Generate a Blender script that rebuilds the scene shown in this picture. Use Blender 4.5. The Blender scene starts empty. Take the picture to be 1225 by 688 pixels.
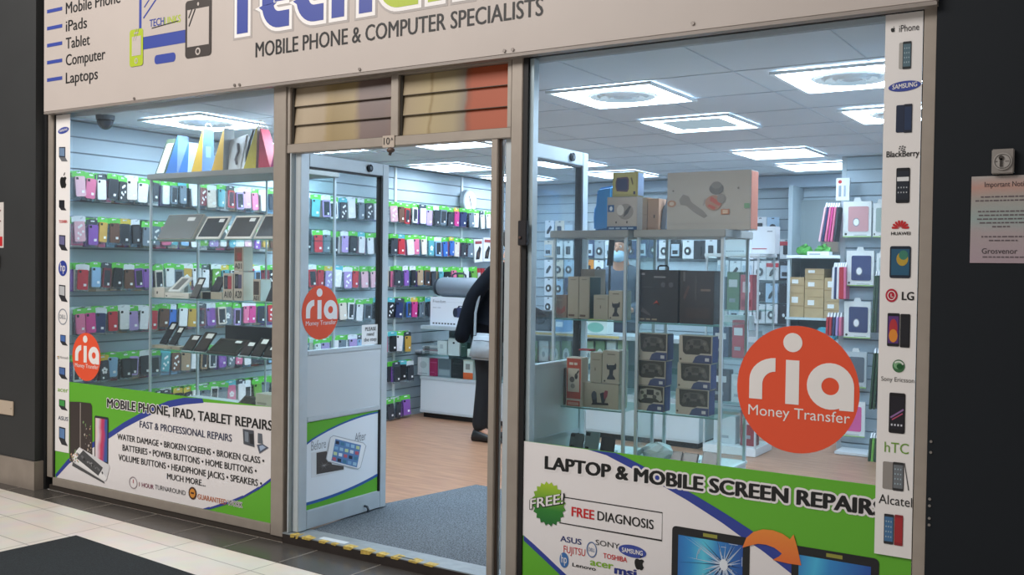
import bpy, bmesh, math, random
from mathutils import Vector, Matrix
S = bpy.context.scene
COL = S.collection
RND = random.Random(7)
PI = math.pi

# ------------------------------------------------------------------ camera, light, exposure
# world frame: X right along the shop front (front plane Y=0), Y into the shop, Z up, mall floor Z=0
FPX, CXP, CYP = 1180.0, 612.5, 344.0
CM = ((0.8413520426, 0.0228814806, -0.5400029428),
      (0.5403189859, -0.0106603375, 0.8413927446),
      (0.0134956982, -0.9996813468, -0.0213323951))      # camera (right, down, forward) -> world
CAMD, CAMH = 3.782779, 1.5
CAM = Vector((0, -CAMD, CAMH))
cam = bpy.data.cameras.new('camera'); cam_o = bpy.data.objects.new('camera', cam); COL.objects.link(cam_o)
cam.sensor_width = 36.0; cam.lens = FPX / 1225.0 * 36.0; cam.clip_start = 0.05; cam.clip_end = 60
cam_o.matrix_world = Matrix(((CM[0][0], -CM[0][1], -CM[0][2], CAM.x), (CM[1][0], -CM[1][1], -CM[1][2], CAM.y),
                             (CM[2][0], -CM[2][1], -CM[2][2], CAM.z), (0, 0, 0, 1)))
S.camera = cam_o
S.view_settings.view_transform = 'Standard'; S.view_settings.look = 'None'
S.view_settings.exposure = 0.0; S.view_settings.gamma = 1.0; S.view_settings.use_curve_mapping = False
S.cycles.transparent_max_bounces = 40
S.cycles.max_bounces = 8
W = bpy.data.worlds.new('world'); S.world = W; W.use_nodes = True
bg = W.node_tree.nodes['Background']; bg.inputs[0].default_value = (1.0, 0.96, 0.94, 1); bg.inputs[1].default_value = 0.17

def area(name, loc, target, sx, sy, power, color):
    l = bpy.data.lights.new(name, 'AREA'); l.shape = 'RECTANGLE'; l.size = sx; l.size_y = sy; l.energy = power; l.color = color
    o = bpy.data.objects.new(name, l); COL.objects.link(o); o.location = loc
    o.rotation_euler = (Vector(target) - Vector(loc)).to_track_quat('-Z', 'Y').to_euler(); return o
# the mall's ceiling lights above the walkway
area('mall_ceiling_light', (-5.6, -4.2, 5.4), (-5.0, -0.8, 0.0), 5.5, 2.5, 395, (1.0, 0.94, 0.89))
area('mall_ceiling_light', (-1.2, -3.2, 4.8), (-1.4, -1.0, 1.0), 2.5, 1.5, 14, (1.0, 0.95, 0.9))
PANEL_L = 17.0          # radiance of the shop's ceiling panels

# ------------------------------------------------------------------ pixel -> place on a plane of the place
def ray(x, y):
    a, b = (x - CXP) / FPX, (y - CYP) / FPX
    return Vector((CM[0][0]*a + CM[0][1]*b + CM[0][2], CM[1][0]*a + CM[1][1]*b + CM[1][2], CM[2][0]*a + CM[2][1]*b + CM[2][2]))
def py(x, y, Y=0.0):
    r = ray(x, y); return CAM + r * ((Y + CAMD) / r.y)
def pz(x, y, Z=0.0):
    r = ray(x, y); return CAM + r * ((Z - CAMH) / r.z)
def pxx(x, y, X):
    r = ray(x, y); return CAM + r * (X / r.x)
def proj(p):
    v = Vector(p) - CAM
    c = [CM[0][i]*v.x + CM[1][i]*v.y + CM[2][i]*v.z for i in range(3)]
    return CXP + FPX*c[0]/c[2], CYP + FPX*c[1]/c[2]

# ------------------------------------------------------------------ materials
def lin(h):
    h = h.lstrip('#'); o = []
    for i in (0, 2, 4):
        c = int(h[i:i+2], 16) / 255.0
        o.append(c/12.92 if c <= 0.04045 else ((c+0.055)/1.055)**2.4)
    return o + [1.0]
MATS = {}
def mat(h, rough=0.5, metal=0.0, noise=0.0, scale=30.0, name=None, spec=0.5, bump=0.0):
    k = name or (h, rough, metal, noise, scale, spec, bump)
    if k in MATS: return MATS[k]
    m = bpy.data.materials.new(name or 'paint_' + h.lstrip('#')); m.use_nodes = True
    nt = m.node_tree; p = nt.nodes['Principled BSDF']
    p.inputs['Base Color'].default_value = lin(h); p.inputs['Roughness'].default_value = rough
    p.inputs['Metallic'].default_value = metal; p.inputs['Specular IOR Level'].default_value = spec
    if noise or bump:
        tc = nt.nodes.new('ShaderNodeTexCoord'); n = nt.nodes.new('ShaderNodeTexNoise'); n.inputs['Scale'].default_value = scale
        n.inputs['Detail'].default_value = 4
        nt.links.new(tc.outputs['Object'], n.inputs['Vector'])
        if noise:
            r = nt.nodes.new('ShaderNodeValToRGB'); c = lin(h)
            r.color_ramp.elements[0].position = 0.3; r.color_ramp.elements[1].position = 0.7
            r.color_ramp.elements[0].color = [max(0, v*(1-noise)) for v in c[:3]] + [1]
            r.color_ramp.elements[1].color = [min(1, v*(1+noise)) for v in c[:3]] + [1]
            nt.links.new(n.outputs['Fac'], r.inputs['Fac']); nt.links.new(r.outputs['Color'], p.inputs['Base Color'])
        if bump:
            b = nt.nodes.new('ShaderNodeBump'); b.inputs['Strength'].default_value = bump; b.inputs['Distance'].default_value = 0.01
            nt.links.new(n.outputs['Fac'], b.inputs['Height']); nt.links.new(b.outputs['Normal'], p.inputs['Normal'])
    MATS[k] = m; return m
def emit(h, s, name):
    if name in MATS: return MATS[name]
    m = bpy.data.materials.new(name); m.use_nodes = True; nt = m.node_tree; nt.nodes.clear()
    e = nt.nodes.new('ShaderNodeEmission'); e.inputs[0].default_value = lin(h); e.inputs[1].default_value = s
    o = nt.nodes.new('ShaderNodeOutputMaterial'); nt.links.new(e.outputs[0], o.inputs[0]); MATS[name] = m; return m
def glass(name, tint, refl=0.05, dust_haze=0.0, dscale=3.0):
    if name in MATS: return MATS[name]
    m = bpy.data.materials.new(name); m.use_nodes = True; nt = m.node_tree; nt.nodes.clear()
    t = nt.nodes.new('ShaderNodeBsdfTransparent'); t.inputs[0].default_value = lin(tint)
    g = nt.nodes.new('ShaderNodeBsdfGlossy'); g.inputs['Roughness'].default_value = 0.03
    lw = nt.nodes.new('ShaderNodeLayerWeight'); lw.inputs['Blend'].default_value = 0.25
    mu = nt.nodes.new('ShaderNodeMath'); mu.operation = 'MULTIPLY_ADD'; mu.inputs[1].default_value = 0.16; mu.inputs[2].default_value = refl
    nt.links.new(lw.outputs['Fresnel'], mu.inputs[0])
    mx = nt.nodes.new('ShaderNodeMixShader'); nt.links.new(mu.outputs[0], mx.inputs[0]); nt.links.new(t.outputs[0], mx.inputs[1]); nt.links.new(g.outputs[0], mx.inputs[2])
    last = mx
    if dust_haze:
        tc = nt.nodes.new('ShaderNodeTexCoord'); n = nt.nodes.new('ShaderNodeTexNoise'); n.inputs['Scale'].default_value = dscale; n.inputs['Detail'].default_value = 6
        n.inputs['Distortion'].default_value = 1.2
        nt.links.new(tc.outputs['Object'], n.inputs['Vector'])
        rp = nt.nodes.new('ShaderNodeValToRGB'); rp.color_ramp.elements[0].position = 0.35; rp.color_ramp.elements[1].position = 0.75
        rp.color_ramp.elements[0].color = (dust_haze*0.4,)*3 + (1,); rp.color_ramp.elements[1].color = (dust_haze,)*3 + (1,)
        nt.links.new(n.outputs['Fac'], rp.inputs['Fac'])
        tr = nt.nodes.new('ShaderNodeBsdfTranslucent'); tr.inputs[0].default_value = (0.85, 0.93, 1, 1)  # translucent share puts dust and hazy light bloom into the glass
        m2 = nt.nodes.new('ShaderNodeMixShader'); nt.links.new(rp.outputs['Color'], m2.inputs[0]); nt.links.new(mx.outputs[0], m2.inputs[1]); nt.links.new(tr.outputs[0], m2.inputs[2]); last = m2
    o = nt.nodes.new('ShaderNodeOutputMaterial'); nt.links.new(last.outputs[0], o.inputs[0]); MATS[name] = m; return m
def ramp_mat(name, stops, axis=0, rough=0.5, noise=0.0, nscale=8.0, lo=0.0, hi=1.0):
    """colour bands along an object axis (printed or painted on the thing)"""
    if name in MATS: return MATS[name]
    m = bpy.data.materials.new(name); m.use_nodes = True; nt = m.node_tree; p = nt.nodes['Principled BSDF']; p.inputs['Roughness'].default_value = rough
    tc = nt.nodes.new('ShaderNodeTexCoord'); sp = nt.nodes.new('ShaderNodeSeparateXYZ'); nt.links.new(tc.outputs['Object'], sp.inputs[0])
    mr = nt.nodes.new('ShaderNodeMapRange'); mr.inputs['From Min'].default_value = lo; mr.inputs['From Max'].default_value = hi
    nt.links.new(sp.outputs[axis], mr.inputs['Value'])
    src = mr.outputs[0]
    if noise:
        n = nt.nodes.new('ShaderNodeTexNoise'); n.inputs['Scale'].default_value = nscale; n.inputs['Detail'].default_value = 3; nt.links.new(tc.outputs['Object'], n.inputs['Vector'])
        ma = nt.nodes.new('ShaderNodeMath'); ma.operation = 'MULTIPLY_ADD'; ma.inputs[1].default_value = noise; nt.links.new(n.outputs['Fac'], ma.inputs[0])
        sb = nt.nodes.new('ShaderNodeMath'); sb.operation = 'SUBTRACT'; sb.inputs[1].default_value = noise*0.5; nt.links.new(src, sb.inputs[0]); nt.links.new(sb.outputs[0], ma.inputs[2]); src = ma.outputs[0]
    r = nt.nodes.new('ShaderNodeValToRGB'); e = r.color_ramp.elements
    while len(e) < len(stops): e.new(0.5)
    for i, (q, h) in enumerate(stops): e[i].position = q; e[i].color = lin(h)
    nt.links.new(src, r.inputs['Fac']); nt.links.new(r.outputs['Color'], p.inputs['Base Color']); MATS[name] = m; return m

# ------------------------------------------------------------------ mesh builder
TXT = {}
def glyphs(s, bold, space=1.0):
    k = (s, bold, space)
    if k in TXT: return TXT[k]
    c = bpy.data.curves.new('lettering', 'FONT'); c.body = s; c.offset = bold; c.resolution_u = 3; c.space_character = space; c.fill_mode = 'FRONT'
    o = bpy.data.objects.new('lettering', c)
    me = bpy.data.meshes.new_from_object(o)
    vs = [tuple(v.co) for v in me.vertices]; fs = [tuple(p.vertices) for p in me.polygons]
    bpy.data.objects.remove(o); bpy.data.curves.remove(c); bpy.data.meshes.remove(me)
    TXT[k] = (vs, fs); return TXT[k]
CAPH = None
class MB:
    def __init__(s): s.v = []; s.f = []; s.m = []; s.mats = []
    def mi(s, m):
        if m not in s.mats: s.mats.append(m)
        return s.mats.index(m)
    def add(s, vs, fs, m):
        b = len(s.v); k = s.mi(m); s.v += [tuple(v) for v in vs]
        for f in fs: s.f.append(tuple(b+i for i in f)); s.m.append(k)
        return s
    def box(s, x0, y0, z0, x1, y1, z1, m):
        if x0 > x1: x0, x1 = x1, x0
        if y0 > y1: y0, y1 = y1, y0
        if z0 > z1: z0, z1 = z1, z0
        v = [(x0,y0,z0),(x1,y0,z0),(x1,y1,z0),(x0,y1,z0),(x0,y0,z1),(x1,y0,z1),(x1,y1,z1),(x0,y1,z1)]
        return s.add(v, [(0,3,2,1),(4,5,6,7),(0,1,5,4),(1,2,6,5),(2,3,7,6),(3,0,4,7)], m)
    def hexa(s, v, m):
        return s.add(v, [(0,3,2,1),(4,5,6,7),(0,1,5,4),(1,2,6,5),(2,3,7,6),(3,0,4,7)], m)
    def poly(s, pts, y, m, t=0.0008):
        """pts (x,z) -> flat sheet of thickness t whose face towards -Y lies at y"""
        a = sum(pts[i][0]*pts[(i+1) % len(pts)][1] - pts[(i+1) % len(pts)][0]*pts[i][1] for i in range(len(pts)))
        if a < 0: pts = pts[::-1]
        n = len(pts)
        v = [(p[0], y, p[1]) for p in pts] + [(p[0], y+t, p[1]) for p in pts]
        f = [tuple(range(n)), tuple(range(2*n-1, n-1, -1))] + [(i, n+i, n+(i+1) % n, (i+1) % n) for i in range(n)]
        return s.add(v, f, m)
    def rect(s, x0, z0, x1, z1, y, m, t=0.0008): return s.poly([(x0,z0),(x1,z0),(x1,z1),(x0,z1)], y, m, t)
    def ell(s, cx, cz, rx, rz, y, m, n=36, t=0.0008, tilt=0.0):
        c, d = math.cos(tilt), math.sin(tilt); P = []
        for i in range(n):
            a = 2*PI*i/n; u, w = rx*math.cos(a), rz*math.sin(a); P.append((cx+u*c-w*d, cz+u*d+w*c))
        return s.poly(P, y, m, t)
    def rrect(s, x0, z0, x1, z1, r, y, m, t=0.0008, n=5):
        P = []
        for cx, cz, a0 in ((x1-r, z0+r, -90), (x1-r, z1-r, 0), (x0+r, z1-r, 90), (x0+r, z0+r, 180)):
            for i in range(n+1):
                a = math.radians(a0+90*i/n); P.append((cx+r*math.cos(a), cz+r*math.sin(a)))
        return s.poly(P, y, m, t)
    def stroke(s, pts, w, y, m, t=0.0008, cap=False):
        """flat ribbon along (x,z) points"""
        n = len(pts); L = []; R = []
        for i in range(n):
            a = Vector(pts[max(0, i-1)]); b = Vector(pts[min(n-1, i+1)]); d = (b-a)
            if d.length < 1e-9: d = Vector((1, 0))
            d.normalize(); nn = Vector((-d.y, d.x)); p = Vector(pts[i])
            if cap and i == 0: p = p - d*w/2
            if cap and i == n-1: p = p + d*w/2
            k = 1.0
            if 0 < i < n-1:
                d1 = (Vector(pts[i])-Vector(pts[i-1])).normalized(); k = min(1.6, 1/max(0.5, abs(d1.dot(d))))
            L.append(tuple(p+nn*w/2*k)); R.append(tuple(p-nn*w/2*k))
        k0 = len(s.f)//6
        for i in range(n-1): s.poly([R[i], R[i+1], L[i+1], L[i]], y-0.000012*((i+k0) % 16), m, t)
        return s
    def text(s, body, x0, z0, x1, h, y, m, bold=0.0, z1=None, t=0.0008, grow=0.0, space=1.0):
        """lettering from (x0,z0) to x1 with cap height h; bold / grow thicken it (in ems) by close copies"""
        vs, fs = glyphs(body, 0.0, space)
        if not vs: return s
        mnx = min(v[0] for v in vs); mxx = max(v[0] for v in vs); ch = max(v[1] for v in glyphs('H', 0.0)[0])
        sx = (x1-x0)/(mxx-mnx); sz = h/ch; sl = 0 if z1 is None else (z1-z0)/(x1-x0)
        if grow: sh = [((bold+grow)*math.cos(2*PI*k/14)*1.15, (bold+grow)*math.sin(2*PI*k/14)) for k in range(14)]
        elif bold > 0: sh = [(-bold, 0), (0, 0), (bold, 0)] if bold < .02 else [(-bold, -bold*.4), (-bold*.4, bold*.4), (bold*.4, -bold*.4), (bold, bold*.4)]
        else: sh = [(0, 0)]
        for k, (dx, dz) in enumerate(sh):
            P = [(x0+(v[0]+dx*(1 if not grow else 1)-mnx)*sx, y-0.000012*k, z0+(v[1]+dz)*sz+sl*(v[0]+dx-mnx)*sx) for v in vs]
            s.add(P, fs, m)
        return s
    def cyl(s, p, q, r, m, n=12, r2=None, caps=True):
        p = Vector(p); q = Vector(q); d = (q-p).normalized(); r2 = r if r2 is None else r2
        u = d.orthogonal().normalized(); w = d.cross(u)
        v = [p+(u*math.cos(2*PI*i/n)+w*math.sin(2*PI*i/n))*r for i in range(n)] + [q+(u*math.cos(2*PI*i/n)+w*math.sin(2*PI*i/n))*r2 for i in range(n)]
        f = [(i, (i+1) % n, n+(i+1) % n, n+i) for i in range(n)]
        if caps: f += [tuple(range(n-1, -1, -1)), tuple(range(n, 2*n))]
        return s.add(v, f, m)
    def tube(s, pts, r, m, n=8):
        P = [Vector(p) for p in pts]; rings = []; u = None
        for i, p in enumerate(P):
            d = (P[min(i+1, len(P)-1)]-P[max(i-1, 0)]).normalized()
            u = d.orthogonal().normalized() if u is None else (u-d*u.dot(d)).normalized()
            w = d.cross(u); rr = r[i] if isinstance(r, (list, tuple)) else r
            rings.append([p+(u*math.cos(2*PI*k/n)+w*math.sin(2*PI*k/n))*rr for k in range(n)])
        v = [x for R in rings for x in R]; f = []
        for i in range(len(P)-1):
            for k in range(n): f.append((i*n+k, i*n+(k+1) % n, (i+1)*n+(k+1) % n, (i+1)*n+k))
        f += [tuple(range(n-1, -1, -1)), tuple(range((len(P)-1)*n, len(P)*n))]
        return s.add(v, f, m)
    def sphere(s, c, r, m, seg=14, rings=8, sc=(1,1,1), zmin=-1.0, zmax=1.0):
        v = []; f = []; a0, a1 = math.asin(zmin), math.asin(zmax)
        for j in range(rings+1):
            a = a0+(a1-a0)*j/rings
            for i in range(seg):
                b = 2*PI*i/seg; v.append((c[0]+r*sc[0]*math.cos(a)*math.cos(b), c[1]+r*sc[1]*math.cos(a)*math.sin(b), c[2]+r*sc[2]*math.sin(a)))
        for j in range(rings):
            for i in range(seg): f.append((j*seg+i, j*seg+(i+1) % seg, (j+1)*seg+(i+1) % seg, (j+1)*seg+i))
        f += [tuple(range(seg-1, -1, -1)), tuple(range(rings*seg, (rings+1)*seg))]
        return s.add(v, f, m)
    def xf(s, mtx):
        s.v = [tuple(mtx @ Vector(p)) for p in s.v]; return s
    def build(s, name, parent=None, loc=None, bevel=0.0, local=False, smooth=False, seg=2):
        me = bpy.data.meshes.new(name)
        o = bpy.data.objects.new(name, me); COL.objects.link(o)
        off = Vector((0, 0, 0))
        if parent is not None:
            o.parent = parent
            if not local:
                q = parent
                while q is not None: off += q.location; q = q.parent
        else:
            if loc is None and not local:
                xs, ys, zs = zip(*s.v); loc = ((min(xs)+max(xs))/2, (min(ys)+max(ys))/2, min(zs))
            if loc is None: loc = (0, 0, 0)
            off = Vector(loc) if not local else Vector((0, 0, 0)); o.location = loc
        me.from_pydata([tuple(Vector(p)-off) for p in s.v], [], s.f)
        for m in s.mats: me.materials.append(m)
        me.polygons.foreach_set('material_index', s.m)
        if smooth: me.polygons.foreach_set('use_smooth', [True]*len(me.polygons))
        if bevel:
            bm = bmesh.new(); bm.from_mesh(me)
            ed = [e for e in bm.edges if len(e.link_faces) == 2 and e.calc_face_angle(0) > 0.5]
            bmesh.ops.bevel(bm, geom=ed, offset=bevel, segments=seg, affect='EDGES', clamp_overlap=True)
            bm.to_mesh(me); bm.free()
        me.update(); return o
def thing(name, label, cat, loc=(0,0,0), rotz=0.0, group=None):
    o = bpy.data.objects.new(name, None); o.empty_display_size = 0.05; COL.objects.link(o)
    o.location = loc; o.rotation_euler = (0, 0, rotz); o['label'] = label; o['category'] = cat
    if group: o['group'] = group
    return o
def tag(o, label, cat, group=None, kind=None):
    o['label'] = label; o['category'] = cat
    if group: o['group'] = group
    if kind: o['kind'] = kind
    return o
def struct(o): o['kind'] = 'structure'; return o
def sroot(name, loc=(0,0,0)):
    o = bpy.data.objects.new(name, None); o.empty_display_size = 0.05; COL.objects.link(o); o.location = loc; o['kind'] = 'structure'; return o
def P2(pts, Y=0.0):      # photo pixels -> (x,z) on a plane parallel to the shop front
    out = []
    for x, y in pts:
        p = py(x, y, Y); out.append((p.x, p.z))
    return out
def ptext(mb, body, a, b, hpx, Y, m, bold=0.0, lvl=0.0, grow=0.0, space=1.0):
    A = py(a[0], a[1], Y); B = py(b[0], b[1], Y); T = py(a[0], a[1]-hpx, Y); z = (A.z+B.z)/2
    mb.text(body, A.x, z, B.x, T.z-A.z, Y-lvl, m, bold, grow=grow, space=space)
ONES = ['', 'first','second','third','fourth','fifth','sixth','seventh','eighth','ninth','tenth','eleventh','twelfth','thirteenth','fourteenth','fifteenth','sixteenth','seventeenth','eighteenth','nineteenth']
CARD = {20:'twenty',30:'thirty',40:'forty'}
def ordw(n):
    if n < 20: return ONES[n]
    t = n//10*10
    return (CARD[t][:-1]+'ieth') if n == t else CARD[t]+'-'+ONES[n-t]
# ------------------------------------------------------------------ shared materials
ALU = mat('#a59c92', 0.42, 0.35, 0.05, 12, 'aluminium_frame')
ALU_IN = mat('#c3cdd2', 0.38, 0.3, 0.03, 12, 'pale_aluminium')
BLACK = mat('#0b0b0d', 0.6, 0, name='black_rubber')
WHITE = mat('#e9e7e6', 0.45, name='white_vinyl')
FASC = mat('#bcb3ad', 0.45, 0, 0.02, 3, 'fascia_white')
BLUE = mat('#35479b', 0.45, name='sign_blue')
LIME = mat('#a9bd2c', 0.45, name='sign_lime')
GREEN = mat('#5fae2a', 0.5, name='banner_green')
NAVY = mat('#2c3f96', 0.5, name='banner_blue')
INK = mat('#101214', 0.5, name='ink_black')
GREY = mat('#a9a3a0', 0.5, name='outline_grey')
ORANGE = mat('#e2522f', 0.5, name='sticker_orange')
RED = mat('#c22026', 0.5, name='ink_red')
PANE = glass('window_glass', '#fbfeff', 0.006, 0.022, 1.6)
PANE_DOOR = glass('door_glass', '#f6fbfd', 0.012, 0.02, 2.0)
CASE_GLASS = glass('case_glass', '#fafefd', 0.010)
SHELF_GLASS = glass('shelf_glass', '#e6f6f2', 0.03)
EDGE = mat('#4f7f78', 0.3, name='glass_edge_green')
SLAT = mat('#aebfc9', 0.55, 0, 0.02, 5, 'slat_board')

# ------------------------------------------------------------------ structure: floors, ceilings, walls
def tile_material():
    m = bpy.data.materials.new('mall_tiles'); m.use_nodes = True; nt = m.node_tree; p = nt.nodes['Principled BSDF']
    tc = nt.nodes.new('ShaderNodeTexCoord'); mp = nt.nodes.new('ShaderNodeMapping'); mp.inputs['Rotation'].default_value = (0, 0, math.radians(3.6))
    mp.inputs['Location'].default_value = (4.865+0.02, 0.225, 0)
    nt.links.new(tc.outputs['Object'], mp.inputs[0])
    b = nt.nodes.new('ShaderNodeTexBrick'); b.offset = 0.0; b.squash = 1.0
    b.inputs['Scale'].default_value = 1.0; b.inputs['Brick Width'].default_value = 0.64; b.inputs['Row Height'].default_value = 0.222
    b.inputs['Mortar Size'].default_value = 0.0035; b.inputs['Mortar Smooth'].default_value = 0.1; b.inputs['Bias'].default_value = 0
    b.inputs['Color1'].default_value = lin('#f0e8de'); b.inputs['Color2'].default_value = lin('#e8dfd4'); b.inputs['Mortar'].default_value = lin('#a59c90')
    nt.links.new(mp.outputs[0], b.inputs['Vector'])
    n = nt.nodes.new('ShaderNodeTexNoise'); n.inputs['Scale'].default_value = 6; n.inputs['Detail'].default_value = 6; nt.links.new(tc.outputs['Object'], n.inputs[0])
    mx = nt.nodes.new('ShaderNodeMix'); mx.data_type = 'RGBA'; mx.blend_type = 'MULTIPLY'; mx.inputs[0].default_value = 0.25
    nt.links.new(b.outputs['Color'], mx.inputs[6]); nt.links.new(n.outputs['Color'], mx.inputs[7]); nt.links.new(mx.outputs[2], p.inputs['Base Color'])
    p.inputs['Roughness'].default_value = 0.28; return m
def plank_material():
    m = bpy.data.materials.new('shop_vinyl_floor'); m.use_nodes = True; nt = m.node_tree; p = nt.nodes['Principled BSDF']
    tc = nt.nodes.new('ShaderNodeTexCoord'); mp = nt.nodes.new('ShaderNodeMapping'); mp.inputs['Scale'].default_value = (3, 22, 1); nt.links.new(tc.outputs['Object'], mp.inputs[0])
    n = nt.nodes.new('ShaderNodeTexNoise'); n.inputs['Scale'].default_value = 1.2; n.inputs['Detail'].default_value = 6; nt.links.new(mp.outputs[0], n.inputs[0])
    r = nt.nodes.new('ShaderNodeValToRGB'); r.color_ramp.elements[0].position = 0.35; r.color_ramp.elements[1].position = 0.7
    r.color_ramp.elements[0].color = lin('#9a7259'); r.color_ramp.elements[1].color = lin('#b68b6e')
    nt.links.new(n.outputs['Fac'], r.inputs[0]); nt.links.new(r.outputs[0], p.inputs['Base Color']); p.inputs['Roughness'].default_value = 0.35; return m
def carpet_material(name, c0, c1, sc):
    m = bpy.data.materials.new(name); m.use_nodes = True; nt = m.node_tree; p = nt.nodes['Principled BSDF']
    tc = nt.nodes.new('ShaderNodeTexCoord'); n = nt.nodes.new('ShaderNodeTexNoise'); n.inputs['Scale'].default_value = sc; n.inputs['Detail'].default_value = 3
    nt.links.new(tc.outputs['Object'], n.inputs[0])
    r = nt.nodes.new('ShaderNodeValToRGB'); r.color_ramp.elements[0].position = 0.38; r.color_ramp.elements[1].position = 0.64
    r.color_ramp.elements[0].color = lin(c0); r.color_ramp.elements[1].color = lin(c1)
    nt.links.new(n.outputs['Fac'], r.inputs[0]); nt.links.new(r.outputs[0], p.inputs['Base Color']); p.inputs['Roughness'].default_value = 0.95
    b = nt.nodes.new('ShaderNodeBump'); b.inputs['Strength'].default_value = 0.5; b.inputs['Distance'].default_value = 0.004
    nt.links.new(n.outputs['Fac'], b.inputs['Height']); nt.links.new(b.outputs[0], p.inputs['Normal']); return m
TILES = tile_material()
b = MB(); b.box(-9, -6, -0.05, 3, 0.0, 0.0, TILES); struct(b.build('floor', loc=(0, 0, 0)))
DARKT = mat('#4a4744', 0.25, 0, 0.08, 9, 'border_tile')
b = MB(); b.hexa([(-6.5,-0.165,0),(-0.4,-0.40,0),(-0.4,-0.012,0),(-6.5,-0.012,0),(-6.5,-0.165,0.003),(-0.4,-0.40,0.003),(-0.4,-0.012,0.003),(-6.5,-0.012,0.003)], DARKT)
bo = b.build('trim_1'); struct(bo)
b = MB()
for k in range(14): b.hexa([(-6.2+k*0.43,-0.40,0.003),(-6.2+k*0.43+0.006,-0.40,0.003),(-6.19+k*0.43+0.006,-0.012,0.003),(-6.19+k*0.43,-0.012,0.003)]+[(-6.2+k*0.43,-0.178-0.0165*k,0.0042),(-6.2+k*0.43+0.006,-0.178-0.0165*k,0.0042),(-6.19+k*0.43+0.006,-0.012,0.0042),(-6.19+k*0.43,-0.012,0.0042)], mat('#8a847c', 0.6))
b.v = [(x, max(y, -0.172-0.0165*max(0, (x+6.2)/0.43)), z) for x, y, z in b.v]
b.build('grout', bo)
b = MB(); b.box(-5.95, 0.065, -0.04, -0.5, 5.9, 0.05, plank_material()); struct(b.build('floor_shop', loc=(0, 0, 0)))

CEILM = mat('#cfd7df', 0.8, 0, 0.04, 2.0, 'ceiling_tile')
LIGHTS = [(-2.66, 0.66, 'vent'), (-2.68, 1.79, 'ring'), (-1.49, 0.72, 'vent'), (-1.50, 1.95, 'vent'), (-2.74, 3.57, 'plain'), (-2.74, 4.66, 'plain'),
          (-4.62, 3.48, 'plain'), (-4.64, 4.62, 'plain'), (-5.77, 3.36, 'plain'), (-5.79, 4.55, 'plain'), (-5.50, 0.28, 'vent'), (-4.72, 1.85, 'plain'), (-5.78, 1.62, 'vent'), (-4.42, 0.55, 'vent')]  # last two fixtures are added out of sight to brighten the front left
b = MB(); b.box(-6.0, 0.05, 2.425, -0.45, 5.95, 2.50, CEILM)
co = struct(b.build('ceiling', loc=(0, 0, 0)))
b = MB(); GRID = mat('#bcc5cf', 0.6, name='ceiling_grid_bar')
for k in range(10):
    x = -5.84+0.6*k
    if x < -0.5: b.box(x-0.003, 0.06, 2.422, x+0.003, 5.84, 2.425, GRID)
for k in range(10):
    y = 0.06+0.6*k; b.box(-5.94, y-0.003, 2.4215, -0.5, y+0.003, 2.4249, GRID)
b.build('grid_bar', co)
LW = emit('#d6e9fc', PANEL_L, 'light_panel'); LWV = emit('#b9ccd8', 0.75, 'light_panel_dim')
LWR = emit('#d6e9fc', PANEL_L*2.5, 'light_panel_vented'); LF = mat('#dfe6ea', 0.4, name='light_frame')
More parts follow.
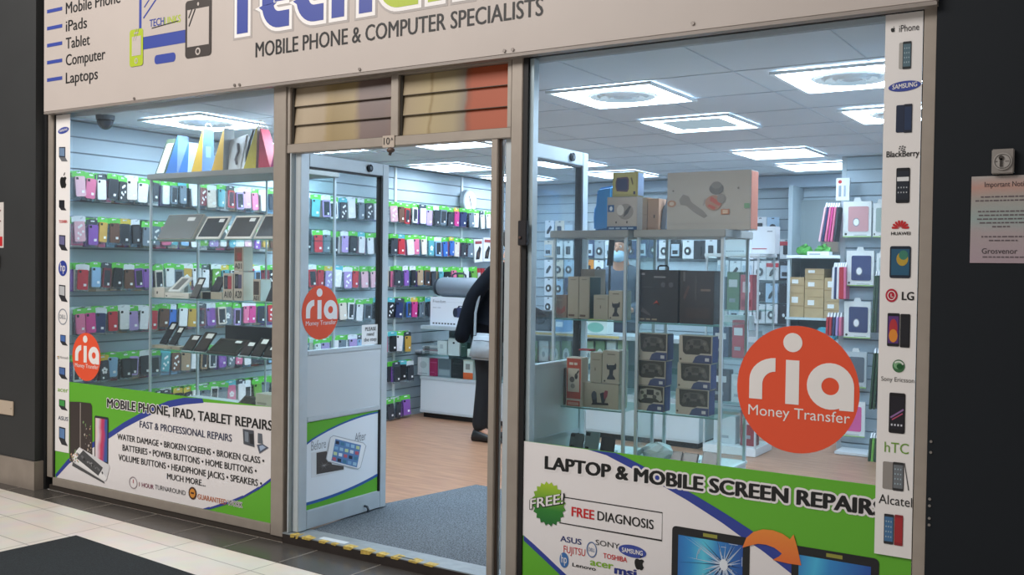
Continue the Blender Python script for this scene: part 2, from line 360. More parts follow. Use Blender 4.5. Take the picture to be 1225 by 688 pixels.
for i, (x, y, k) in enumerate(LIGHTS):
    lab = ['square ceiling light with round vent, nearest the right window', 'square ceiling light with bright rim and darker centre', 'square ceiling light with round vent at right window top corner',
           'square ceiling light beside the right brand strip, behind the corner light', 'square ceiling light above the stacked tall boxes, front of pair', 'square ceiling light above the alcove, back of pair',
           'square ceiling light over the open right door', 'square ceiling light behind the blue jug, near back wall', 'large square ceiling light above the doorway near wall clock', 'square ceiling light beyond the wall clock, cut by the right jamb',
           'square ceiling light above paper bags in left window', 'square ceiling light just under the doorway head', 'square ceiling light above the left wall, hidden behind the doorway head', 'square ceiling light behind the beige louvres of the transom'][i]
    t = thing('ceiling_light', lab, 'ceiling light', (x+0.3, y+0.3, 2.4185), 0, 'shop ceiling lights')
    f = MB(); w = 0.6; x1, y1 = x+w, y+w
    for q in ((x, y, x1, y+.02), (x, y1-.02, x1, y1), (x, y+.02, x+.02, y1-.02), (x1-.02, y+.02, x1, y1-.02)): f.box(q[0], q[1], 2.405, q[2], q[3], 2.4185, LF)
    f.build('frame', t)
    d = MB()
    if k == 'plain': d.box(x+.02, y+.02, 2.410, x1-.02, y1-.02, 2.418, LW)
    elif k == 'ring':
        r = 0.10
        for q in ((x+.02, y+.02, x1-.02, y+r), (x+.02, y1-r, x1-.02, y1-.02), (x+.02, y+r, x+r, y1-r), (x1-r, y+r, x1-.02, y1-r)): d.box(q[0], q[1], 2.410, q[2], q[3], 2.418, LW)
    else:
        n = 28; cx, cy = x+.3, y+.3; R0, R1 = 0.19, 0.28
        ri = [(cx+R0*math.cos(2*PI*j/n), cy+R0*math.sin(2*PI*j/n)) for j in range(n)]
        ro = []
        for j in range(n):
            a = 2*PI*j/n; s_ = R1/max(abs(math.cos(a)), abs(math.sin(a))); ro.append((cx+s_*math.cos(a), cy+s_*math.sin(a)))
        v = [(p[0], p[1], 2.411) for p in ri+ro]
        d.add(v, [(j, (j+1) % n, n+(j+1) % n, n+j) for j in range(n)], LWR)
    d.build('diffuser', t)
    if k == 'ring':
        e = MB(); e.box(x+.1, y+.1, 2.412, x1-.1, y1-.1, 2.418, LWV); e.build('centre_panel', t)
    if k == 'vent':
        e = MB(); cx, cy = x+.3, y+.3
        for j, (r0, r1, zz) in enumerate(((.188, .17, 2.405), (.14, .12, 2.402), (.09, .07, 2.400))):
            n = 28
            v = [(cx+r*math.cos(2*PI*q/n), cy+r*math.sin(2*PI*q/n), z) for r, z in ((r0, 2.414), (r1, zz)) for q in range(n)]
            e.add(v, [(q, (q+1) % n, n+(q+1) % n, n+q) for q in range(n)], mat('#e4edf2', 0.4))
        e.cyl((cx, cy, 2.414), (cx, cy, 2.404), 0.05, mat('#e4edf2', 0.4), 20)
        e.cyl((cx, cy, 2.4175), (cx, cy, 2.413), 0.188, emit('#c9dbe8', 0.9, 'vent_glow'), 28); e.build('vent', t)

def slat_wall(name, axis, fixed, a0, a1, z0=0.05, z1=2.42, into=1, pitch=0.105, phase=0.0, parent=None):
    """boards with real grooves; axis 'X': wall plane X=fixed facing +X (into=1)"""
    b = MB(); z = z0; k = 0; zs = []
    zz = z1 - 0.005
    while zz > z0+0.02:
        lo = max(z0, zz-pitch+0.010); zs.append((lo, zz)); zz -= pitch
    for lo, hi in zs:
        if axis == 'X': b.box(fixed-0.018, a0, lo, fixed, a1, hi, SLAT)
        else: b.box(a0, fixed, lo, a1, fixed+0.018, hi, SLAT)
    back = mat('#7e8b94', 0.7, name='slat_groove')
    if axis == 'X': b.box(fixed-0.04, a0, z0, fixed-0.012, a1, z1, back)
    else: b.box(a0, fixed+0.012, z0, a1, fixed+0.04, z1, back)
    return struct(b.build(name))
WL = slat_wall('wall_left', 'X', -5.95, 0.07, 5.85)
u = MB()
for yy in (3.43, 4.50, 5.40): u.box(-5.95, yy-0.014, 0.06, -5.938, yy+0.014, 2.415, mat('#dde6ea', 0.4))
u.build('upright', WL)
WB = slat_wall('wall_back', 'Y', 5.86, -5.94, -0.5)
u = MB(); u.box(-5.93, 5.70, 2.30, -2.1, 5.85, 2.415, mat('#93a2b0', 0.6)); u.build('bulkhead', WB)
u = MB(); u.box(-2.86, 5.50, 0.05, -2.82, 5.85, 2.30, mat('#98a5ab', 0.5)); u.box(-2.82, 5.78, 0.05, -2.09, 5.85, 2.18, mat('#7f8b8e', 0.6)); u.build('alcove_panel', WB)
slat_wall('wall_right', 'Y', 4.40, -2.05, -0.55)
b = MB(); b.box(-2.09, 4.40, 0.05, -2.051, 5.85, 2.42, mat('#b4c0c6', 0.6)); struct(b.build('wall_return'))
b = MB(); b.box(-0.60, 0.07, 0.05, -0.55, 4.40, 2.42, SLAT); struct(b.build('wall_side'))

# mall side: left pillar, right dark wall
DK = mat('#2e3031', 0.55, 0, 0.05, 4, 'dark_grey_paint')
b = MB(); b.box(-9, -0.075, 0.19, -6.05, 0.5, 4.2, DK); o = struct(b.build('wall_pillar'))
b = MB(); b.box(-6.05, -0.02, 0.003, -6.018, 0.12, 4.2, mat('#141517', 0.6)); b.build('reveal', o)
b = MB(); b.box(-9, -0.085, 0.0, -6.04, 0.5, 0.188, mat('#8f857b', 0.4, 0, 0.12, 7)); struct(b.build('baseboard_left'))
DN = mat('#11181f', 0.65, 0, 0.04, 4, 'dark_navy_paint', .3)
b = MB(); b.box(-0.640, -0.03, 0.0, 2.5, 0.4, 4.2, DN); o = struct(b.build('wall_outer'))
s = MB()
for yy in (528, 541, 597, 605, 620, 628):
    q = py(1112, yy, -0.03); s.cyl((-0.628, -0.031, q.z), (-0.628, -0.034, q.z), 0.005, mat('#8f8b88', 0.4, 0.5), 8)
s.build('screw', o)
b = MB(); b.box(-6.1, 0.0, 2.47, -0.55, 0.05, 4.2, mat('#6b6661', 0.7)); struct(b.build('wall_front'))

# ------------------------------------------------------------------ shop front frames
def bx(m, *q): b = MB(); b.box(*q, m); return b
w1 = sroot('window_1', (-4.95, 0, 0.08))
f = MB(); f.box(-6.015, -0.012, 0.085, -5.957, 0.06, 2.47, ALU); f.box(-3.955, -0.012, 0.03, -3.860, 0.06, 2.47, ALU)
f.box(-5.957, -0.010, 0.035, -3.955, 0.05, 0.088, ALU); f.box(-5.945, -0.002, 2.455, -3.955, 0.05, 2.47, ALU); f.build('frame', w1, bevel=0.003)
f = MB(); f.box(-5.957, -0.004, 0.088, -5.940, 0.04, 2.455, BLACK); f.box(-5.94, -0.003, 2.445, -3.962, 0.012, 2.455, BLACK); f.box(-3.962, -0.003, 0.088, -3.955, 0.04, 2.455, BLACK); f.build('gasket', w1)
MB().box(-5.94, 0.0, 0.088, -3.962, 0.006, 2.441, PANE).build('pane', w1)
f = MB(); f.box(-6.0, -0.004, 0.003, -3.87, 0.06, 0.035, mat('#3a342f', 0.5)); f.build('plinth', w1)
w2 = sroot('window_2', (-1.5, 0, 0.08))
f = MB(); f.box(-2.437, -0.012, 0.003, -2.378, 0.06, 2.47, ALU); f.box(-0.686, -0.012, 0.003, -0.641, 0.06, 2.46, ALU)
f.box(-2.378, -0.010, 0.035, -0.686, 0.05, 0.088, ALU); f.box(-2.378, -0.002, 2.449, -0.686, 0.03, 2.47, ALU); f.build('frame', w2, bevel=0.003)
f = MB(); f.box(-2.376, -0.007, 0.088, -2.352, 0.03, 2.449, BLACK); f.box(-2.352, -0.003, 2.437, -0.69, 0.012, 2.449, BLACK); f.box(-0.690, -0.003, 0.088, -0.686, 0.04, 2.449, BLACK); f.build('gasket', w2)
f = MB(); f.box(-2.351, 0.008, 0.088, -2.330, 0.05, 2.435, ALU_IN); f.build('inner_bead', w2)
MB().box(-2.352, 0.0, 0.088, -0.69, 0.006, 2.435, glass('window_glass_bloom_haze', '#fbfeff', 0.006, 0.030, 1.3)).build('pane', w2)  # stronger veil in this pane paints the bloom of the ceiling lights
f = MB(); f.box(-2.378, -0.004, 0.003, -0.686, 0.06, 0.035, mat('#3a342f', 0.5)); f.build('plinth', w2)
# door surround, transom with glass louvres
t1 = sroot('trim_2', (-3.15, 0, 0.05))
f = MB(); f.box(-3.858, -0.008, 2.085, -2.439, 0.055, 2.132, ALU); f.box(-3.858, -0.008, 2.432, -2.439, 0.055, 2.47, ALU); f.box(-3.858, -0.006, 2.132, -3.835, 0.055, 2.432, ALU)
f.box(-3.147, -0.008, 2.132, -3.098, 0.055, 2.432, ALU); f.box(-2.464, -0.006, 2.132, -2.439, 0.055, 2.432, ALU); f.build('frame', t1, bevel=0.003)
f = MB(); f.box(-2.548, -0.006, 0.06, -2.512, 0.055, 2.085, ALU); f.build('jamb', t1, bevel=0.003)
f = MB(); f.box(-2.512, 0.012, 0.06, -2.502, 0.022, 2.085, mat('#4b3c33', 0.6)); f.box(-3.858, 0.015, 0.06, -3.836, 0.05, 2.085, mat('#4b3c33', 0.6)); f.build('brush_seal', t1)
f = MB(); f.box(-3.836, -0.004, 0.06, -3.828, 0.05, 2.085, ALU_IN); f.build('stop_bead', t1)
w3 = sroot('window_3', (-3.15, 0.02, 2.13))
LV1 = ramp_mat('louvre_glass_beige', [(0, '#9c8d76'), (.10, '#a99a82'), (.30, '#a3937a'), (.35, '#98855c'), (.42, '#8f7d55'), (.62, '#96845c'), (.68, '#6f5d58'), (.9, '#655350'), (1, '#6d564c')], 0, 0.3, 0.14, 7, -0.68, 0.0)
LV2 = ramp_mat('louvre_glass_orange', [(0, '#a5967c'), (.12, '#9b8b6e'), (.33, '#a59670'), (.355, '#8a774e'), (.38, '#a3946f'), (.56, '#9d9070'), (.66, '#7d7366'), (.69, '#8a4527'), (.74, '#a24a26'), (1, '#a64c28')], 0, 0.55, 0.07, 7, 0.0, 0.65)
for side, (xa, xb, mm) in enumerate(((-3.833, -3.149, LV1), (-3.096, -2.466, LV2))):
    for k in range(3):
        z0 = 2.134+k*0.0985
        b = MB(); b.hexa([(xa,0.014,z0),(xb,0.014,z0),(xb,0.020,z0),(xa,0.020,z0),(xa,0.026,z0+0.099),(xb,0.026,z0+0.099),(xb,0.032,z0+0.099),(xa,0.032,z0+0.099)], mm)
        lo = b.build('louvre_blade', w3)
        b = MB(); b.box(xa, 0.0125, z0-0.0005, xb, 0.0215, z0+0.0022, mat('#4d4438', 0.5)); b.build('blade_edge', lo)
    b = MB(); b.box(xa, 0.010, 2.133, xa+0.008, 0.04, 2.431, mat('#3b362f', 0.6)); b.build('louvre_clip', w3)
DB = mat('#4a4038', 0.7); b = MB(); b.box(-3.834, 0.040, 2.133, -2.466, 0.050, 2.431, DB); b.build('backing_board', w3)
# threshold step
b = MB(); b.box(-3.86, -0.012, 0.003, -2.44, 0.065, 0.052, mat('#2a2320', 0.6, 0, 0.2, 14)); b.box(-3.86, -0.014, 0.052, -2.44, 0.120, 0.058, mat('#8f989c', 0.45, 0.3, 0.1, 20)); ts = struct(b.build('trim_3'))
b = MB(); rr = random.Random(3); YT = mat('#bfa552', 0.7, 0, 0.35, 60)
x = -3.80
while x < -2.6:
    w = rr.uniform(0.02, 0.09)
    if rr.random() < (0.95 if x < -3.1 else 0.35):
        h0 = rr.uniform(0.0, 0.02)
        b.hexa([(x,-0.0155,0.034+h0),(x+w*.7,-0.0155,0.04+h0*.5),(x+w*.7,-0.0142,0.05),(x,-0.0142,0.05),(x,-0.0152,0.0590),(x+w,-0.0152,0.0590),(x+w,rr.uniform(.01,.03),0.0592),(x+.01,rr.uniform(.015,.04),0.0592)], YT)
    x += w+rr.uniform(0, 0.05)
b.box(-3.62, 0.01, 0.0585, -3.44, 0.05, 0.0595, mat('#c9d2d6', 0.6)); b.box(-3.08, 0.0, 0.0585, -2.98, 0.012, 0.0595, INK); b.build('worn_tape', ts)

# ------------------------------------------------------------------ open door leaves (both folded into the shop at right angles)
def leaf(name, X, hinge_y, poster_dir):
    r = sroot(name, (X, hinge_y, 0.062)); y0, y1 = hinge_y, hinge_y+0.725; a, c = X-0.02, X+0.02
    f = MB(); f.box(a, y0, 0.062, c, y0+0.065, 2.09, ALU_IN); f.box(a, y1-0.055, 0.062, c, y1, 2.09, ALU_IN)
    f.box(a, y0+0.065, 2.022, c, y1-0.055, 2.09, ALU_IN); f.box(a, y0+0.065, 0.064, c, y1-0.055, 0.163, ALU_IN); f.box(a, y0+0.065, 0.645, c, y1-0.055, 0.672, ALU_IN); f.box(a, y0+0.065, 1.005, c, y1-0.055, 1.03, ALU_IN)
    f.build('frame', r, bevel=0.003)
    f = MB(); f.box(a+0.004, y1-0.072, 1.03, c+0.0005, y1-0.056, 2.022, mat('#1a1c20', 0.5)); f.box(a+0.004, y0+0.065, 2.012, c-0.004, y1-0.055, 2.022, mat('#1a1c20', 0.5)); f.box(c-0.01, y1-0.068, 0.163, c+0.0005, y1-0.056, 0.645, mat('#1a1c20', 0.5)); f.build('gasket', r)
    MB().box(X-0.003, y0+0.065, 1.03, X+0.003, y1-0.056, 2.022, PANE_DOOR).build('pane', r)
    MB().box(a+0.006, y0+0.065, 0.672, c-0.006, y1-0.055, 1.005, mat('#c9d0d4', 0.4)).build('panel', r)
    MB().box(a+0.006, y0+0.065, 0.163, c-0.010, y1-0.055, 0.645, mat('#cfd6da', 0.4)).build('kick_panel', r)
    f = MB(); f.cyl((c, y1-0.18, 2.055), (c+0.012, y1-0.18, 2.055), 0.022, mat('#20242a', 0.3, 0.6), 16); f.cyl((c+0.012, y1-0.18, 2.055), (c+0.016, y1-0.18, 2.055), 0.011, mat('#60676c', 0.3, 0.6), 12); f.build('lock', r)
    f = MB(); f.tube([(c, y1-0.19, 0.10), (c+0.02, y1-0.19, 0.098), (c+0.028, y1-0.19, 0.085), (c+0.026, y1-0.19, 0.068)], 0.007, mat('#3a4046', 0.4, 0.5)); f.build('door_holder', r)
    return r
leaf('door_1', -3.80, 0.02, 1); leaf('door_2', -2.465, 0.02, 1)
b = MB(); q = py(628, 279, -0.01); b.box(q.x-0.024, -0.034, q.z-0.056, q.x+0.022, -0.0125, q.z+0.056, mat('#1b1a20', 0.45)); b.cyl((q.x-0.01, -0.034, q.z-0.02), (q.x-0.01, -0.040, q.z-0.02), 0.009, mat('#6a5750', 0.4, 0.6), 10)
tag(b.build('lock_box', bevel=0.004), 'small black lock box on the post left of the right window', 'lock')
q = py(466, 169, -0.01); t = thing('number_plate', 'small door number plate with sensor under it, on the door head', 'number plate', (q.x, -0.008, q.z))
MB().box(q.x-0.042, -0.013, q.z-0.03, q.x+0.032, -0.0085, q.z+0.028, mat('#b7ab9e', 0.5)).build('plate', t)
f = MB(); f.text('10', q.x-0.034, q.z-0.016, q.x+0.004, 0.034, -0.0140, INK, 0.01); f.text('A', q.x+0.010, q.z+0.002, q.x+0.026, 0.015, -0.0140, INK, 0.01); f.build('lettering', t)
f = MB(); f.sphere((q.x+0.01, -0.012, q.z-0.045), 0.017, mat('#54423a', 0.5), 12, 6, (1.3, 1, 0.8)); f.cyl((q.x+0.01, -0.012, q.z-0.055), (q.x+0.005, -0.014, q.z-0.07), 0.007, mat('#2b2523', 0.5), 8); f.build('sensor', t)

# mats
b = MB(); b.box(-4.80, -2.2, 0.0035, -2.3, -0.60, 0.012, carpet_material('black_mat', '#15191b', '#23292c', 160)); 
R = Matrix.Translation((-4.843, -0.576, 0)) @ Matrix.Rotation(math.radians(-4.5), 4, 'Z') @ Matrix.Translation((4.80, 0.60, 0)); b.xf(R)
tag(b.build('floor_mat'), 'black mall floor mat on cream tiles in front of the shop', 'mat')
b = MB(); p_ = [pz(378,636,.05), pz(459,604,.05), pz(570,581,.05), pz(600,586,.05)]
pts = [(-2.52,0.124),(-2.52,1.52),(p_[2].x,1.555),(p_[1].x,0.80),(-3.77,0.124)]
b.add([(x,y,0.0505) for x,y in pts]+[(x,y,0.057) for x,y in pts], [(4,3,2,1,0),(5,6,7,8,9)]+[(i,(i+1)%5,5+(i+1)%5,5+i) for i in range(5)], carpet_material('grey_mat', '#3a4248', '#727c84', 130))
tag(b.build('entrance_mat'), 'grey ribbed entrance mat just inside the open doorway', 'mat')
# dome camera
q = pz(126, 139, 2.42); t = thing('dome_camera', 'dark dome security camera on the ceiling in left window corner', 'camera', (q.x, q.y, 2.42))
f = MB(); f.cyl((q.x, q.y, 2.4245), (q.x, q.y, 2.395), 0.058, mat('#5d676f', 0.5), 20, 0.056); f.build('base', t)
f = MB(); f.sphere((q.x, q.y, 2.396), 0.052, mat('#20272e', 0.2), 20, 8, (1, 1, 1.2), -1, 0.0); f.build('dome', t, smooth=True)
# ------------------------------------------------------------------ fascia sign
FY = -0.062
fx0, fx1, fz0 = -5.985, -0.636, 2.450
sg = thing('fascia_sign', 'long white shop fascia sign with blue and green lettering above the windows', 'sign', ((fx0+fx1)/2, -0.03, fz0))
MB().box(fx0, FY, fz0, fx1, -0.001, 3.35, FASC).build('panel', sg, bevel=0.004)
MB().box(fx0, FY+0.002, fz0-0.012, fx1, -0.012, fz0-0.0005, mat('#8f8781', 0.45, 0.2)).build('bottom_trim', sg)
L1 = 0.0015
rows = [('Mobile Phone', (79, 16.5), (144, 3.5), 13.5), ('iPads', (79, 38), (104, 33), 13), ('Tablet', (79, 58.5), (107.5, 53.5), 13), ('Computer', (79, 79), (126, 70.5), 13), ('Laptops', (79, 100), (117, 94.5), 13)]
for s_, a, b_, h_ in rows: f = MB(); ptext(f, s_, a, b_, h_, FY, INK, 0.012, L1); f.build('list_lettering', sg)
f = MB()
for yb in (13.5, 34, 54.5, 75, 96):
    A = py(56.5, yb, FY); B_ = py(74.5, yb-2.8, FY); z = (A.z+B_.z)/2; f = MB(); f.rect(A.x, z-0.011, B_.x, z+0.011, FY-L1, BLUE); f.build('list_bar', sg)
f = MB(); ptext(f, 'MOBILE PHONE & COMPUTER SPECIALISTS', (306, 68.5), (649.5, 18.5), 17.5, FY, INK, 0.017, L1); f.build('tagline_lettering', sg)
# big letters: rounded strokes, grey then white then coloured
def arc(cx, cz, r, a0, a1, n=8): return [(cx+r*math.cos(math.radians(a0+(a1-a0)*i/n)), cz+r*math.sin(math.radians(a0+(a1-a0)*i/n))) for i in range(n+1)]
BH, BWD = 0.36, 0.085
def big(ch):
    w, h, r = 0.17, BH, 0.085; c = BWD/2
    if ch == 'T': return [[(-0.02, h-c), (0.25, h-c)], [(0.115, 0), (0.115, h-c)]]
    if ch == 'E': return [[(w+0.03, h-c), (c+r, h-c)]+arc(c+r, h-c-r, r, 90, 180)+[(c, c+r)]+arc(c+r, c+r, r, 180, 270)+[(w+0.03, c)], [(c+.05, h/2), (w+0.01, h/2)]]
    if ch == 'C': return [[(w+0.02, h-c), (c+r, h-c)]+arc(c+r, h-c-r, r, 90, 180)+[(c, c+r)]+arc(c+r, c+r, r, 180, 270)+[(w+0.02, c)]]
    if ch == 'H': return [[(c, 0), (c, h)], [(w+0.055, 0), (w+0.055, h)], [(c, h/2), (w+0.055, h/2)]]
    if ch == 'L': return [[(c, h), (c, c+r)]+arc(c+r, c+r, r, 180, 270)+[(w+0.075, c)]]
    if ch == 'I': return [[(c, 0), (c, h)]]
    if ch == 'N': return [[(c, 0), (c, h)], [(c, h-c), (w+0.04, c)], [(w+0.055, 0), (w+0.055, h)]]
    if ch == 'K': return [[(c, 0), (c, h)], [(w+0.05, h), (c+0.03, h/2)], [(c+0.03, h/2), (w+0.06, 0)]]
    if ch == 'S': return [[(w+0.02, h-c), (c+r, h-c)]+arc(c+r, h-c-r*0.8, r*0.8, 90, 270)+arc(w-r+0.03, c+r*0.8, r*0.8, 90, -90)+[(c, c)]]
xs = [('T', 273, 0), ('E', 314, 0), ('C', 355, 0), ('H', 397, 0), ('L', 453, 1), ('I', 512, 1), ('N', 545, 1), ('K', 603, 1), ('S', 660, 1)]
z0 = 2.742
for ch, xp, kind in xs:
    X0 = py(xp, 30, FY).x; f = MB()
    for lay, (ww, mm) in enumerate(((0.062, GREY), (0.040, WHITE), (0.0, BLUE if kind == 0 else LIME))):
        for st in big(ch):
            P = [(X0+p[0], z0+p[1]) for p in st]
            if ww:
                d0 = Vector(P[0])-Vector(P[1]); d1 = Vector(P[-1])-Vector(P[-2]); P = [tuple(Vector(P[0])+d0.normalized()*ww/2)]+P[1:-1]+[tuple(Vector(P[-1])+d1.normalized()*ww/2)]
            f.stroke(P, BWD+ww, FY-0.0012*(lay+1), mm, 0.001)
    f.build('raised_letter', sg)
# device icons
f = MB(); A = py(166.5, 30, FY); B_ = py(250, 30, FY); zt = 3.15
lo = py(168, 60, FY).z; bt = py(195, 41, FY).z
f.rect(A.x, lo, B_.x, zt, FY-0.001, BLUE); f.rect(A.x+0.025, bt+0.003, B_.x-0.02, zt-0.03, FY-0.002, FASC)
q0 = py(185, 68.5, FY); q1 = py(210, 74, FY); f.rrect(q0.x, py(187, 77, FY).z, q1.x, py(187, 66, FY).z, 0.022, FY-0.001, BLUE)
for (xa, ya, xb, yb, wd) in ((172, 22, 188, -2, 0.010), (173, 9, 180, -2, 0.008)):
    a = py(xa, ya, FY); b_ = py(xb, yb, FY); f.stroke([(a.x, a.z), (b_.x, b_.z)], wd, FY-0.003, NAVY)
a = py(182, 34, FY); b_ = py(214, 25, FY); f.stroke([(a.x, a.z), (b_.x, b_.z)], 0.006, FY-0.003, INK)
ptext(f, 'TECH', (179.5, 32.2), (196.8, 29.5), 8.6, FY, NAVY, 0.02, 0.003); ptext(f, 'LINKS', (197.2, 29.6), (216.5, 26.5), 8.6, FY, LIME, 0.02, 0.003)
f.build('monitor_icon', sg)
f = MB(); A = py(155.5, 80.5, FY); B_ = py(171.5, 78, FY); T = py(156, 36.5, FY)
f.rrect(A.x, A.z, B_.x, T.z, 0.018, FY-0.0035, LIME); f.rect(A.x+0.022, A.z+0.062, B_.x-0.018, T.z-0.042, FY-0.0045, FASC); f.ell((A.x+B_.x)/2, A.z+0.031, 0.015, 0.017, FY-0.0045, FASC); f.ell((A.x+B_.x)/2, A.z+0.031, 0.008, 0.010, FY-0.0055, LIME)
f.rect((A.x+B_.x)/2-0.02, T.z-0.026, (A.x+B_.x)/2+0.02, T.z-0.018, FY-0.0045, FASC)
for d in (0, 0.02): f.stroke([(A.x+0.035+d, A.z+0.15), (A.x+0.065+d, A.z+0.22)], 0.003, FY-0.0055, GREY)
f.build('phone_icon', sg)
f = MB(); A = py(222, 70.5, FY); B_ = py(253, 66, FY); T = py(223, 2, FY); DI = mat('#3a3330', 0.5)
f.rrect(A.x, A.z, B_.x, T.z, 0.022, FY-0.0035, DI); f.rect(A.x+0.018, A.z+0.062, B_.x-0.018, T.z-0.052, FY-0.0045, FASC); f.ell((A.x+B_.x)/2, A.z+0.031, 0.021, 0.021, FY-0.0045, FASC); f.ell((A.x+B_.x)/2, A.z+0.031, 0.011, 0.012, FY-0.0055, DI); f.ell((A.x+B_.x)/2, T.z-0.027, 0.008, 0.01, FY-0.0045, FASC)
f.stroke([(A.x+0.033, A.z+0.178), (A.x+0.085, A.z+0.27)], 0.009, FY-0.0055, INK); f.stroke([(A.x+0.03, A.z+0.225), (A.x+0.06, A.z+0.275)], 0.008, FY-0.0055, INK)
f.build('tablet_icon', sg)
for (xp, yp) in ((281, 102), (287, 101.5), (430.5, 83), (603.5, 61), (613.5, 59.5), (829, 28), (161, 118)):
    q = py(xp, yp, FY); s = MB(); s.cyl((q.x, FY, q.z), (q.x, FY-0.006, q.z), 0.008, mat('#8d8681', 0.35, 0.6), 10); s.build('screw', sg)

# ------------------------------------------------------------------ phone pictures used on the stickers (printed, flat)
GY = -0.0012         # vinyl on the outside of the glass
def rot2(pts, c, s_): return pts
def phone_print(f, x0, z0, x1, z1, y, screen, body='#17181c', kind=0):
    w = x1-x0; h = z1-z0
    f.rrect(x0, z0, x1, z1, min(w, h)*0.10, y, mat(body, 0.4), 0.0005, 3)
    f.rect(x0+w*.07, z0+h*.09, x1-w*.07, z1-h*.09, y-0.0006, mat(screen, 0.35), 0.0005)
    if kind == 1:
        for i in range(3):
            for j in range(4): f.rect(x0+w*(.18+.25*i), z0+h*(.22+.17*j), x0+w*(.28+.25*i), z0+h*(.27+.17*j), y-0.0012, mat('#9fb4bf', 0.4), 0.0005)
    if kind == 2:
        f.rect(x0+w*.07, z0+h*.62, x1-w*.07, z0+h*.74, y-0.0012, mat('#dfe3e5', 0.4), 0.0005)
        for i in range(4):
            for j in range(2): f.rect(x0+w*(.14+.2*i), z0+h*(.28+.14*j), x0+w*(.22+.2*i), z0+h*(.32+.14*j), y-0.0012, mat('#b7bfc6', 0.4), 0.0005)
    if kind == 3: f.ell((x0+x1)/2+w*.1, z0+h*.6, w*.28, h*.22, y-0.0012, mat('#b79a3c', 0.4), 16, 0.0005); f.ell((x0+x1)/2+w*.15, z0+h*.72, w*.22, h*.15, y-0.0013, mat('#3f7f6a', 0.4), 16, 0.0005)
    if kind == 4: f.ell((x0+x1)/2, z0+h*.55, w*.34, h*.28, y-0.0012, mat('#b0343c', 0.4), 16, 0.0005); f.ell((x0+x1)/2, z0+h*.32, w*.36, h*.2, y-0.0013, mat('#d98a35', 0.4), 16, 0.0005)
    if kind == 5:
        f.stroke([(x0+w*.1, z0+h*.38), (x1-w*.1, z0+h*.6)], h*.04, y-0.0012, mat('#8e6aa0', 0.4)); f.stroke([(x0+w*.2, z0+h*.33), (x1-w*.15, z0+h*.5)], h*.03, y-0.0013, mat('#b04d6e', 0.4))
        for i in range(4): f.rect(x0+w*(.14+.2*i), z0+h*.18, x0+w*(.24+.2*i), z0+h*.23, y-0.0012, mat('#c9ccd6', 0.4), 0.0005)
def apple_print(f, cx, cz, h, y, m):
    w = h*0.82*0.5; a = h*0.40
    L = [(0, .62), (-.18, .68), (-.36, .64), (-.47, .48), (-.48, .28), (-.42, .06), (-.30, -.14), (-.16, -.20), (0, -.15), (.16, -.20), (.30, -.13), (.42, .08), (.33, .16), (.28, .30), (.32, .44), (.43, .54), (.34, .65), (.18, .68)]
    f.poly([(cx+p[0]*h*.78, cz+(p[1]-.33)*h*.86) for p in L], y, m, 0.0005)
    f.poly([(cx+p[0]*h, cz+p[1]*h) for p in ((.02, .36), (.04, .48), (.12, .57), (.18, .58), (.15, .46), (.08, .38))], y, m, 0.0005)
def ring(f, cx, cz, rx, rz, wd, y, m):
    n = 28; f.stroke([(cx+rx*math.cos(2*PI*i/n), cz+rz*math.sin(2*PI*i/n)) for i in range(n+1)], wd, y, m, 0.0005)

# right brand strip
st = thing('brand_strip', 'tall white vinyl strip of phone makers on the right window edge', 'sticker', (-0.753, 0, 0.43))
zt_, zb = 2.434, py(1070, 665, 0).z
MB().rect(-0.8185, zb, -0.6895, zt_, GY-0.0085, WHITE, 0.0008).build('backing', st)
SY = GY-0.0100
def spx(x, y): p = py(x, y, SY); return p.x, p.z
def slet(body, x0, y0, x1, y1, h, m=INK, bold=0.0, name='lettering'):
    f = MB(); ptext(f, body, (x0, y0), (x1, y1), h, SY, m, bold); f.build(name, st)
slet('iPhone', 1075.5, 38.3, 1099.5, 35.8, 8); f = MB(); a = spx(1068.3, 35.5); apple_print(f, a[0], a[1], 0.020, SY, INK); f.build('logo', st)
def sphone(x0, y0, x1, y1, scr, body='#1a1c22', kind=0, back=None):
    f = MB(); a = spx(x0, y1); b_ = spx(x1, y0)
    if back:
        xb = spx(back[0], y1)[0]; f.rrect(min(xb, a[0]), a[1]+0.002, max(xb, a[0])+0.012, b_[1]-0.002, 0.005, SY, mat(back[1], 0.4), 0.0005, 3); 
    phone_print(f, a[0], a[1], b_[0], b_[1], SY-0.0006, scr, body, kind); f.build('phone_picture', st)
sphone(1079.5, 49, 1090.5, 83, '#56707c', '#20282c', 1, (1075.0, '#a8a6a2'))
f = MB(); a = spx(1082, 103); f.ell(a[0], a[1], 0.0555, 0.0185, SY, BLUE, 40, 0.0005, 0.06); f.text('SAMSUNG', a[0]-0.041, a[1]-0.009, a[0]+0.043, 0.0165, SY-0.0008, WHITE, 0.02, a[1]-0.004); f.build('logo', st)
sphone(1081, 124, 1091.5, 159, '#2a3a58', '#1d2333', 0, (1071.5, '#1f2b44'))
slet('BlackBerry', 1060.5, 187.8, 1099.5, 187.0, 7.0, INK, 0.02)
f = MB(); a = spx(1079.5, 177)
for i, (dx, dz) in enumerate(((-.008, .005), (.001, .006), (-.010, -.002), (-.001, -.001), (.008, .0025), (-.003, -.008), (.006, -.005))): f.poly([(a[0]+dx-.003, a[1]+dz-.002), (a[0]+dx+.002, a[1]+dz-.002), (a[0]+dx+.003, a[1]+dz+.002), (a[0]+dx-.002, a[1]+dz+.002)], SY, INK, 0.0005)
f.build('logo', st)
sphone(1071.5, 200.5, 1088.8, 243, '#2b313b', '#1b1e24', 2)
f = MB(); a = spx(1077, 273.5)
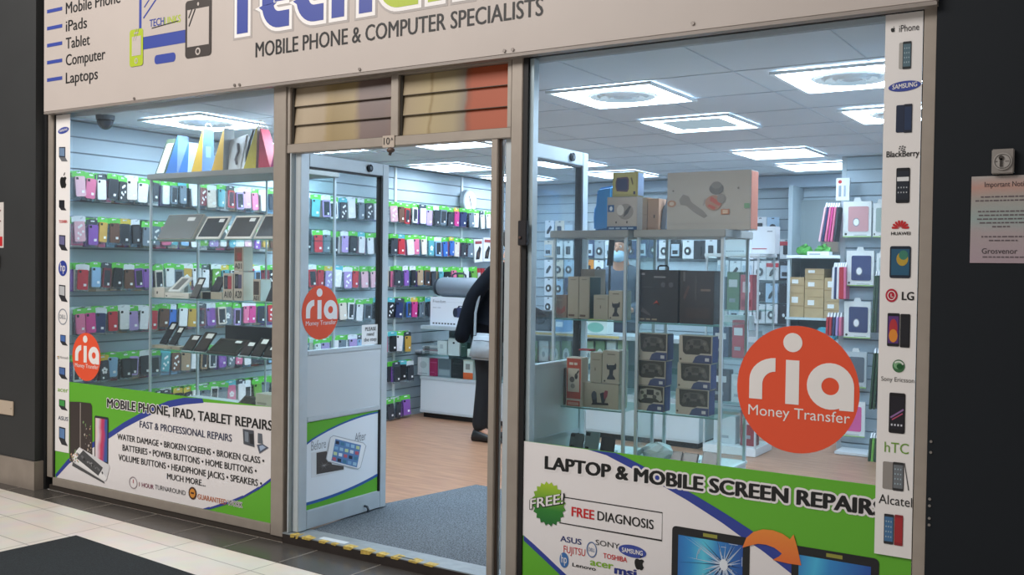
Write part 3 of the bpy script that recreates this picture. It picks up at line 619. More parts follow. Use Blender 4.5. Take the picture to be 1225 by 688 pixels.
for k in range(8):
    t_ = math.radians(172-164*k/7); r0, r1 = 0.004, 0.031
    d = Vector((math.cos(t_), math.sin(t_))); n_ = Vector((-d.y, d.x)); c0 = Vector((a[0], a[1]))
    f.poly([tuple(c0+d*r0), tuple(c0+d*r1*.55-n_*.0034), tuple(c0+d*r1*.9-n_*.0042), tuple(c0+d*r1+n_*.000), tuple(c0+d*r1*.9+n_*.0042), tuple(c0+d*r1*.55+n_*.0034)], SY, RED, 0.0005)
f.build('logo', st)
slet('HUAWEI', 1066, 281.0, 1089, 281.5, 3.8, INK, 0.02)
sphone(1064, 294.5, 1090, 332.5, '#2f5d7a', '#202a3a', 3)
f = MB(); a = spx(1066.5, 353.5); f.ell(a[0], a[1], 0.021, 0.0245, SY, mat('#b3203a', 0.45), 30, 0.0005); ring(f, a[0], a[1], 0.013, 0.0155, 0.0028, SY-0.0006, WHITE); f.rect(a[0]-0.003, a[1]-0.007, a[0]-0.0005, a[1]+0.006, SY-0.0007, WHITE); f.rect(a[0]-0.003, a[1]-0.007, a[0]+0.007, a[1]-0.0045, SY-0.0007, WHITE); f.build('logo', st)
slet('LG', 1079, 358.8, 1093, 359.2, 9.5, INK, 0.03)
sphone(1061, 375, 1076.5, 414, '#5a3a78', '#1c1c24', 4); sphone(1076.5, 376, 1089, 415.5, '#23242a', '#1b1b20')
f = MB(); a = spx(1075, 438); f.ell(a[0], a[1], 0.0215, 0.0235, SY, mat('#3f6f4a', 0.3), 28, 0.0005); f.ell(a[0]-0.004, a[1]+0.004, 0.0135, 0.015, SY-0.0006, mat('#7fae84', 0.3), 24, 0.0005); f.ell(a[0]+0.004, a[1]-0.001, 0.011, 0.010, SY-0.0012, mat('#1f5a30', 0.3), 24, 0.0005); f.stroke(arc(a[0], a[1], 0.0165, 20, 140), 0.006, SY-0.0018, mat('#d5e0d6', 0.4)); f.build('logo', st)
slet('Sony Ericsson', 1054, 455.5, 1093.5, 458.2, 5.2, mat('#55534f', 0.5), -0.004)
sphone(1063, 471, 1083.3, 517.5, '#1e1d27', '#141318', 5)
slet('hTC', 1058, 540.5, 1087, 543.5, 12, mat('#6c9a2f', 0.5), -0.01)
sphone(1067.5, 554, 1081.5, 586.5, '#6a7076', '#2a2b2e', 1, (1055.5, '#8f8a86'))
f = MB(); a = spx(1081.5, 554); b_ = spx(1087.5, 587); f.poly([(a[0], a[1]), (a[0]+0.0025, a[1]), (b_[0], b_[1]), (b_[0]-0.0035, b_[1])], SY, mat('#2a2b2e', 0.4), 0.0005); f.build('phone_picture', st)
slet('Alcatel', 1051, 602.5, 1091, 606.5, 11, INK, -0.006)
sphone(1057, 616, 1069.5, 650, '#3f6f9a', '#22252c', 1); sphone(1069.5, 617, 1080.5, 652, '#a3242c', '#8a1f28')

# left brand strip
lt = thing('brand_strip', 'narrow white vinyl strip of computer logos on the left window edge', 'sticker', (-5.86, 0, 0.25))
st = lt; SY = GY-0.0040
zl = py(75, 541, SY).z
MB().rect(-5.938, zl, -5.788, 2.435, GY-0.0025, WHITE, 0.0008).build('backing', lt)
def lbox(y0, y1, c0='#3b4a66', c1='#23262c', k=0, x0=70.5, x1=81):
    f = MB(); a = spx(x0, y1); b_ = spx(x1, y0); h = b_[1]-a[1]; w = b_[0]-a[0]
    f.poly([(a[0], a[1]+h*.35), (a[0]+w*.72, a[1]+h*.28), (a[0]+w*.72, b_[1]-h*.03), (a[0], b_[1])], SY, mat(c1, 0.4), 0.0005)
    f.poly([(a[0]+w*.07, a[1]+h*.42), (a[0]+w*.65, a[1]+h*.36), (a[0]+w*.65, b_[1]-h*.1), (a[0]+w*.07, b_[1]-h*.07)], SY-0.0006, mat(c0, 0.35), 0.0005)
    f.poly([(a[0], a[1]+h*.35), (a[0]+w*.72, a[1]+h*.28), (b_[0], a[1]), (a[0]+w*.3, a[1]+h*.04)], SY, mat('#6a6d72' if k else '#2b2d33', 0.4), 0.0005)
    f.build('laptop_picture', lt)
f = MB(); a = spx(75.8, 156); f.ell(a[0], a[1], 0.058, 0.020, SY, BLUE, 32, 0.0005, 0.12); f.text('SAMSUNG', a[0]-0.041, a[1]-0.010, a[0]+0.043, 0.014, SY-0.0008, WHITE, 0.02, a[1]-0.001); f.build('logo', lt)
lbox(175, 194, '#7089a8', '#2b303a', 1); f = MB(); a = spx(75.8, 217); apple_print(f, a[0], a[1], 0.098, SY, INK); f.build('logo', lt)
lbox(239, 252, '#20242c', '#17191d', 0, 70.5, 79.5)
slet('TOSHIBA', 70.5, 266.5, 80.5, 267, 3.4, RED, 0.02)
lbox(281, 300, '#6a6a92', '#2a2c38', 0)
f = MB(); a = spx(75, 321); f.ell(a[0], a[1], 0.046, 0.050, SY, NAVY, 28, 0.0005); f.text('hp', a[0]-0.026, a[1]-0.018, a[0]+0.028, 0.052, SY-0.0008, WHITE, 0.0); f.build('logo', lt)
lbox(341, 361, '#b9bcc0', '#26282d', 0)
f = MB(); a = spx(75, 379); ring(f, a[0], a[1], 0.046, 0.049, 0.006, SY, mat('#7d8794', 0.5)); f.text('DELL', a[0]-0.033, a[1]-0.013, a[0]+0.033, 0.026, SY, mat('#6d7884', 0.5), 0.0); f.build('logo', lt)
lbox(401, 413, '#4a6fae', '#2b3350', 0, 72, 81)
slet('Microsoft', 71.5, 429, 81.5, 429.5, 3.0, mat('#8a8a8a', 0.5))
f = MB()
for i, c in enumerate(('#c4553a', '#7aa23a', '#3f8ac0', '#d9b43a')):
    a = spx(68.6+(i % 2)*1.0, 426.2+(i//2)*1.9); f.rect(a[0], a[1]-0.006, a[0]+0.008, a[1]+0.001, SY, mat(c, 0.5), 0.0005)
f.build('logo', lt)
lbox(440, 453, '#4d6ea8', '#2a3148', 0)
slet('acer', 69, 468.5, 81.5, 469.5, 5.5, mat('#7fae3a', 0.5), 0.01)
lbox(479, 490, '#3f9a4a', '#23262a', 0); slet('ASUS', 69.5, 502.3, 81.3, 503.5, 4.6, mat('#56606e', 0.5), 0.02)
lbox(512, 532, '#5a7fb0', '#1f2126', 0)

# ------------------------------------------------------------------ round orange stickers
def ria(name, label, Y, X=None, cx=0, cz=0, r=0.2, rz=0.2, face='-Y'):
    t = thing(name, label, 'sticker', (cx, Y, cz) if face == '-Y' else (X, cx, cz), 0, 'round orange stickers')
    f = MB(); g = MB(); K = MB()
    f.ell(0, 0, r, rz, -0.0010, ORANGE, 56, 0.0008)
    k = r/0.236; kz = rz/0.245; y = -0.0022; h = []
    def S_(pts, w): K.stroke([(p[0]*k, p[1]*kz) for p in pts], w*k, y, WHITE)
    def PL(pts): K.poly([(p[0]*k, p[1]*kz) for p in pts], y, WHITE)
    # r: stem with a shoulder curving over to the right
    PL([(-.186, -.048), (-.186, .03)]+[(-.083+.103*math.cos(math.radians(180-90*i/8)), .028+.088*math.sin(math.radians(180-90*i/8))) for i in range(9)]+[(-.083, .063)]+[(-.083+.051*math.cos(math.radians(90+90*i/8)), .012+.051*math.sin(math.radians(90+90*i/8))) for i in range(9)]+[(-.134, -.048)])
    # i with its dot
    PL([(-.042, -.058), (.010, -.058), (.010, .112), (-.042, .112)]); K.ell(-.017*k, .180*kz, .037*k, .037*kz, y, WHITE, 24)
    # a: round bowl with a straight right side
    n = 32; cx_, cz_ = .128, .022; ro, ri = .088, .033
    O = [(cx_+ro*math.cos(2*PI*i/n), cz_+ro*math.sin(2*PI*i/n)) for i in range(n)]; I = [(cx_+ri*math.cos(2*PI*i/n), cz_+ri*math.sin(2*PI*i/n)) for i in range(n)]
    for i in range(n): PL([I[i], I[(i+1) % n], O[(i+1) % n], O[i]][::-1])
    y -= .0001; PL([(.163, -.066), (.216, -.066), (.216, .022), (.163, .0)])
    g.text('Money Transfer', -.188*k, -.112*kz, .203*k, .040*kz, y, WHITE, 0.0)
    if face == '+X':
        R = Matrix(((0, -1, 0, 0), (1, 0, 0, 0), (0, 0, 1, 0), (0, 0, 0, 1))); [q.xf(R) for q in (f, g, K)]
    f.build('disc', t, local=True); K.build('logo_lettering', t, local=True); g.build('caption_lettering', t, local=True)
ria('round_sticker', 'large round orange sticker with white letters on the right window', GY-0.0002, None, -1.1200, 1.041, 0.236, 0.2455)
ria('round_sticker', 'small round orange sticker above the green banner on the left window', GY-0.0002, None, -5.611, 0.893, 0.1455, 0.152)
ria('round_sticker', 'round orange sticker on the glass of the open left door', 0, -3.80+0.0208, 0.176, 1.235, 0.142, 0.148, '+X')
# ------------------------------------------------------------------ left window banner
BW = mat('#e4e1e2', 0.5, 0, 0.01, 2, 'banner_white')
t = thing('window_banner', 'green and white repair banner low on the left window', 'banner', (-4.95, 0, 0.09))
zt = 0.722; X0, X1 = -5.9385, -3.9635; zb = 0.0895
MB().rect(X0, zb, X1, zt, GY, GREEN, 0.0008).build('sheet', t)
def clipz(P, z): return [(max(X0, min(X1, p[0])), max(zb+.0005, min(z, p[1]))) for p in P]
sw = P2([(68, 572), (83, 554), (108, 537), (132, 523), (150, 511), (167, 502), (185, 493.5), (203, 486.5), (222, 483.0), (244, 481.2)])
lo = [(p[0]+0.00, p[1]) for p in sw]
q = py(326.5, 573, 0); br = P2([(326.5, 576), (310, 585.5), (291, 596), (270, 604), (251, 609.5), (243, 611)])
white = lo+[(X1, zt), (X1, br[0][1])]+br[1:]+[(br[-1][0], zb+.0006), (lo[0][0], zb+.0006)]
f = MB(); f.poly(clipz(white, zt-.0004), GY-0.0010, BW, 0.0006); f.build('white_field', t)
f = MB()
for i in range(len(sw)-1):
    a, b_ = sw[i], sw[i+1]; wd = 0.022+0.0015*i; wd2 = 0.022+0.0015*(i+1)
    f.poly(clipz([(a[0], a[1]-0.004), (b_[0], b_[1]-0.004), (b_[0]-0.012, min(b_[1]+wd2, zt)), (a[0]-0.012, min(a[1]+wd, zt))], zt-.0002), GY-0.0016, NAVY, 0.0006)
f.build('blue_swoosh', t); f = MB()
for i in range(len(br)-1):
    a, b_ = br[i], br[i+1]; f.poly(clipz([(b_[0], b_[1]), (a[0], a[1]), (a[0], a[1]+0.016), (b_[0], b_[1]+0.012)], zt), GY-0.0016, NAVY, 0.0006)
f.build('blue_swoosh', t)
f = MB(); ptext(f, 'MOBILE PHONE, IPAD, TABLET REPAIRS', (129, 488.5), (326.5, 513.5), 10.2, 0, BW, 0.03, -GY+0.0020, grow=0.055); f.build('headline_outline', t)
f = MB(); ptext(f, 'MOBILE PHONE, IPAD, TABLET REPAIRS', (129, 488.5), (326.5, 513.5), 10.2, 0, INK, 0.034, -GY+0.0030); f.build('headline_lettering', t)
for s_, a, b_, h_, m_, bo in (('FAST & PROFESSIONAL REPAIRS', (167.8, 512.8), (277.8, 526.8), 8.0, mat('#2b3350', .5), 0.016),
        ('WATER DAMAGE • BROKEN SCREENS • BROKEN GLASS •', (141, 527.5), (316.5, 553), 7.0, INK, 0.019), ('BATTERIES • POWER BUTTONS • HOME BUTTONS •', (147.3, 541.5), (307.5, 564.5), 7.2, INK, 0.019),
        ('VOLUME BUTTONS • HEADPHONE JACKS • SPEAKERS •', (142.5, 553.5), (313.8, 579), 7.2, INK, 0.019), ('MUCH MORE...', (200.5, 573.5), (246.3, 581.3), 7.0, INK, 0.019),
        ('1 HOUR', (167, 582), (184.5, 585), 5.2, mat('#7a2c4a', .5), 0.012), ('TURNAROUND', (186, 585), (222.5, 592.5), 5.4, mat('#33353a', .5), 0.0),
        ('GUARANTEED', (237, 598), (271.5, 602.5), 6.0, mat('#b9622a', .5), 0.015), ('WORK', (273, 604), (290.5, 607), 5.8, INK, 0.012)):
    if s_ == 'WORK': f = MB(); ptext(f, s_, a, b_, h_, 0, BW, .02, -GY+0.0025, grow=.06); f.build('lettering_outline', t)
    f = MB(); ptext(f, s_, a, b_, h_, 0, m_, bo, -GY+0.0030); f.build('lettering', t)
f = MB(); a = py(160, 577.5, 0); ring(f, a.x, a.z, 0.036, 0.034, 0.006, GY-0.003, mat('#9a8f94', .5)); f.rect(a.x-0.003, a.z-0.002, a.x+0.003, a.z+0.02, GY-0.003, mat('#b04a5a', .5)); f.build('clock_icon', t)
f = MB(); a = py(231, 590, 0); f.ell(a.x, a.z, 0.036, 0.037, GY-0.003, mat('#4a2c1a', .5), 14, 0.0005); f.ell(a.x, a.z, 0.024, 0.026, GY-0.0036, mat('#d08a35', .5), 20, 0.0005); f.rect(a.x-0.014, a.z-0.004, a.x+0.014, a.z+0.006, GY-0.0042, mat('#4a2c1a', .5)); f.build('seal_icon', t)
# printed phones at its left
f = MB(); A = P2([(83.8, 552), (83.8, 480.5), (96, 480.8), (109, 482.5), (110.5, 486), (111, 549), (100, 556)])
BR = mat('#3a3230', 0.4); f.poly(A, GY-0.0022, BR, 0.0006)
a = py(96.3, 481, 0); b_ = py(97.3, 553, 0); f.rect(a.x, b_.z+.004, a.x+0.010, a.z-.004, GY-0.003, mat('#8d857f', .4))
rr = random.Random(5)
for k in range(60):
    px_ = rr.uniform(99, 110) if k < 36 else rr.uniform(84, 95); yy = rr.uniform(505, 550) if k < 36 else rr.uniform(538, 553)
    c = py(px_, yy, 0); d = rr.uniform(.003, .010); f.poly([(c.x-d, c.z), (c.x, c.z-d*1.2), (c.x+d, c.z+d*.3), (c.x+.2*d, c.z+d)], GY-0.0030-0.00003*k, mat(rr.choice(['#b5aca5', '#7d9a6a', '#c9a58a', '#57504c']), .4), 0.0004)
f.build('shattered_phone_picture', t)
f = MB(); a = py(113.5, 553, 0); b_ = py(130.3, 499.5, 0)
f.rrect(a.x, a.z, b_.x, b_.z, 0.012, GY-0.0024, mat('#2a2b33', .4), 0.0006, 3)
MATS['printed_gradient'] = ramp_mat('printed_gradient', [(0, '#e8bfae'), (.25, '#d8d2de'), (.5, '#c23a5f'), (.62, '#b23a6a'), (.75, '#3a4f9e'), (1, '#2c6a9c')], 0, 0.4, 0.55, 5.0, a.x+4.95, b_.x+4.95)
f.rect(a.x+.010, a.z+.016, b_.x-.010, b_.z-.014, GY-0.0031, MATS['printed_gradient']); f.build('phone_picture', t)
f = MB(); f.poly(P2([(95.8, 535), (99, 539), (129, 572), (125.5, 575.5), (88, 552), (86.5, 546)][::-1]), GY-0.0042, mat('#e9e9ea', .4), 0.0006)
f.poly(P2([(100.5, 538.5), (124, 559.5), (118.5, 569), (92.5, 548)]), GY-0.0049, mat('#45474b', .4), 0.0006)
f.poly(P2([(95.8, 535), (131, 556), (132, 559.5), (128, 574.5), (125.5, 575.5), (99, 541)]), GY-0.0040, mat('#d4d5d8', .4), 0.0006)
for k in range(40):
    u, v = rr.random(), rr.random(); c = py(94+u*28+v*5-2, 541+u*20+v*6, 0); d = rr.uniform(.004, .011); f.poly([(c.x-d, c.z), (c.x, c.z-d), (c.x+d, c.z+d*.3), (c.x, c.z+d)], GY-0.0055-0.00002*k, mat(rr.choice(['#8d8f93', '#26272a', '#6a6c70', '#303236']), .4), 0.0004)
f.poly(P2([(88, 553), (125, 576), (126, 578.5), (87, 557)]), GY-0.0039, mat('#4b4d50', .4), 0.0005)
f.build('cracked_phone_picture', t)
f = MB(); f.poly(P2([(291, 513), (304, 515), (305, 535), (292, 531)]), GY-0.003, mat('#4a4f58', .4), 0.0005); f.poly(P2([(293.5, 516), (298, 517), (298, 529), (294, 528)]), GY-0.0037, mat('#7d8894', .4), 0.0005); f.poly(P2([(299, 519), (303.5, 519), (304, 532), (300, 531)]), GY-0.0037, mat('#23262c', .4), 0.0005)
f.poly(P2([(309, 518), (314, 519), (315, 531), (309, 530)]), GY-0.003, mat('#5d646e', .4), 0.0005); f.poly(P2([(308, 532), (315, 531), (322, 535.5), (311, 542.5)]), GY-0.0037, mat('#50586a', .4), 0.0005); f.poly(P2([(311, 533.5), (315, 532.5), (319, 535.3), (312.5, 539.5)]), GY-0.0043, mat('#9fb2cc', .4), 0.0005)
f.build('devices_picture', t)

# ------------------------------------------------------------------ right window banner
t = thing('window_banner', 'green and white repair banner low on the right window', 'banner', (-1.5, 0, 0.09))
zt = 0.7105; X0, X1 = -2.3505, -0.6910
MB().rect(X0, zb, X1, zt, GY, GREEN, 0.0008).build('sheet', t)
C5 = lambda L: [(620+.2776*a, 500+.2777*b) for a, b in L]
up = P2(C5([(420, 151), (470, 172), (540, 208), (620, 252), (700, 298), (780, 343), (860, 391), (930, 435), (1000, 481), (1080, 535), (1200, 616), (1330, 706), (1500, 825), (1680, 950)]))
dn = P2(C5([(300, 136), (380, 160), (470, 207), (560, 256), (655, 312), (730, 355), (800, 400), (880, 452), (955, 507), (1050, 570), (1170, 665), (1290, 760), (1440, 880), (1580, 985)]))
bl = P2(C5([(25, 506), (70, 545), (120, 592), (170, 640), (215, 682), (270, 740), (330, 800), (360, 830)])); bl2 = P2(C5([(25, 528), (70, 570), (120, 617), (165, 660), (200, 694), (255, 752), (310, 812), (340, 840)]))
def clr(P): return [(max(X0, min(X1, p[0])), max(zb+.0005, min(zt-.0003, p[1]))) for p in P]
f = MB(); f.poly(clr([(X0, zt)]+dn+[(bl[-1][0], zb)]+bl[::-1]+[(X0, bl[0][1])]), GY-0.0010, BW, 0.0006); f.build('white_field', t)
for U, D_ in ((up, dn), (bl, bl2)):
    f = MB()
    for i in range(len(U)-1): f.poly(clr([D_[i], D_[i+1], U[i+1], U[i]]), GY-0.0016, NAVY, 0.0006)
    f.build('blue_swoosh', t)
f = MB(); ptext(f, 'LAPTOP & MOBILE SCREEN REPAIRS', (653, 561), (1058, 617.2), 14.8, 0, BW, 0.045, -GY+0.0020, grow=0.085); f.build('headline_outline', t)
f = MB(); ptext(f, 'LAPTOP & MOBILE SCREEN REPAIRS', (653, 561), (1058, 617.2), 14.8, 0, INK, 0.050, -GY+0.0030); f.build('headline_lettering', t)
f = MB(); P = P2(C5([(180, 338), (622, 408), (620, 527), (180, 452)])); zt1 = (P[0][1]+P[1][1])/2; zb1 = (P[2][1]+P[3][1])/2
f.stroke([(P[0][0], zt1), (P[1][0], zt1), (P[1][0], zb1), (P[0][0], zb1)], 0.004, GY-0.0026, INK); f.build('offer_box', t)
for s_, a, b_, h_, m_, bo in (('FREE', (232, 423), (328, 436), 10.8, RED, 0.03), ('DIAGNOSIS', (343, 441), (584, 478), 10.8, INK, 0.019)):
    f = MB(); ptext(f, s_, C5([a])[0], C5([b_])[0], h_, 0, m_, bo, -GY+0.0026); f.build('lettering', t)
f = MB(); a = py(*C5([(133, 370)])[0]); n = 40; SG = ramp_mat('seal_green', [(0, '#1f6a2c'), (.35, '#2f7d2f'), (.7, '#7aa82e'), (1, '#a3c232')], 2, 0.5, 0, 8, a.z-.09-.09, a.z+.09-.09)
pts = [(a.x+(.088 if i % 2 else .075)*math.cos(2*PI*i/n), a.z+(.1 if i % 2 else .088)*math.sin(2*PI*i/n)) for i in range(n)]
f.poly(pts, GY-0.0036, SG, 0.0008); f.build('seal', t)
A = py(*C5([(55, 392)])[0]); B_ = py(*C5([(198, 372)])[0])
f = MB(); f.text('FREE!', A.x, A.z, B_.x, 0.045, GY-0.0048, INK, 0.07, B_.z+0.003); f.text('FREE!', A.x, A.z+0.002, B_.x-0.003, 0.043, GY-0.0056, BW, 0.02, B_.z+0.005); f.build('seal_lettering', t)
def logo(f, s_, a, b_, h_, m_, bo=0.0): ptext(f, s_, C5([a])[0], C5([b_])[0], h_, 0, m_, bo, -GY+0.0026)
f = MB()
logo(f, 'ASUS', (183, 534), (273, 542), 6.5, mat('#2a3570', .5), 0.02); logo(f, 'SONY', (335, 548), (438, 562), 6.2, mat('#3a3a3c', .5), 0.01); logo(f, 'FUJITSU', (197, 580), (290, 594), 8.2, RED, -0.012)
logo(f, 'TOSHIBA', (368, 604), (470, 620), 5.8, RED, 0.02); logo(f, 'acer', (312, 636), (410, 648), 8.2, mat('#7fae2f', .5), 0.03); logo(f, 'msi', (418, 673), (508, 682), 9.5, mat('#23307e', .5), 0.05); logo(f, 'Lenovo', (235, 640), (335, 656), 4.2, INK, 0.02)
f.build('logo_lettering', t)
f = MB(); a = py(*C5([(493, 574)])[0]); f.ell(a.x, a.z, 0.065, 0.026, GY-0.0024, BLUE, 30, 0.0005, -0.02); f.text('SAMSUNG', a.x-.048, a.z-.010, a.x+.048, .019, GY-0.0032, WHITE, .02); f.build('logo', t)
f = MB(); a = py(*C5([(318, 567)])[0]); ring(f, a.x, a.z, .023, .032, .0045, GY-0.0026, mat('#4a6a9a', .5)); f.text('DELL', a.x-.016, a.z-.008, a.x+.016, .015, GY-0.0026, mat('#4a6a9a', .5)); f.build('logo', t)
f = MB(); a = py(*C5([(199, 612)])[0]); f.ell(a.x, a.z, .023, .034, GY-0.0026, mat('#3a6fae', .5), 24, 0.0005); f.text('hp', a.x-.014, a.z-.012, a.x+.014, .036, GY-0.0034, WHITE); f.build('logo', t)
f = MB(); a = py(*C5([(524, 626)])[0]); apple_print(f, a.x, a.z, .062, GY-0.0026, INK); f.build('logo', t)
# two screens and the arrow
def screen(name, tl, tr, cracked):
    A, B_ = P2(C5([tl]))[0], P2(C5([tr]))[0]; z1 = (A[1]+B_[1])/2; z0 = zb+.001; f = MB(); x0, x1 = A[0], min(B_[0], X1-.002)
    f.rrect(x0, z0-.0, x1, z1, 0.018, GY-0.0024, mat('#15171c', .4), 0.0006)
    W_ = x1-x0; dx = (x0+x1)/2+1.5
    m_ = ramp_mat('screen_blue_'+name, [(0, '#1f4fa8'), (.25, '#2f8fcf'), (.42, '#58c4e0'), (.62, '#2f7fc4'), (1, '#1d3f98')] if cracked else [(0, '#2a6fc0'), (.28, '#46b4dd'), (.45, '#2f86c8'), (1, '#1f3f9a')], 0, 0.35, 0.25, 3.5, x0+1.5, x1+1.5)
    f.rect(x0+.028, z0+.02, x1-.028, z1-.034, GY-0.0031, m_); f.rect((x0+x1)/2-.03, z1-.024, (x0+x1)/2+.03, z1-.010, GY-0.0031, mat('#8f8f3a', .5))
    f.build('screen_picture', t)
    if cracked:
        g = MB(); c = P2(C5([(887, 632)]))[0]; r_ = random.Random(11); ck = mat('#b9cbe0', .4); k = 0
        for i in range(46):
            an = 2*PI*i/46+r_.uniform(-.05, .05); L = r_.uniform(.05, .24); p0 = (c[0]+.012*math.cos(an), c[1]+.012*math.sin(an)); p1 = (c[0]+L*math.cos(an), c[1]+L*math.sin(an))
            cl = lambda p: (max(x0+.03, min(x1-.03, p[0])), max(z0+.022, min(z1-.036, p[1])))
            p1 = cl(p1); n_ = Vector((-math.sin(an), math.cos(an)))*r_.uniform(.0015, .004)
            g.poly([(p0[0]-n_.x, p0[1]-n_.y), p1, (p0[0]+n_.x, p0[1]+n_.y)], GY-0.0038-0.00001*i, ck if i % 3 else mat('#17305e', .4), 0.0004)
        for rad in (.035, .07, .11):
            for i in range(14):
                if r_.random() < .6:
                    a0 = r_.uniform(0, 360); pp = arc(c[0], c[1], rad*r_.uniform(.85, 1.1), a0, a0+r_.uniform(10, 24), 2); pp = [(max(x0+.03, min(x1-.03, p[0])), min(z1-.036, p[1])) for p in pp]; g.stroke(pp, .0022, GY-0.0042, ck, 0.0003)
        g.ell(c[0], c[1], .018, .024, GY-0.0044, mat('#dfe6ee', .4), 9, 0.0004); g.build('crack', t)
screen('broken', (665, 466), (1000, 514), True); screen('mended', (1180, 546), (1556, 607), False)
f = MB(); OA = ramp_mat('arrow_orange', [(0, '#d9542c'), (1, '#e8923a')], 2, 0.5, 0, 8, .18, .45)
P = [(968, 558), (985, 515), (1015, 490), (1055, 479), (1100, 483), (1140, 498), (1165, 515), (1172, 522), (1188, 501), (1205, 560), (1221, 634), (1165, 626), (1098, 610), (1125, 596), (1138, 583), (1105, 558), (1070, 545), (1035, 541), (1003, 548)]
f.poly(P2(C5(P)), GY-0.0046, OA, 0.0008); f.build('arrow', t)

# ------------------------------------------------------------------ poster and notice on the open left door (face towards +X)
RX = Matrix(((0, -1, 0, 0), (1, 0, 0, 0), (0, 0, 1, 0), (0, 0, 0, 1)))
def dx_(x, y): p = pxx(x, y, -3.79); return p.y, p.z      # along the leaf, height
t = thing('door_poster', 'green and white before and after poster on the lower part of the open left door', 'poster', (-3.7898, 0.36, 0.165))
def dbuild(f, name, lvl=0): f.xf(Matrix.Translation((-3.7896, 0, 0)) @ RX).build(name, t)
y0, y1, z0, z1 = 0.087, 0.675, 0.166, 0.642
f = MB(); f.rect(y0, z0, y1, z1, -0.0010, GREEN, 0.0008); dbuild(f, 'sheet')
n = 14; T_ = []; B_ = []
for i in range(n+1):
    s_ = i/n; yy = y0+(y1-y0)*s_; T_.append((yy, z1-0.115+0.105*math.sin(s_*PI/2)**0.8*0.98)); B_.append((yy, z0+0.035+0.058*(s_**2.2)))
f = MB(); f.poly(B_+T_[::-1], -0.0018, mat('#e6ecf2', .45), 0.0006); dbuild(f, 'white_field')
f = MB()
f.stroke(T_, 0.010, -0.0026, mat('#2b5aa0', .5)); f.stroke([(p[0], p[1]) for p in B_], 0.016, -0.0027, mat('#2b5aa0', .5)); dbuild(f, 'blue_line')
def dtxt(s_, a, b_, h_, m_, name='lettering'):
    A = dx_(*a); B2 = dx_(*b_); f = MB(); f.text(s_, A[0], (A[1]+B2[1])/2, B2[0], h_, -0.0030, m_, -0.008); dbuild(f, name)
C8 = lambda a, b: (330+.2776*a, 500+.2777*b)
dtxt('Before', C8(150, 138), C8(214, 131), .050, mat('#9aa0a6', .5)); dtxt('After', C8(338, 102), C8(386, 96), .050, mat('#8a9096', .5))
def dp(L): return [dx_(*C8(a, b)) for a, b in L]
f = MB(); f.poly(dp([(150, 150), (214, 138), (293, 205), (293, 228), (152, 258)]), -0.0030, mat('#dcdfe2', .4), 0.0005); f.poly(dp([(173, 150), (216, 143), (240, 200), (290, 208), (290, 222), (173, 243)]), -0.0036, mat('#4b4644', .4), 0.0005)
r_ = random.Random(2)
for i in range(12): a = 2*PI*i/12; c = dp([(205, 205)])[0]; L = r_.uniform(.02, .05); f.poly([(c[0], c[1]-.001), (c[0]+L*math.cos(a), c[1]+L*.7*math.sin(a)), (c[0], c[1]+.001)], -0.0042-0.00001*i, mat('#a8a4a2', .4), 0.0003)
dbuild(f, 'cracked_phone_picture')
f = MB(); f.poly(dp([(245, 76), (375, 108), (385, 120), (362, 212), (350, 220), (222, 187), (214, 176), (232, 84)]), -0.0048, mat('#eef0f2', .4), 0.0006); f.stroke(dp([(245, 76), (375, 108), (385, 120), (362, 212), (350, 220), (222, 187), (214, 176), (232, 84), (245, 76)]), .004, -0.0054, mat('#aab0b6', .4))
f.poly(dp([(254, 90), (364, 117), (346, 213), (236, 183)]), -0.0055, mat('#5d86b8', .4), 0.0005)
k = 0
for i in range(5):
    for j in range(4):
        u, v = (i+.5)/5, (j+.5)/4; ax = 254+(364-254)*u-(18)*v; ay = 90+27*u+94*v; k += 1
        f.poly(dp([(ax-8, ay-7), (ax+7, ay-4), (ax+6, ay+10), (ax-9, ay+7)]), -0.0061, mat(['#d9e4ec', '#3f7f9c', '#c9d9a0', '#262c44', '#9fc7dc', '#c05a6a', '#7fb0d4'][k*3 % 7], .4), 0.0004)
dbuild(f, 'mended_phone_picture')
t = thing('step_notice', 'small white mind the step notice on the glass of open left door', 'notice', (-3.7960, 0.63, 1.02))
A = dx_(432.5, 415); B2 = dx_(455, 390)
def nb(f, name): f.xf(Matrix.Translation((-3.7955, 0, 0)) @ RX).build(name, t)
f = MB(); ya, yb, za, zb_ = 0.533, 0.700, 1.034, 1.150; f.rect(ya, za, yb-.02, zb_, -0.0010, mat('#eceeee', .5), 0.0008); nb(f, 'sheet')
f = MB(); f.text('PLEASE', ya+.028, za+.081, yb-.045, .021, -0.0022, INK, .02); f.text('mind', ya+.042, za+.051, yb-.062, .021, -0.0022, INK, .01); f.text('the step', ya+.018, za+.020, yb-.040, .021, -0.0022, INK, .01); nb(f, 'lettering')

# ------------------------------------------------------------------ things on the mall walls
WY = -0.031
A = py(1162.5, 211.5, WY); x0 = A.x; z1 = A.z; z0 = py(1160, 314.5, WY).z; x1 = x0+0.215
t = thing('wall_notice', 'paper notice with a grey switch above it on the dark right wall', 'notice', ((x0+x1)/2, WY, z0))
NM = ramp_mat('notice_paper', [(0, '#a4939c'), (.35, '#a59a9c'), (.5, '#93a3a2'), (.75, '#a09a95'), (.88, '#b58f84'), (1, '#a9a3a0')], 2, 0.6, 0.1, 7, 0, z1-z0)
MB().rect(x0, z0, x1, z1, WY-0.002, NM, 0.0018).build('sheet', t)
def nt(s_, a, b_, h_, bo=0.0, m=None):
    f = MB(); A = py(a[0], a[1], WY); B_ = py(b_[0], b_[1], WY); f.text(s_, A.x, A.z, B_.x, h_, WY-0.0030, m or mat('#3c3438', .6), bo); f.build('lettering', t)
nt('Important Notice', (1178, 224), (1232, 225), .0175)
r_ = random.Random(8)
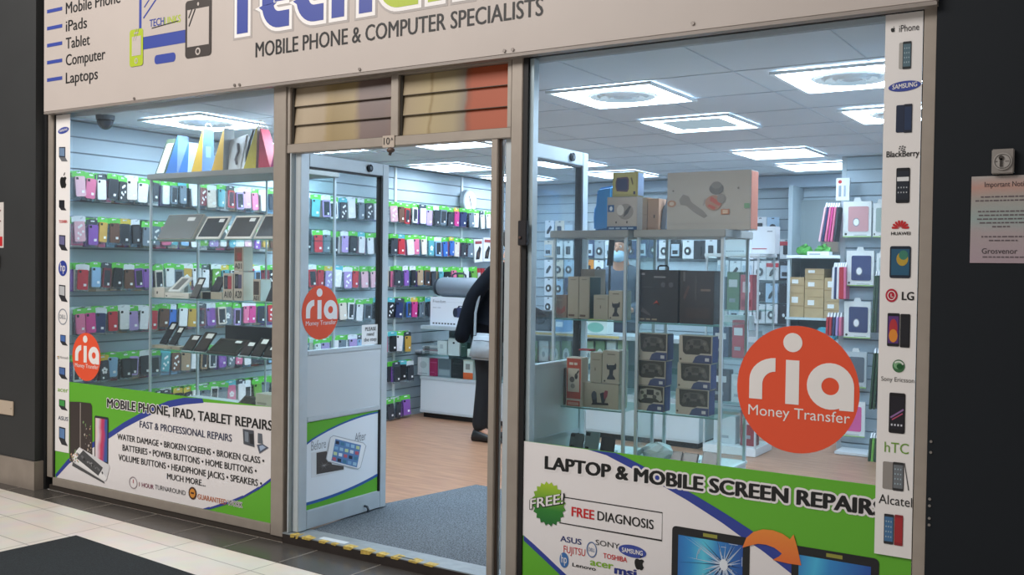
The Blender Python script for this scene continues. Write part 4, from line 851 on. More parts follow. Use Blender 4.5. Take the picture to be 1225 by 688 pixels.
def blur(xa, xb, y):          # print too small to read: a row of short word blocks
    f = MB(); A = py(xa, y, WY); B_ = py(xb, y, WY); x = A.x
    while x < B_.x-.004:
        w = min(r_.uniform(.006, .018), B_.x-x); f.rect(x, A.z, x+w, A.z+.0042, WY-.0030, mat('#5d5258', .6), .0006); x += w+.0035
    f.build('print_line', t)
for xa, xb, y in ((1173.5, 1225, 236.6), (1167, 1228, 241.2), (1170, 1230, 254), (1171, 1229, 258.5), (1169, 1230, 263), (1172, 1228, 267.5), (1187, 1211, 272), (1174, 1229, 284), (1183, 1220, 288.5)): blur(xa, xb, y)
nt('Grosvenor', (1174.5, 303.5), (1217, 303.8), .0185, 0.004); blur(1175.5, 1226, 308.2)
A = py(1187.5, 179.5, WY); B_ = py(1213.5, 208.5, WY)
t = thing('key_switch', 'grey square key switch mounted above the paper notice', 'switch', ((A.x+B_.x)/2, WY, B_.z))
MB().box(A.x, WY-0.022, B_.z+0.0015, B_.x, WY-0.0005, A.z, mat('#8f8a86', .5, .2)).build('plate', t, bevel=0.003)
f = MB(); cx, cz = (A.x+B_.x)/2, (A.z+B_.z)/2; f.cyl((cx, WY-0.0222, cz), (cx, WY-0.027, cz), .029, mat('#aaa6a2', .4, .2), 24); f.build('dial', t)
f = MB(); f.cyl((cx-.004, WY-0.0272, cz+.012), (cx-.004, WY-0.031, cz+.012), .008, mat('#4b4744', .4, .5), 12); f.box(cx-.008, WY-0.031, cz-.018, cx+.0, WY-0.0272, cz+.01, mat('#4b4744', .4, .5)); f.build('key_barrel', t)
f = MB(); ring(f, cx, cz, .024, .024, .0025, WY-0.0282, mat('#5d5956', .5)); f.rect(cx+.008, cz-.001, cx+.02, cz+.001, WY-0.0282, mat('#5d5956', .5)); f.rect(cx-.022, cz-.002, cx-.016, cz+.002, WY-0.0282, mat('#5d5956', .5)); f.build('marking', t)
PY_ = -0.0755
A = py(0, 478, PY_); B_ = py(17, 497.5, PY_)
t = thing('socket_plate', 'pale square blanking plate low on the dark left pillar', 'plate', ((A.x+B_.x)/2, PY_, B_.z)); xx = A.x-0.02
MB().box(xx, PY_-0.010, B_.z, B_.x, PY_-0.0005, A.z, mat('#b9aa98', .5)).build('plate', t, bevel=0.003)
f = MB(); 
for xq in (xx+.02, B_.x-.02): f.cyl((xq, PY_-0.0102, (A.z+B_.z)/2), (xq, PY_-0.012, (A.z+B_.z)/2), .004, mat('#7d766c', .4, .4), 8)
f.build('screw', t)
A = py(4.8, 242, PY_); B_ = py(4.8, 296.5, PY_)
t = thing('wall_poster', 'white poster with red foot at the photo edge of the left pillar', 'poster', (A.x-.1, PY_, B_.z))
f = MB(); f.rect(A.x-.25, B_.z, A.x, A.z, PY_-.003, mat('#cfcac6', .5), .0025); f.build('sheet', t)
f = MB(); f.rect(A.x-.24, B_.z+.012, A.x-.012, B_.z+.075, PY_-.0045, RED); f.build('red_band', t)
f = MB()
for k in range(4): f.rect(A.x-.22, A.z-.06-.035*k, A.x-.03-.02*(k % 2), A.z-.05-.035*k, PY_-.0045, mat('#8f6a66', .5))
f.build('print_line', t)
A = py(0.8, 313, PY_); t = thing('call_point', 'dark red knob of a call point at left photo edge under the poster', 'call point', (A.x-.03, PY_, A.z-.04))
MB().box(A.x-.09, PY_-.02, A.z-.045, A.x-.004, PY_-.0005, A.z+.045, mat('#5a1614', .5)).build('housing', t, bevel=.004)
f = MB(); f.cyl((A.x-.045, PY_-.0205, A.z), (A.x-.045, PY_-.028, A.z), .025, mat('#7d1f1a', .4), 18); f.build('button', t)
# ------------------------------------------------------------------ glass showcases by the windows
def cabinet(label, X0, X1, Y0, Y1, ztop, board, zdeck, shelves, seams=()):
    t = thing('display_cabinet', label, 'display cabinet', ((X0+X1)/2, (Y0+Y1)/2, 0.052))
    BM = mat('#8f8f8b', .5, 0, .04, 6, 'cabinet_board')
    MB().box(X0-.012, Y0-.012, ztop-board, X1+.012, Y1+.012, ztop, BM).build('top_board', t, bevel=.003)
    for xx in (X0, X1-.014):
        for yy in (Y0, Y1-.014): MB().box(xx, yy, zdeck, xx+.014, yy+.014, ztop-board, ALU_IN).build('post', t)
    MB().box(X0, Y0, .06, X1, Y1, zdeck-.012, mat('#c6ced2', .5)).build('base', t)
    MB().box(X0-.005, Y0-.005, zdeck-.012, X1+.005, Y1+.005, zdeck, mat('#c2d4d4', .4)).build('deck', t)
    g = 0.004
    MB().box(X0+.004, Y0+.015, zdeck, X0+.004+g, Y1-.015, ztop-board, CASE_GLASS).build('glass_panel', t)
    MB().box(X1-.008, Y0+.015, zdeck, X1-.008+g, Y1-.015, ztop-board, CASE_GLASS).build('glass_panel', t)
    MB().box(X0+.015, Y1-.008, zdeck, X1-.015, Y1-.008+g, ztop-board, CASE_GLASS).build('glass_panel', t)
    for zz in shelves:
        f = MB(); f.box(X0+.010, Y0+.006, zz-.006, X1-.010, Y1-.012, zz, SHELF_GLASS); s = f.build('shelf', t)
        f = MB(); f.box(X0+.010, Y0+.002, zz-.006, X1-.010, Y0+.006, zz, EDGE); f.build('shelf_edge', s)
    for sx in seams: MB().box(sx-.006, Y1-.016, zdeck, sx+.006, Y1-.010, ztop-board, ALU_IN).build('door_edge', t)
    return t
LC = dict(Y0=.40, Y1=.80, X0=-5.53, X1=-4.25)
LS = {1: 1.645, 2: 1.262, 3: .925, 0: .575}
cabinet('glass display cabinet with tablets and phones behind the left window', LC['X0'], LC['X1'], .40, .80, 2.073, .035, .575, (1.645, 1.262, .925), (-4.85,))
RY0, RY1 = .50, .85
aX0, aX1 = py(660, 400, RY0).x, py(748, 400, RY0).x; bX0, bX1 = py(760, 400, RY0).x, py(864, 400, RY0).x
RTOP = py(720, 275.5, RY0).z; RS1, RS2A, RS2B, RDK = 1.243, .806, .818, .572
cabinet('glass display cabinet of beige boxes nearest the door, behind right window', aX0, aX1, RY0, RY1, RTOP, .036, RDK, (RS1, RS2A))
cabinet('glass display cabinet of dark boxes in the middle of right window', bX0, bX1, RY0, RY1, RTOP, .036, RDK, (RS1, RS2B))

class Art:
    """flat print on a front face: u,v in 0..1"""
    def __init__(s, x0, z0, x1, z1, y): s.q = (x0, z0, x1, z1, y); s.f = MB(); s.k = 0
    def p(s, u, v): return (s.q[0]+(s.q[2]-s.q[0])*u, s.q[1]+(s.q[3]-s.q[1])*v)
    def lv(s): s.k += 1; return s.q[4]-.0008-.00025*s.k
    def r(s, u0, v0, u1, v1, h): s.f.poly([s.p(u0, v0), s.p(u1, v0), s.p(u1, v1), s.p(u0, v1)], s.lv(), mat(h, .5), .0005); return s
    def e(s, u, v, ru, rv, h, n=18): s.f.poly([s.p(u+ru*math.cos(2*PI*i/n), v+rv*math.sin(2*PI*i/n)) for i in range(n)], s.lv(), mat(h, .5), .0005); return s
    def pl(s, P, h): s.f.poly([s.p(*q) for q in P], s.lv(), mat(h, .5), .0005); return s
    def w(s, n, u0, v0, u1, hh, h):
        """a line of print too small to read: n short word blocks"""
        g = (u1-u0)/n
        for i in range(n): s.r(u0+g*i+g*.06*(i % 2), v0, u0+g*(i+1)-g*.16-g*.1*(i % 3 == 1), v0+hh, h)
        return s
    def t(s, b, u0, v0, u1, hh, h, bo=0.0): a = s.p(u0, v0); c = s.p(u1, v0+hh); s.f.text(b, a[0], a[1], c[0], c[1]-a[1], s.lv(), mat(h, .5), bo); return s
def boxitem(name, label, cat, x0, yt, x1, zb, Y, depth, col, art=None, group=None, side=None, part='print', bev=.0015, yb=None, back=0.0):
    A = py(x0, 300, Y); B = py(x1, 300, Y); z1 = py((x0+x1)/2, yt, Y).z
    zb += .0012
    t = thing(name, label, cat, ((A.x+B.x)/2, Y+depth/2, zb), 0, group)
    f = MB(); f.box(A.x, Y, zb, B.x, Y+depth, z1, mat(col, .55)); f.build('carton', t, bevel=bev)
    if side: g = MB(); g.box(B.x+.0003, Y+.004, zb+.004, B.x+.0012, Y+depth-.004, z1-.004, mat(side, .55)); g.build('side_print', t)
    if art:
        a = Art(A.x, zb, B.x, z1, Y); art(a); a.f.build(part, t)
    return t
# ---- left cabinet, on the top board: paper carrier bags, side gussets to the window
def bag(label, x0, x1, yt, gus, front, Y=.44, D=.10, handle=True, cat='paper bag', zb=2.073, frontw=None, rev=False, prt=None):
    zb += .001
    A = py(x0, 200, Y); B = py(x1, 200, Y); z1 = py(x1, yt, Y).z; xa, xb = A.x, B.x
    t = thing('carrier_bag', label, cat, ((xa+xb)/2, Y+D/2, zb), 0, 'paper bags on the left cabinet')
    f = MB(); apx = xb if not rev else xa
    G = mat(gus, .5); F = mat(front, .5); e = .006 if not rev else -.006
    v = [(xa, Y, zb), (xb, Y, zb), (apx, Y+.01, z1), (apx-e, Y+.01, z1), (xa, Y+D, zb), (xb, Y+D, zb), (apx, Y+D-.01, z1), (apx-e, Y+D-.01, z1)]
    f.add(v, [(0, 1, 2, 3)] if not rev else [(0, 1, 3, 2)], G); f.add(v, [(4, 7, 6, 5)] if not rev else [(4, 6, 7, 5)], G)
    if not rev: f.add(v, [(1, 5, 6, 2), (0, 3, 7, 4), (3, 2, 6, 7), (0, 4, 5, 1)], F)
    else: f.add(v, [(1, 5, 7, 3), (0, 2, 6, 4), (2, 3, 7, 6), (0, 4, 5, 1)], F)
    f.build('bag_body', t)
    if handle:
        h = MB(); hz = z1+.035; pts = [(apx, Y+.025, z1-.002), (apx, Y+.028, hz-.01), (apx, Y+.04, hz), (apx, Y+.06, hz), (apx, Y+.072, hz-.01), (apx, Y+.075, z1-.002)]
        h.tube(pts, .0035, mat('#e8e4da', .6), 6); h.build('handle', t)
    if prt and not rev:
        g = MB(); c = .5
        P = lambda u, v_: (xb+.0015+(apx-xb)*v_, Y+D*u, zb+(z1-zb)*v_)
        g.add([P(.3, .35), P(.7, .35), P(.7, .6), P(.3, .6)], [(0, 1, 2, 3)], mat(prt, .5)); g.build('front_print', t)
    return t
bag('blue paper bag with pale front, leftmost on the left cabinet', 198, 211.5, 161.5, '#3f6fae', '#6f88a8', handle=False)
bag('small blue paper bag with white front, second on the left cabinet', 213, 224.5, 170, '#3f74b8', '#b9c2ca', handle=False, D=.09)
bag('yellow paper bag with blue front, left of the two ochre ones', 228.5, 241.5, 153.5, '#c29a30', '#55759f', prt='#7f9cc4')
bag('ochre yellow paper bag with white front, middle of left cabinet top', 252.5, 266.5, 152.5, '#b98f2a', '#b5b8b6', handle=False)
bag('bright yellow paper bag beside the red one on left cabinet', 291, 306, 150, '#c4b22c', '#b9b0a8', D=.08)
bag('red paper bag leaning to the right on the left cabinet', 309, 323, 152.5, '#c8344e', '#d04a5e', rev=True, D=.09)
bag('magenta paper bag cut by the mullion, last on the left cabinet', 323.5, 332, 158, '#b5427c', '#b04a84', D=.09)
# flat white display card at far left and the grey printed bag
A = py(185, 205, .46); B = py(197.5, 205, .46); T = py(194, 166, .46)
t = thing('card_holder', 'green edged white display card leaning left of the blue bag', 'display card', ((A.x+B.x)/2, .5, 2.074))
f = MB(); f.hexa([(A.x, .46, 2.074), (B.x, .46, 2.074), (B.x, .49, 2.074), (A.x, .49, 2.074), (A.x+.075, .50, T.z), (B.x+.055, .50, T.z), (B.x+.055, .51, T.z), (A.x+.075, .51, T.z)], mat('#4d5a45', .5)); f.build('backing', t)
f = MB(); f.hexa([(A.x+.02, .4555, 2.085), (B.x-.01, .4555, 2.085), (B.x-.01, .4575, 2.085), (A.x+.02, .4575, 2.085), (A.x+.085, .492, T.z-.03), (B.x+.04, .492, T.z-.03), (B.x+.04, .494, T.z-.03), (A.x+.085, .494, T.z-.03)], mat('#dfe5df', .5)); f.build('card', t)
A = py(268, 205, .46); B = py(290, 205, .46); z1 = py(280, 160, .46).z
t = thing('carrier_bag', 'grey white plastic bag with dark print between the yellow bags', 'bag', ((A.x+B.x)/2, .52, 2.074), 0, 'paper bags on the left cabinet')
f = MB(); f.hexa([(A.x+.03, .46, 2.074), (B.x-.02, .46, 2.074), (B.x-.02, .56, 2.074), (A.x+.03, .56, 2.074), (A.x-.01, .50, z1-.03), (B.x+.01, .49, z1), (B.x+.01, .51, z1), (A.x-.01, .52, z1-.03)], mat('#c9c8c4', .45, 0, .08, 18)); f.build('bag_body', t, bevel=.008)
f = MB(); xm = (A.x+B.x)/2+.02; f.tube([(xm, .478, z1-.06), (xm+.012, .472, z1-.11), (xm-.006, .466, z1-.16), (xm+.01, .462, z1-.19)], .008, mat('#6f6a6c', .5), 6); f.build('front_print', t)
f = MB(); f.tube([(B.x-.01, .50, z1-.17), (B.x+.02, .50, z1-.05), (B.x+.05, .50, z1+.02), (B.x+.075, .50, z1+.015), (B.x+.06, .50, z1-.09)], .007, INK, 6); f.build('handle', t)

# ---- tablets leaning on the first shelf
def tablet(label, x0, x1, yt, z, body, scr, thick=.012, Y=.425, group='tablets on the left cabinet', bez=.018, name='tablet', cat='tablet', shift=.10, sheet=None):
    A = py(x0, 284, Y); B = py(x1, 284, Y); h = py(x0, yt, Y+shift).z - z
    t = thing(name, label, cat, ((A.x+B.x)/2, Y+shift/2, z+.0015), 0, group)
    L = math.hypot(h, shift); an = math.atan2(h, shift)
    R = Matrix.Translation((A.x, Y, z+.002)) @ Matrix.Rotation(an, 4, 'X')     # local x width, y up the slope, z towards the viewer
    w = B.x-A.x; f = MB(); f.box(0, 0, -thick, w, L, 0, mat(body, .45)); f.xf(R); f.build('body', t, bevel=min(.004, thick*.4))
    if scr: g = MB(); g.box(bez, bez, .0004, w-bez, L-bez, .0016, mat(scr, .25)); g.xf(R); g.build('screen', t)
    g = MB(); g.box(w*.62, L*.72, .0018, w*.82, L*.86, .0026, mat('#e4e7e6', .5)); g.xf(R)
    if sheet is None: g.build('price_card', t)
    st_ = MB(); st_.hexa([(A.x+w*.35, Y+shift*.9, z+.0015), (A.x+w*.65, Y+shift*.9, z+.0015), (A.x+w*.65, Y+shift*1.55, z+.0015), (A.x+w*.35, Y+shift*1.55, z+.0015), (A.x+w*.35, Y+shift*.82, z+h*.62), (A.x+w*.65, Y+shift*.82, z+h*.62), (A.x+w*.65, Y+shift*.88, z+h*.62), (A.x+w*.35, Y+shift*.88, z+h*.62)], mat('#9aa3a8', .4))
    st_.build('stand', t); return t
tablet('grey lidded tablet carton leaning on the top shelf, leftmost', 187, 229.5, 257.5, 1.645, '#b6afa4', '#7b7d7c', .035, bez=.006, name='tablet_carton', cat='box', group=None)
tablet('white rimmed tablet with dark screen beside the leaning carton', 233, 262, 259.5, 1.645, '#d8d4cb', '#3b3c3e')
tablet('white rimmed tablet in the middle of top shelf, left window', 267.5, 300, 258.5, 1.645, '#d8d4cb', '#474440')
tablet('dark tablet at right end of the top shelf, cut by mullion', 302, 334, 257, 1.645, '#b9b4aa', '#3f3d3b')

# ---- second shelf
z = LS[2]
def art_apple(a): a.e(.5, .5, .04, .1, '#3a3a3c')
boxitem('phone_carton', 'flat white phone carton at the left end of second shelf', 'box', 181.5, 344, 197, z, .43, .16, '#cfc8bd', lambda a: a.e(.45, .5, .05, .16, '#2a2a2c'))
boxitem('phone_carton', 'flat white carton under the leaning white phone, second shelf', 'box', 197.5, 350.5, 226, z, .43, .16, '#d9d5cb', lambda a: a.e(.08, .4, .03, .14, '#3a3a3c').r(.3, .35, .8, .45, '#b9b4aa'))
def phone(label, x0, y0, x1, y1, z, Y, scr='#2a2c30', body='#17181b', tilt=62, group='display phones in the left window', base=True, w=.07, card=True):
    """phone leaning back on a small stand, lower left corner near (x0,y1)"""
    A = py(x0, y1, Y); h = py(x0, y0, Y+.05).z - z; L = h/math.sin(math.radians(tilt))
    t = thing('display_phone', label, 'phone', (A.x+w/2, Y+.03, z+.0015), 0, group)
    R = Matrix.Translation((A.x, Y, z+.008)) @ Matrix.Rotation(math.radians(tilt), 4, 'X')
    f = MB(); f.box(0, 0, -.008, w, L, 0, mat(body, .3)); f.xf(R); f.build('body', t, bevel=.003)
    g = MB(); g.box(.004, .008, .0003, w-.004, L-.008, .0012, mat(scr, .2)); g.xf(R); g.build('screen', t)
    if card: g = MB(); g.box(w*.35, L*.66, .0014, w*.9, L*.9, .0022, mat('#dfe2e0', .5)); g.xf(R); g.build('price_card', t)
    s = MB(); s.box(A.x+.01, Y-.004, z+.0015, A.x+w-.01, Y+.05, z+.006, CASE_ACR); s.hexa([(A.x+.02, Y+.04, z+.006), (A.x+w-.02, Y+.04, z+.006), (A.x+w-.02, Y+.046, z+.006), (A.x+.02, Y+.046, z+.006), (A.x+.02, Y+.045, z+h*.45), (A.x+w-.02, Y+.045, z+h*.45), (A.x+w-.02, Y+.05, z+h*.45), (A.x+.02, Y+.05, z+h*.45)], CASE_ACR); s.build('stand', t)
    return t
CASE_ACR = mat('#b9c6c8', .3, name='acrylic_stand')
# white phone lying on the carton
A = py(199, 350, .43)
t = thing('display_phone', 'white phone leaning on the flat carton of the second shelf', 'phone', (A.x+.1, .5, z+.035), 0, 'display phones in the left window')
R = Matrix.Translation((A.x+.01, .435, z+.0375)) @ Matrix.Rotation(math.radians(40), 4, 'X'); f = MB(); f.box(0, 0, 0, .12, .15, .010, mat('#d9d9d6', .4)); f.xf(R); f.build('body', t, bevel=.003); f = MB(); f.box(.03, .02, .0105, .09, .13, .0115, mat('#7d7c7a', .3)); f.xf(R); f.build('screen', t)
f = MB(); f.hexa([(A.x+.05, .53, z+.0365), (A.x+.09, .53, z+.0365), (A.x+.09, .56, z+.0365), (A.x+.05, .56, z+.0365), (A.x+.05, .535, z+.11), (A.x+.09, .535, z+.11), (A.x+.09, .54, z+.11), (A.x+.05, .54, z+.11)], CASE_ACR); f.build('stand', t)
phone('dark phone on a stand beside the small beige carton, second shelf', 226.5, 333, 240, 357, z, .415, '#5d5b58')
boxitem('phone_carton', 'low beige carton with black band, middle of the second shelf', 'box', 231, 349.5, 266, z, .50, .12, '#b5aa98', lambda a: a.r(.34, 0, .62, 1, '#1d1e20'))
A0 = py(252, 345, .53); t = thing('display_phone', 'dark phone leaning against the boxes above the beige carton', 'phone', (A0.x+.04, .55, z+.05), 0, 'display phones in the left window')
R = Matrix.Translation((py(251, 340, .51).x, .51, z+.0515)) @ Matrix.Rotation(math.radians(58), 4, 'X'); f = MB(); f.box(0, 0, -.008, .085, .115, 0, mat('#232428', .3)); f.xf(R); f.build('body', t, bevel=.003); f = MB(); f.box(.005, .006, .0003, .08, .108, .0012, mat('#34363b', .2)); f.xf(R); f.build('screen', t)
f = MB(); f.box(py(255, 340, .51).x, .545, z+.0515, py(255, 340, .51).x+.04, .59, z+.075, CASE_ACR); f.build('stand', t)
def art_ph(lab, c1):
    def g(a): a.r(.12, .42, .5, .92, '#24262c').r(.5, .42, .86, .9, c1).r(.2, .5, .45, .85, '#4a4d57').t(lab, .14, .1, .86, .24, '#2b2927', .02)
    return g
boxitem('phone_carton', 'upright phone carton printed A10, left of the A20 carton', 'box', 267, 327, 279, z, .46, .05, '#b7ad9f', art_ph('A10', '#a83e4a'))
boxitem('phone_carton', 'upright phone carton printed A20 with white side, second shelf', 'box', 280, 325, 291, z, .46, .09, '#b9afa0', art_ph('A20', '#56506a'), side='#e9dfcf')
zz = py(285, 325, .46).z+.001
boxitem('phone_carton', 'phone carton standing on top of the A20 carton, second shelf', 'box', 280, 295, 291, zz, .46, .08, '#b5a999', lambda a: a.r(.08, .4, .9, .95, '#6d4a3a').r(.35, .45, .8, .75, '#8c3a34').t('A01', .1, .1, .85, .22, '#2b2927', .02), side='#d8d0c2')
boxitem('phone_carton', 'short upright phone carton near right end of the second shelf', 'box', 303, 334, 311.5, z, .45, .09, '#b3a797', lambda a: a.r(.1, .3, .85, .9, '#4a3f3a').t('A01', .1, .06, .85, .2, '#2b2927', .02), side='#dcdcd6')
phone('dark phone beside the mullion at right end of second shelf', 317, 334, 330, 358, z, .42, '#38363a')
# ---- third shelf
z = LS[3]
boxitem('phone_carton', 'long beige carton under two leaning phones on the third shelf', 'box', 182, 414, 216, z, .44, .10, '#a89d8a', lambda a: a.r(.12, .1, .55, .9, '#b9ad98').e(.7, .5, .03, .16, '#4c463e'))
zz = py(200, 414, .44).z+.001
phone('black phone leaning on the beige carton, left one of two', 190, 386, 200, 414, zz, .46, '#2a2d33', tilt=55)
phone('black phone leaning on the beige carton, right one of two', 201, 391, 212, 415, zz, .46, '#34363a', tilt=55)
for i, (x0, y0, lab, w) in enumerate(((217, 401, 'dark phone left of a pair beside the beige carton, third shelf', .10), (231, 398, 'dark phone second along from the beige carton, third shelf', .11))):
    phone(lab, x0, y0, x0+12, 426, z, .43, '#3a3630', tilt=50, w=w)
tablet('wide dark tablet with price card lying along the third shelf', 247, 283, 403, z, '#3a352f', '#2f2b27', shift=.12, Y=.43)
for i, (x0, y0, lab, w) in enumerate(((285.5, 409, 'dark phone right of the wide tablet on the third shelf', .09), (299, 405, 'dark phone with tall price card near right end, third shelf', .09), (313, 415, 'dark phone at right end of the third shelf by mullion', .10))):
    phone(lab, x0, y0, x0+12, 432, z, .42, '#35322e', tilt=50, w=w)
boxitem('laptop_carton', 'black flat carton standing behind the phones of third shelf', 'box', 270, 391, 331, z, .66, .05, '#1c1c20', lambda a: a.r(.78, .45, .93, .6, '#5a4a4e'))
# ---- lowest deck
z = LS[0]
tablet('dark tablet with price card low down behind the left banner', 277, 305, 471, z, '#3c3b38', '#2f2f2e', shift=.12, Y=.43)
boxitem('tablet_carton', 'grey white carton at the right of the lowest deck', 'box', 307, 472, 329, z, .44, .1, '#b3b0a6', lambda a: a.r(.1, .2, .8, .3, '#8d8a82').r(.1, .5, .6, .6, '#8d8a82'))

# ---- right cabinets: tops
z = RTOP
t = thing('blue_jug', 'tall blue plastic jug with handle on the right cabinet', 'jug', (py(720, 270, .60).x, .68, z+.001))
x0, x1 = py(711, 270, .60).x, py(731, 270, .60).x; zt_ = py(715, 222, .60).z; BJ = mat('#2f8fd6', .35)
f = MB(); f.hexa([(x0-.01, .60, z+.001), (x1, .60, z+.001), (x1, .76, z+.001), (x0-.01, .76, z+.001), (x0+.005, .61, zt_-.012), (x1, .61, zt_), (x1, .75, zt_), (x0+.005, .75, zt_-.012)], BJ); f.build('body', t, bevel=.012, seg=3)
f = MB(); f.tube([(x0+.01, .68, zt_-.085), (x0-.02, .68, zt_-.09), (x0-.033, .68, zt_-.115), (x0-.036, .68, zt_-.16), (x0-.034, .68, zt_-.20), (x0-.012, .68, zt_-.205)], .010, BJ, 8); f.build('handle', t, smooth=True)
boxitem('photo_carton', 'square carton with a photo and blue foot under the yellow box', 'box', 725.5, 235.5, 761.5, z, .53, .06, '#a9a29a', lambda a: a.r(.02, .14, .98, .98, '#b3a79c').e(.62, .55, .26, .24, '#8f857c').pl([(.55, .38), (.7, .5), (.8, .7), (.74, .72), (.6, .55)], '#4a4440').e(.45, .6, .12, .16, '#d0c8be').r(.03, .55, .24, .76, '#2d5f93').e(.14, .65, .05, .07, '#dfe6ec').r(0, 0, 1, .11, '#234a78').w(4, .08, .03, .92, .045, '#9fb6cc').r(.3, .2, .34, .26, '#3b3634').r(.66, .2, .7, .27, '#3b3634'))
zz = py(745, 235.5, .53).z+.001
boxitem('tv_box', 'yellow box with a purple blue window picture, topmost by the jug', 'box', 731.5, 206, 761.5, zz, .54, .07, '#a99f5c', lambda a: a.r(.06, .1, .94, .94, '#b8ad66').pl([(.18, .22), (.6, .18), (.66, .3), (.66, .7), (.6, .8), (.18, .78), (.13, .6), (.13, .4)], '#5a4050').pl([(.22, .28), (.56, .25), (.6, .36), (.6, .66), (.55, .73), (.22, .72), (.18, .6), (.18, .4)], '#2c3158').pl([(.72, .75), (.78, .78), (.84, .5), (.8, .46)], '#6a5a3a').r(.84, .08, .92, .2, '#3a3550'), side='#8aa0c4')
boxitem('brown_carton', 'plain brown carton left of two behind the photo carton', 'box', 759, 236.5, 773.5, z, .68, .12, '#a58a76', lambda a: a.r(.0, .48, 1, .5, '#8f7563'))
boxitem('brown_carton', 'plain brown carton with small mark, right of two', 'box', 774, 237.5, 787, z, .68, .12, '#b08a70', lambda a: a.r(.55, .4, .68, .5, '#5c463a'))
t = thing('grey_bag', 'slate grey soft bag tucked beside the big picture box', 'bag', (py(793, 270, .70).x, .74, z+.001))
x0, x1 = py(787.5, 270, .70).x, py(799, 270, .70).x; zt_ = py(795, 238, .70).z
f = MB(); f.hexa([(x0, .70, z+.001), (x1, .70, z+.001), (x1, .79, z+.001), (x0, .79, z+.001), (x0+.005, .72, zt_-.04), (x1, .72, zt_), (x1, .77, zt_), (x0+.005, .77, zt_-.04)], mat('#6d7683', .7)); f.build('body', t, bevel=.012)
f = MB(); f.tube([(x0+.02, .745, zt_-.03), (x0+.03, .745, zt_+.012), (x1-.01, .745, zt_+.02), (x1-.004, .745, zt_-.002)], .005, mat('#565e6a', .7), 6); f.build('handle', t)
def bigart(a):
    a.r(.02, .1, .98, .12, '#a8a097').pl([(.15, .52), (.2, .62), (.27, .58), (.30, .48), (.44, .34), (.5, .24), (.46, .2), (.34, .3), (.24, .42), (.17, .44)], '#857d75').e(.06, .46, .055, .06, '#a8795c').e(.06, .46, .03, .035, '#c8b4a0').pl([(.44, .4), (.5, .52), (.46, .54)], '#958c84')
    a.e(.60, .70, .085, .10, '#6a6560').e(.60, .76, .06, .06, '#7d7872').e(.57, .46, .10, .13, '#a87a62').pl([(.52, .5), (.64, .40), (.66, .46), (.54, .57)], '#b5503c').pl([(.5, .40), (.58, .34), (.6, .38), (.52, .44)], '#b5503c').e(.66, .53, .05, .08, '#8a827a')
    a.r(.66, .26, .76, .35, '#b0714c').r(.68, .275, .74, .335, '#c9a888').r(.93, .36, .99, .44, '#6f9a72').e(.08, .68, .012, .014, '#6a635c').e(.86, .70, .012, .02, '#7d756c')
boxitem('picture_box', 'largest grey beige box with printed figures on the right cabinet', 'box', 797, 205, 897, z, .60, .10, '#aca49a', bigart, side='#b0644a')
# shelf 1 of the door-side cabinet
z = RS1
boxitem('red_brown_carton', 'dark red brown carton at the left of upper shelf, door-side cabinet', 'box', 665, 353, 679, z, .53, .1, '#7d6a5c', lambda a: a.pl([(.1, .25), (.4, .12), (.85, .3), (.85, .55), (.5, .35), (.15, .5)], '#8a4a40').r(.1, .75, .6, .8, '#94826f'))
for i, (xa, xb) in enumerate(((680, 693), (693.5, 706))):
    boxitem('beige_carton', ['tall beige carton left of a pair, upper shelf by the door', 'tall beige carton with dark green spine, right of pair'][i], 'box', xa, 331, xb, z, .53, .12, '#9f9582', lambda a: a.r(.25, .92, .75, .94, '#7a705f').w(1, .1, .05, .75, .05, '#5f4a3c'), side=['#9f9582', '#23403e'][i], group=None)
boxitem('brown_carton', 'brown carton at the back of upper shelf near the door', 'box', 691, 322, 712, z, .68, .12, '#86786a', lambda a: a.r(.3, .7, .75, .78, '#a39583'))
boxitem('white_carton', 'plain cream carton beside the holder carton, upper shelf', 'box', 711, 353, 728.5, z, .53, .1, '#a8a08e', lambda a: a.r(.45, .45, .52, .58, '#7a7262').r(.2, .82, .8, .85, '#8a8270'))
def holder(a): a.pl([(.28, .62), (.34, .56), (.72, .58), (.78, .64), (.84, .60), (.82, .46), (.66, .42), (.63, .28), (.78, .18), (.78, .14), (.30, .13), (.30, .17), (.42, .28), (.44, .42), (.30, .44), (.26, .52)], '#22262a').e(.16, .08, .05, .03, '#3b3a36').r(.3, .88, .75, .91, '#6f685a')
boxitem('holder_carton', 'cream carton with black phone holder picture, upper shelf', 'box', 729, 348, 745.5, z, .53, .1, '#aca492', holder)
t = thing('selfie_stick', 'black selfie stick standing upright on the upper shelf', 'selfie stick', (py(728, 383, .72).x, .72, z+.001))
xx = py(728.5, 383, .72).x; zz0 = py(728, 318, .72).z; zz1 = py(731, 287, .72).z
f = MB(); f.cyl((xx, .72, z+.001), (xx, .72, zz0), .006, mat('#4a4f55', .4, .5), 8); f.build('rod', t)
f = MB(); f.cyl((xx, .72, zz0), (xx+.01, .72, zz1), .016, mat('#15161a', .6), 12); f.build('handle', t)
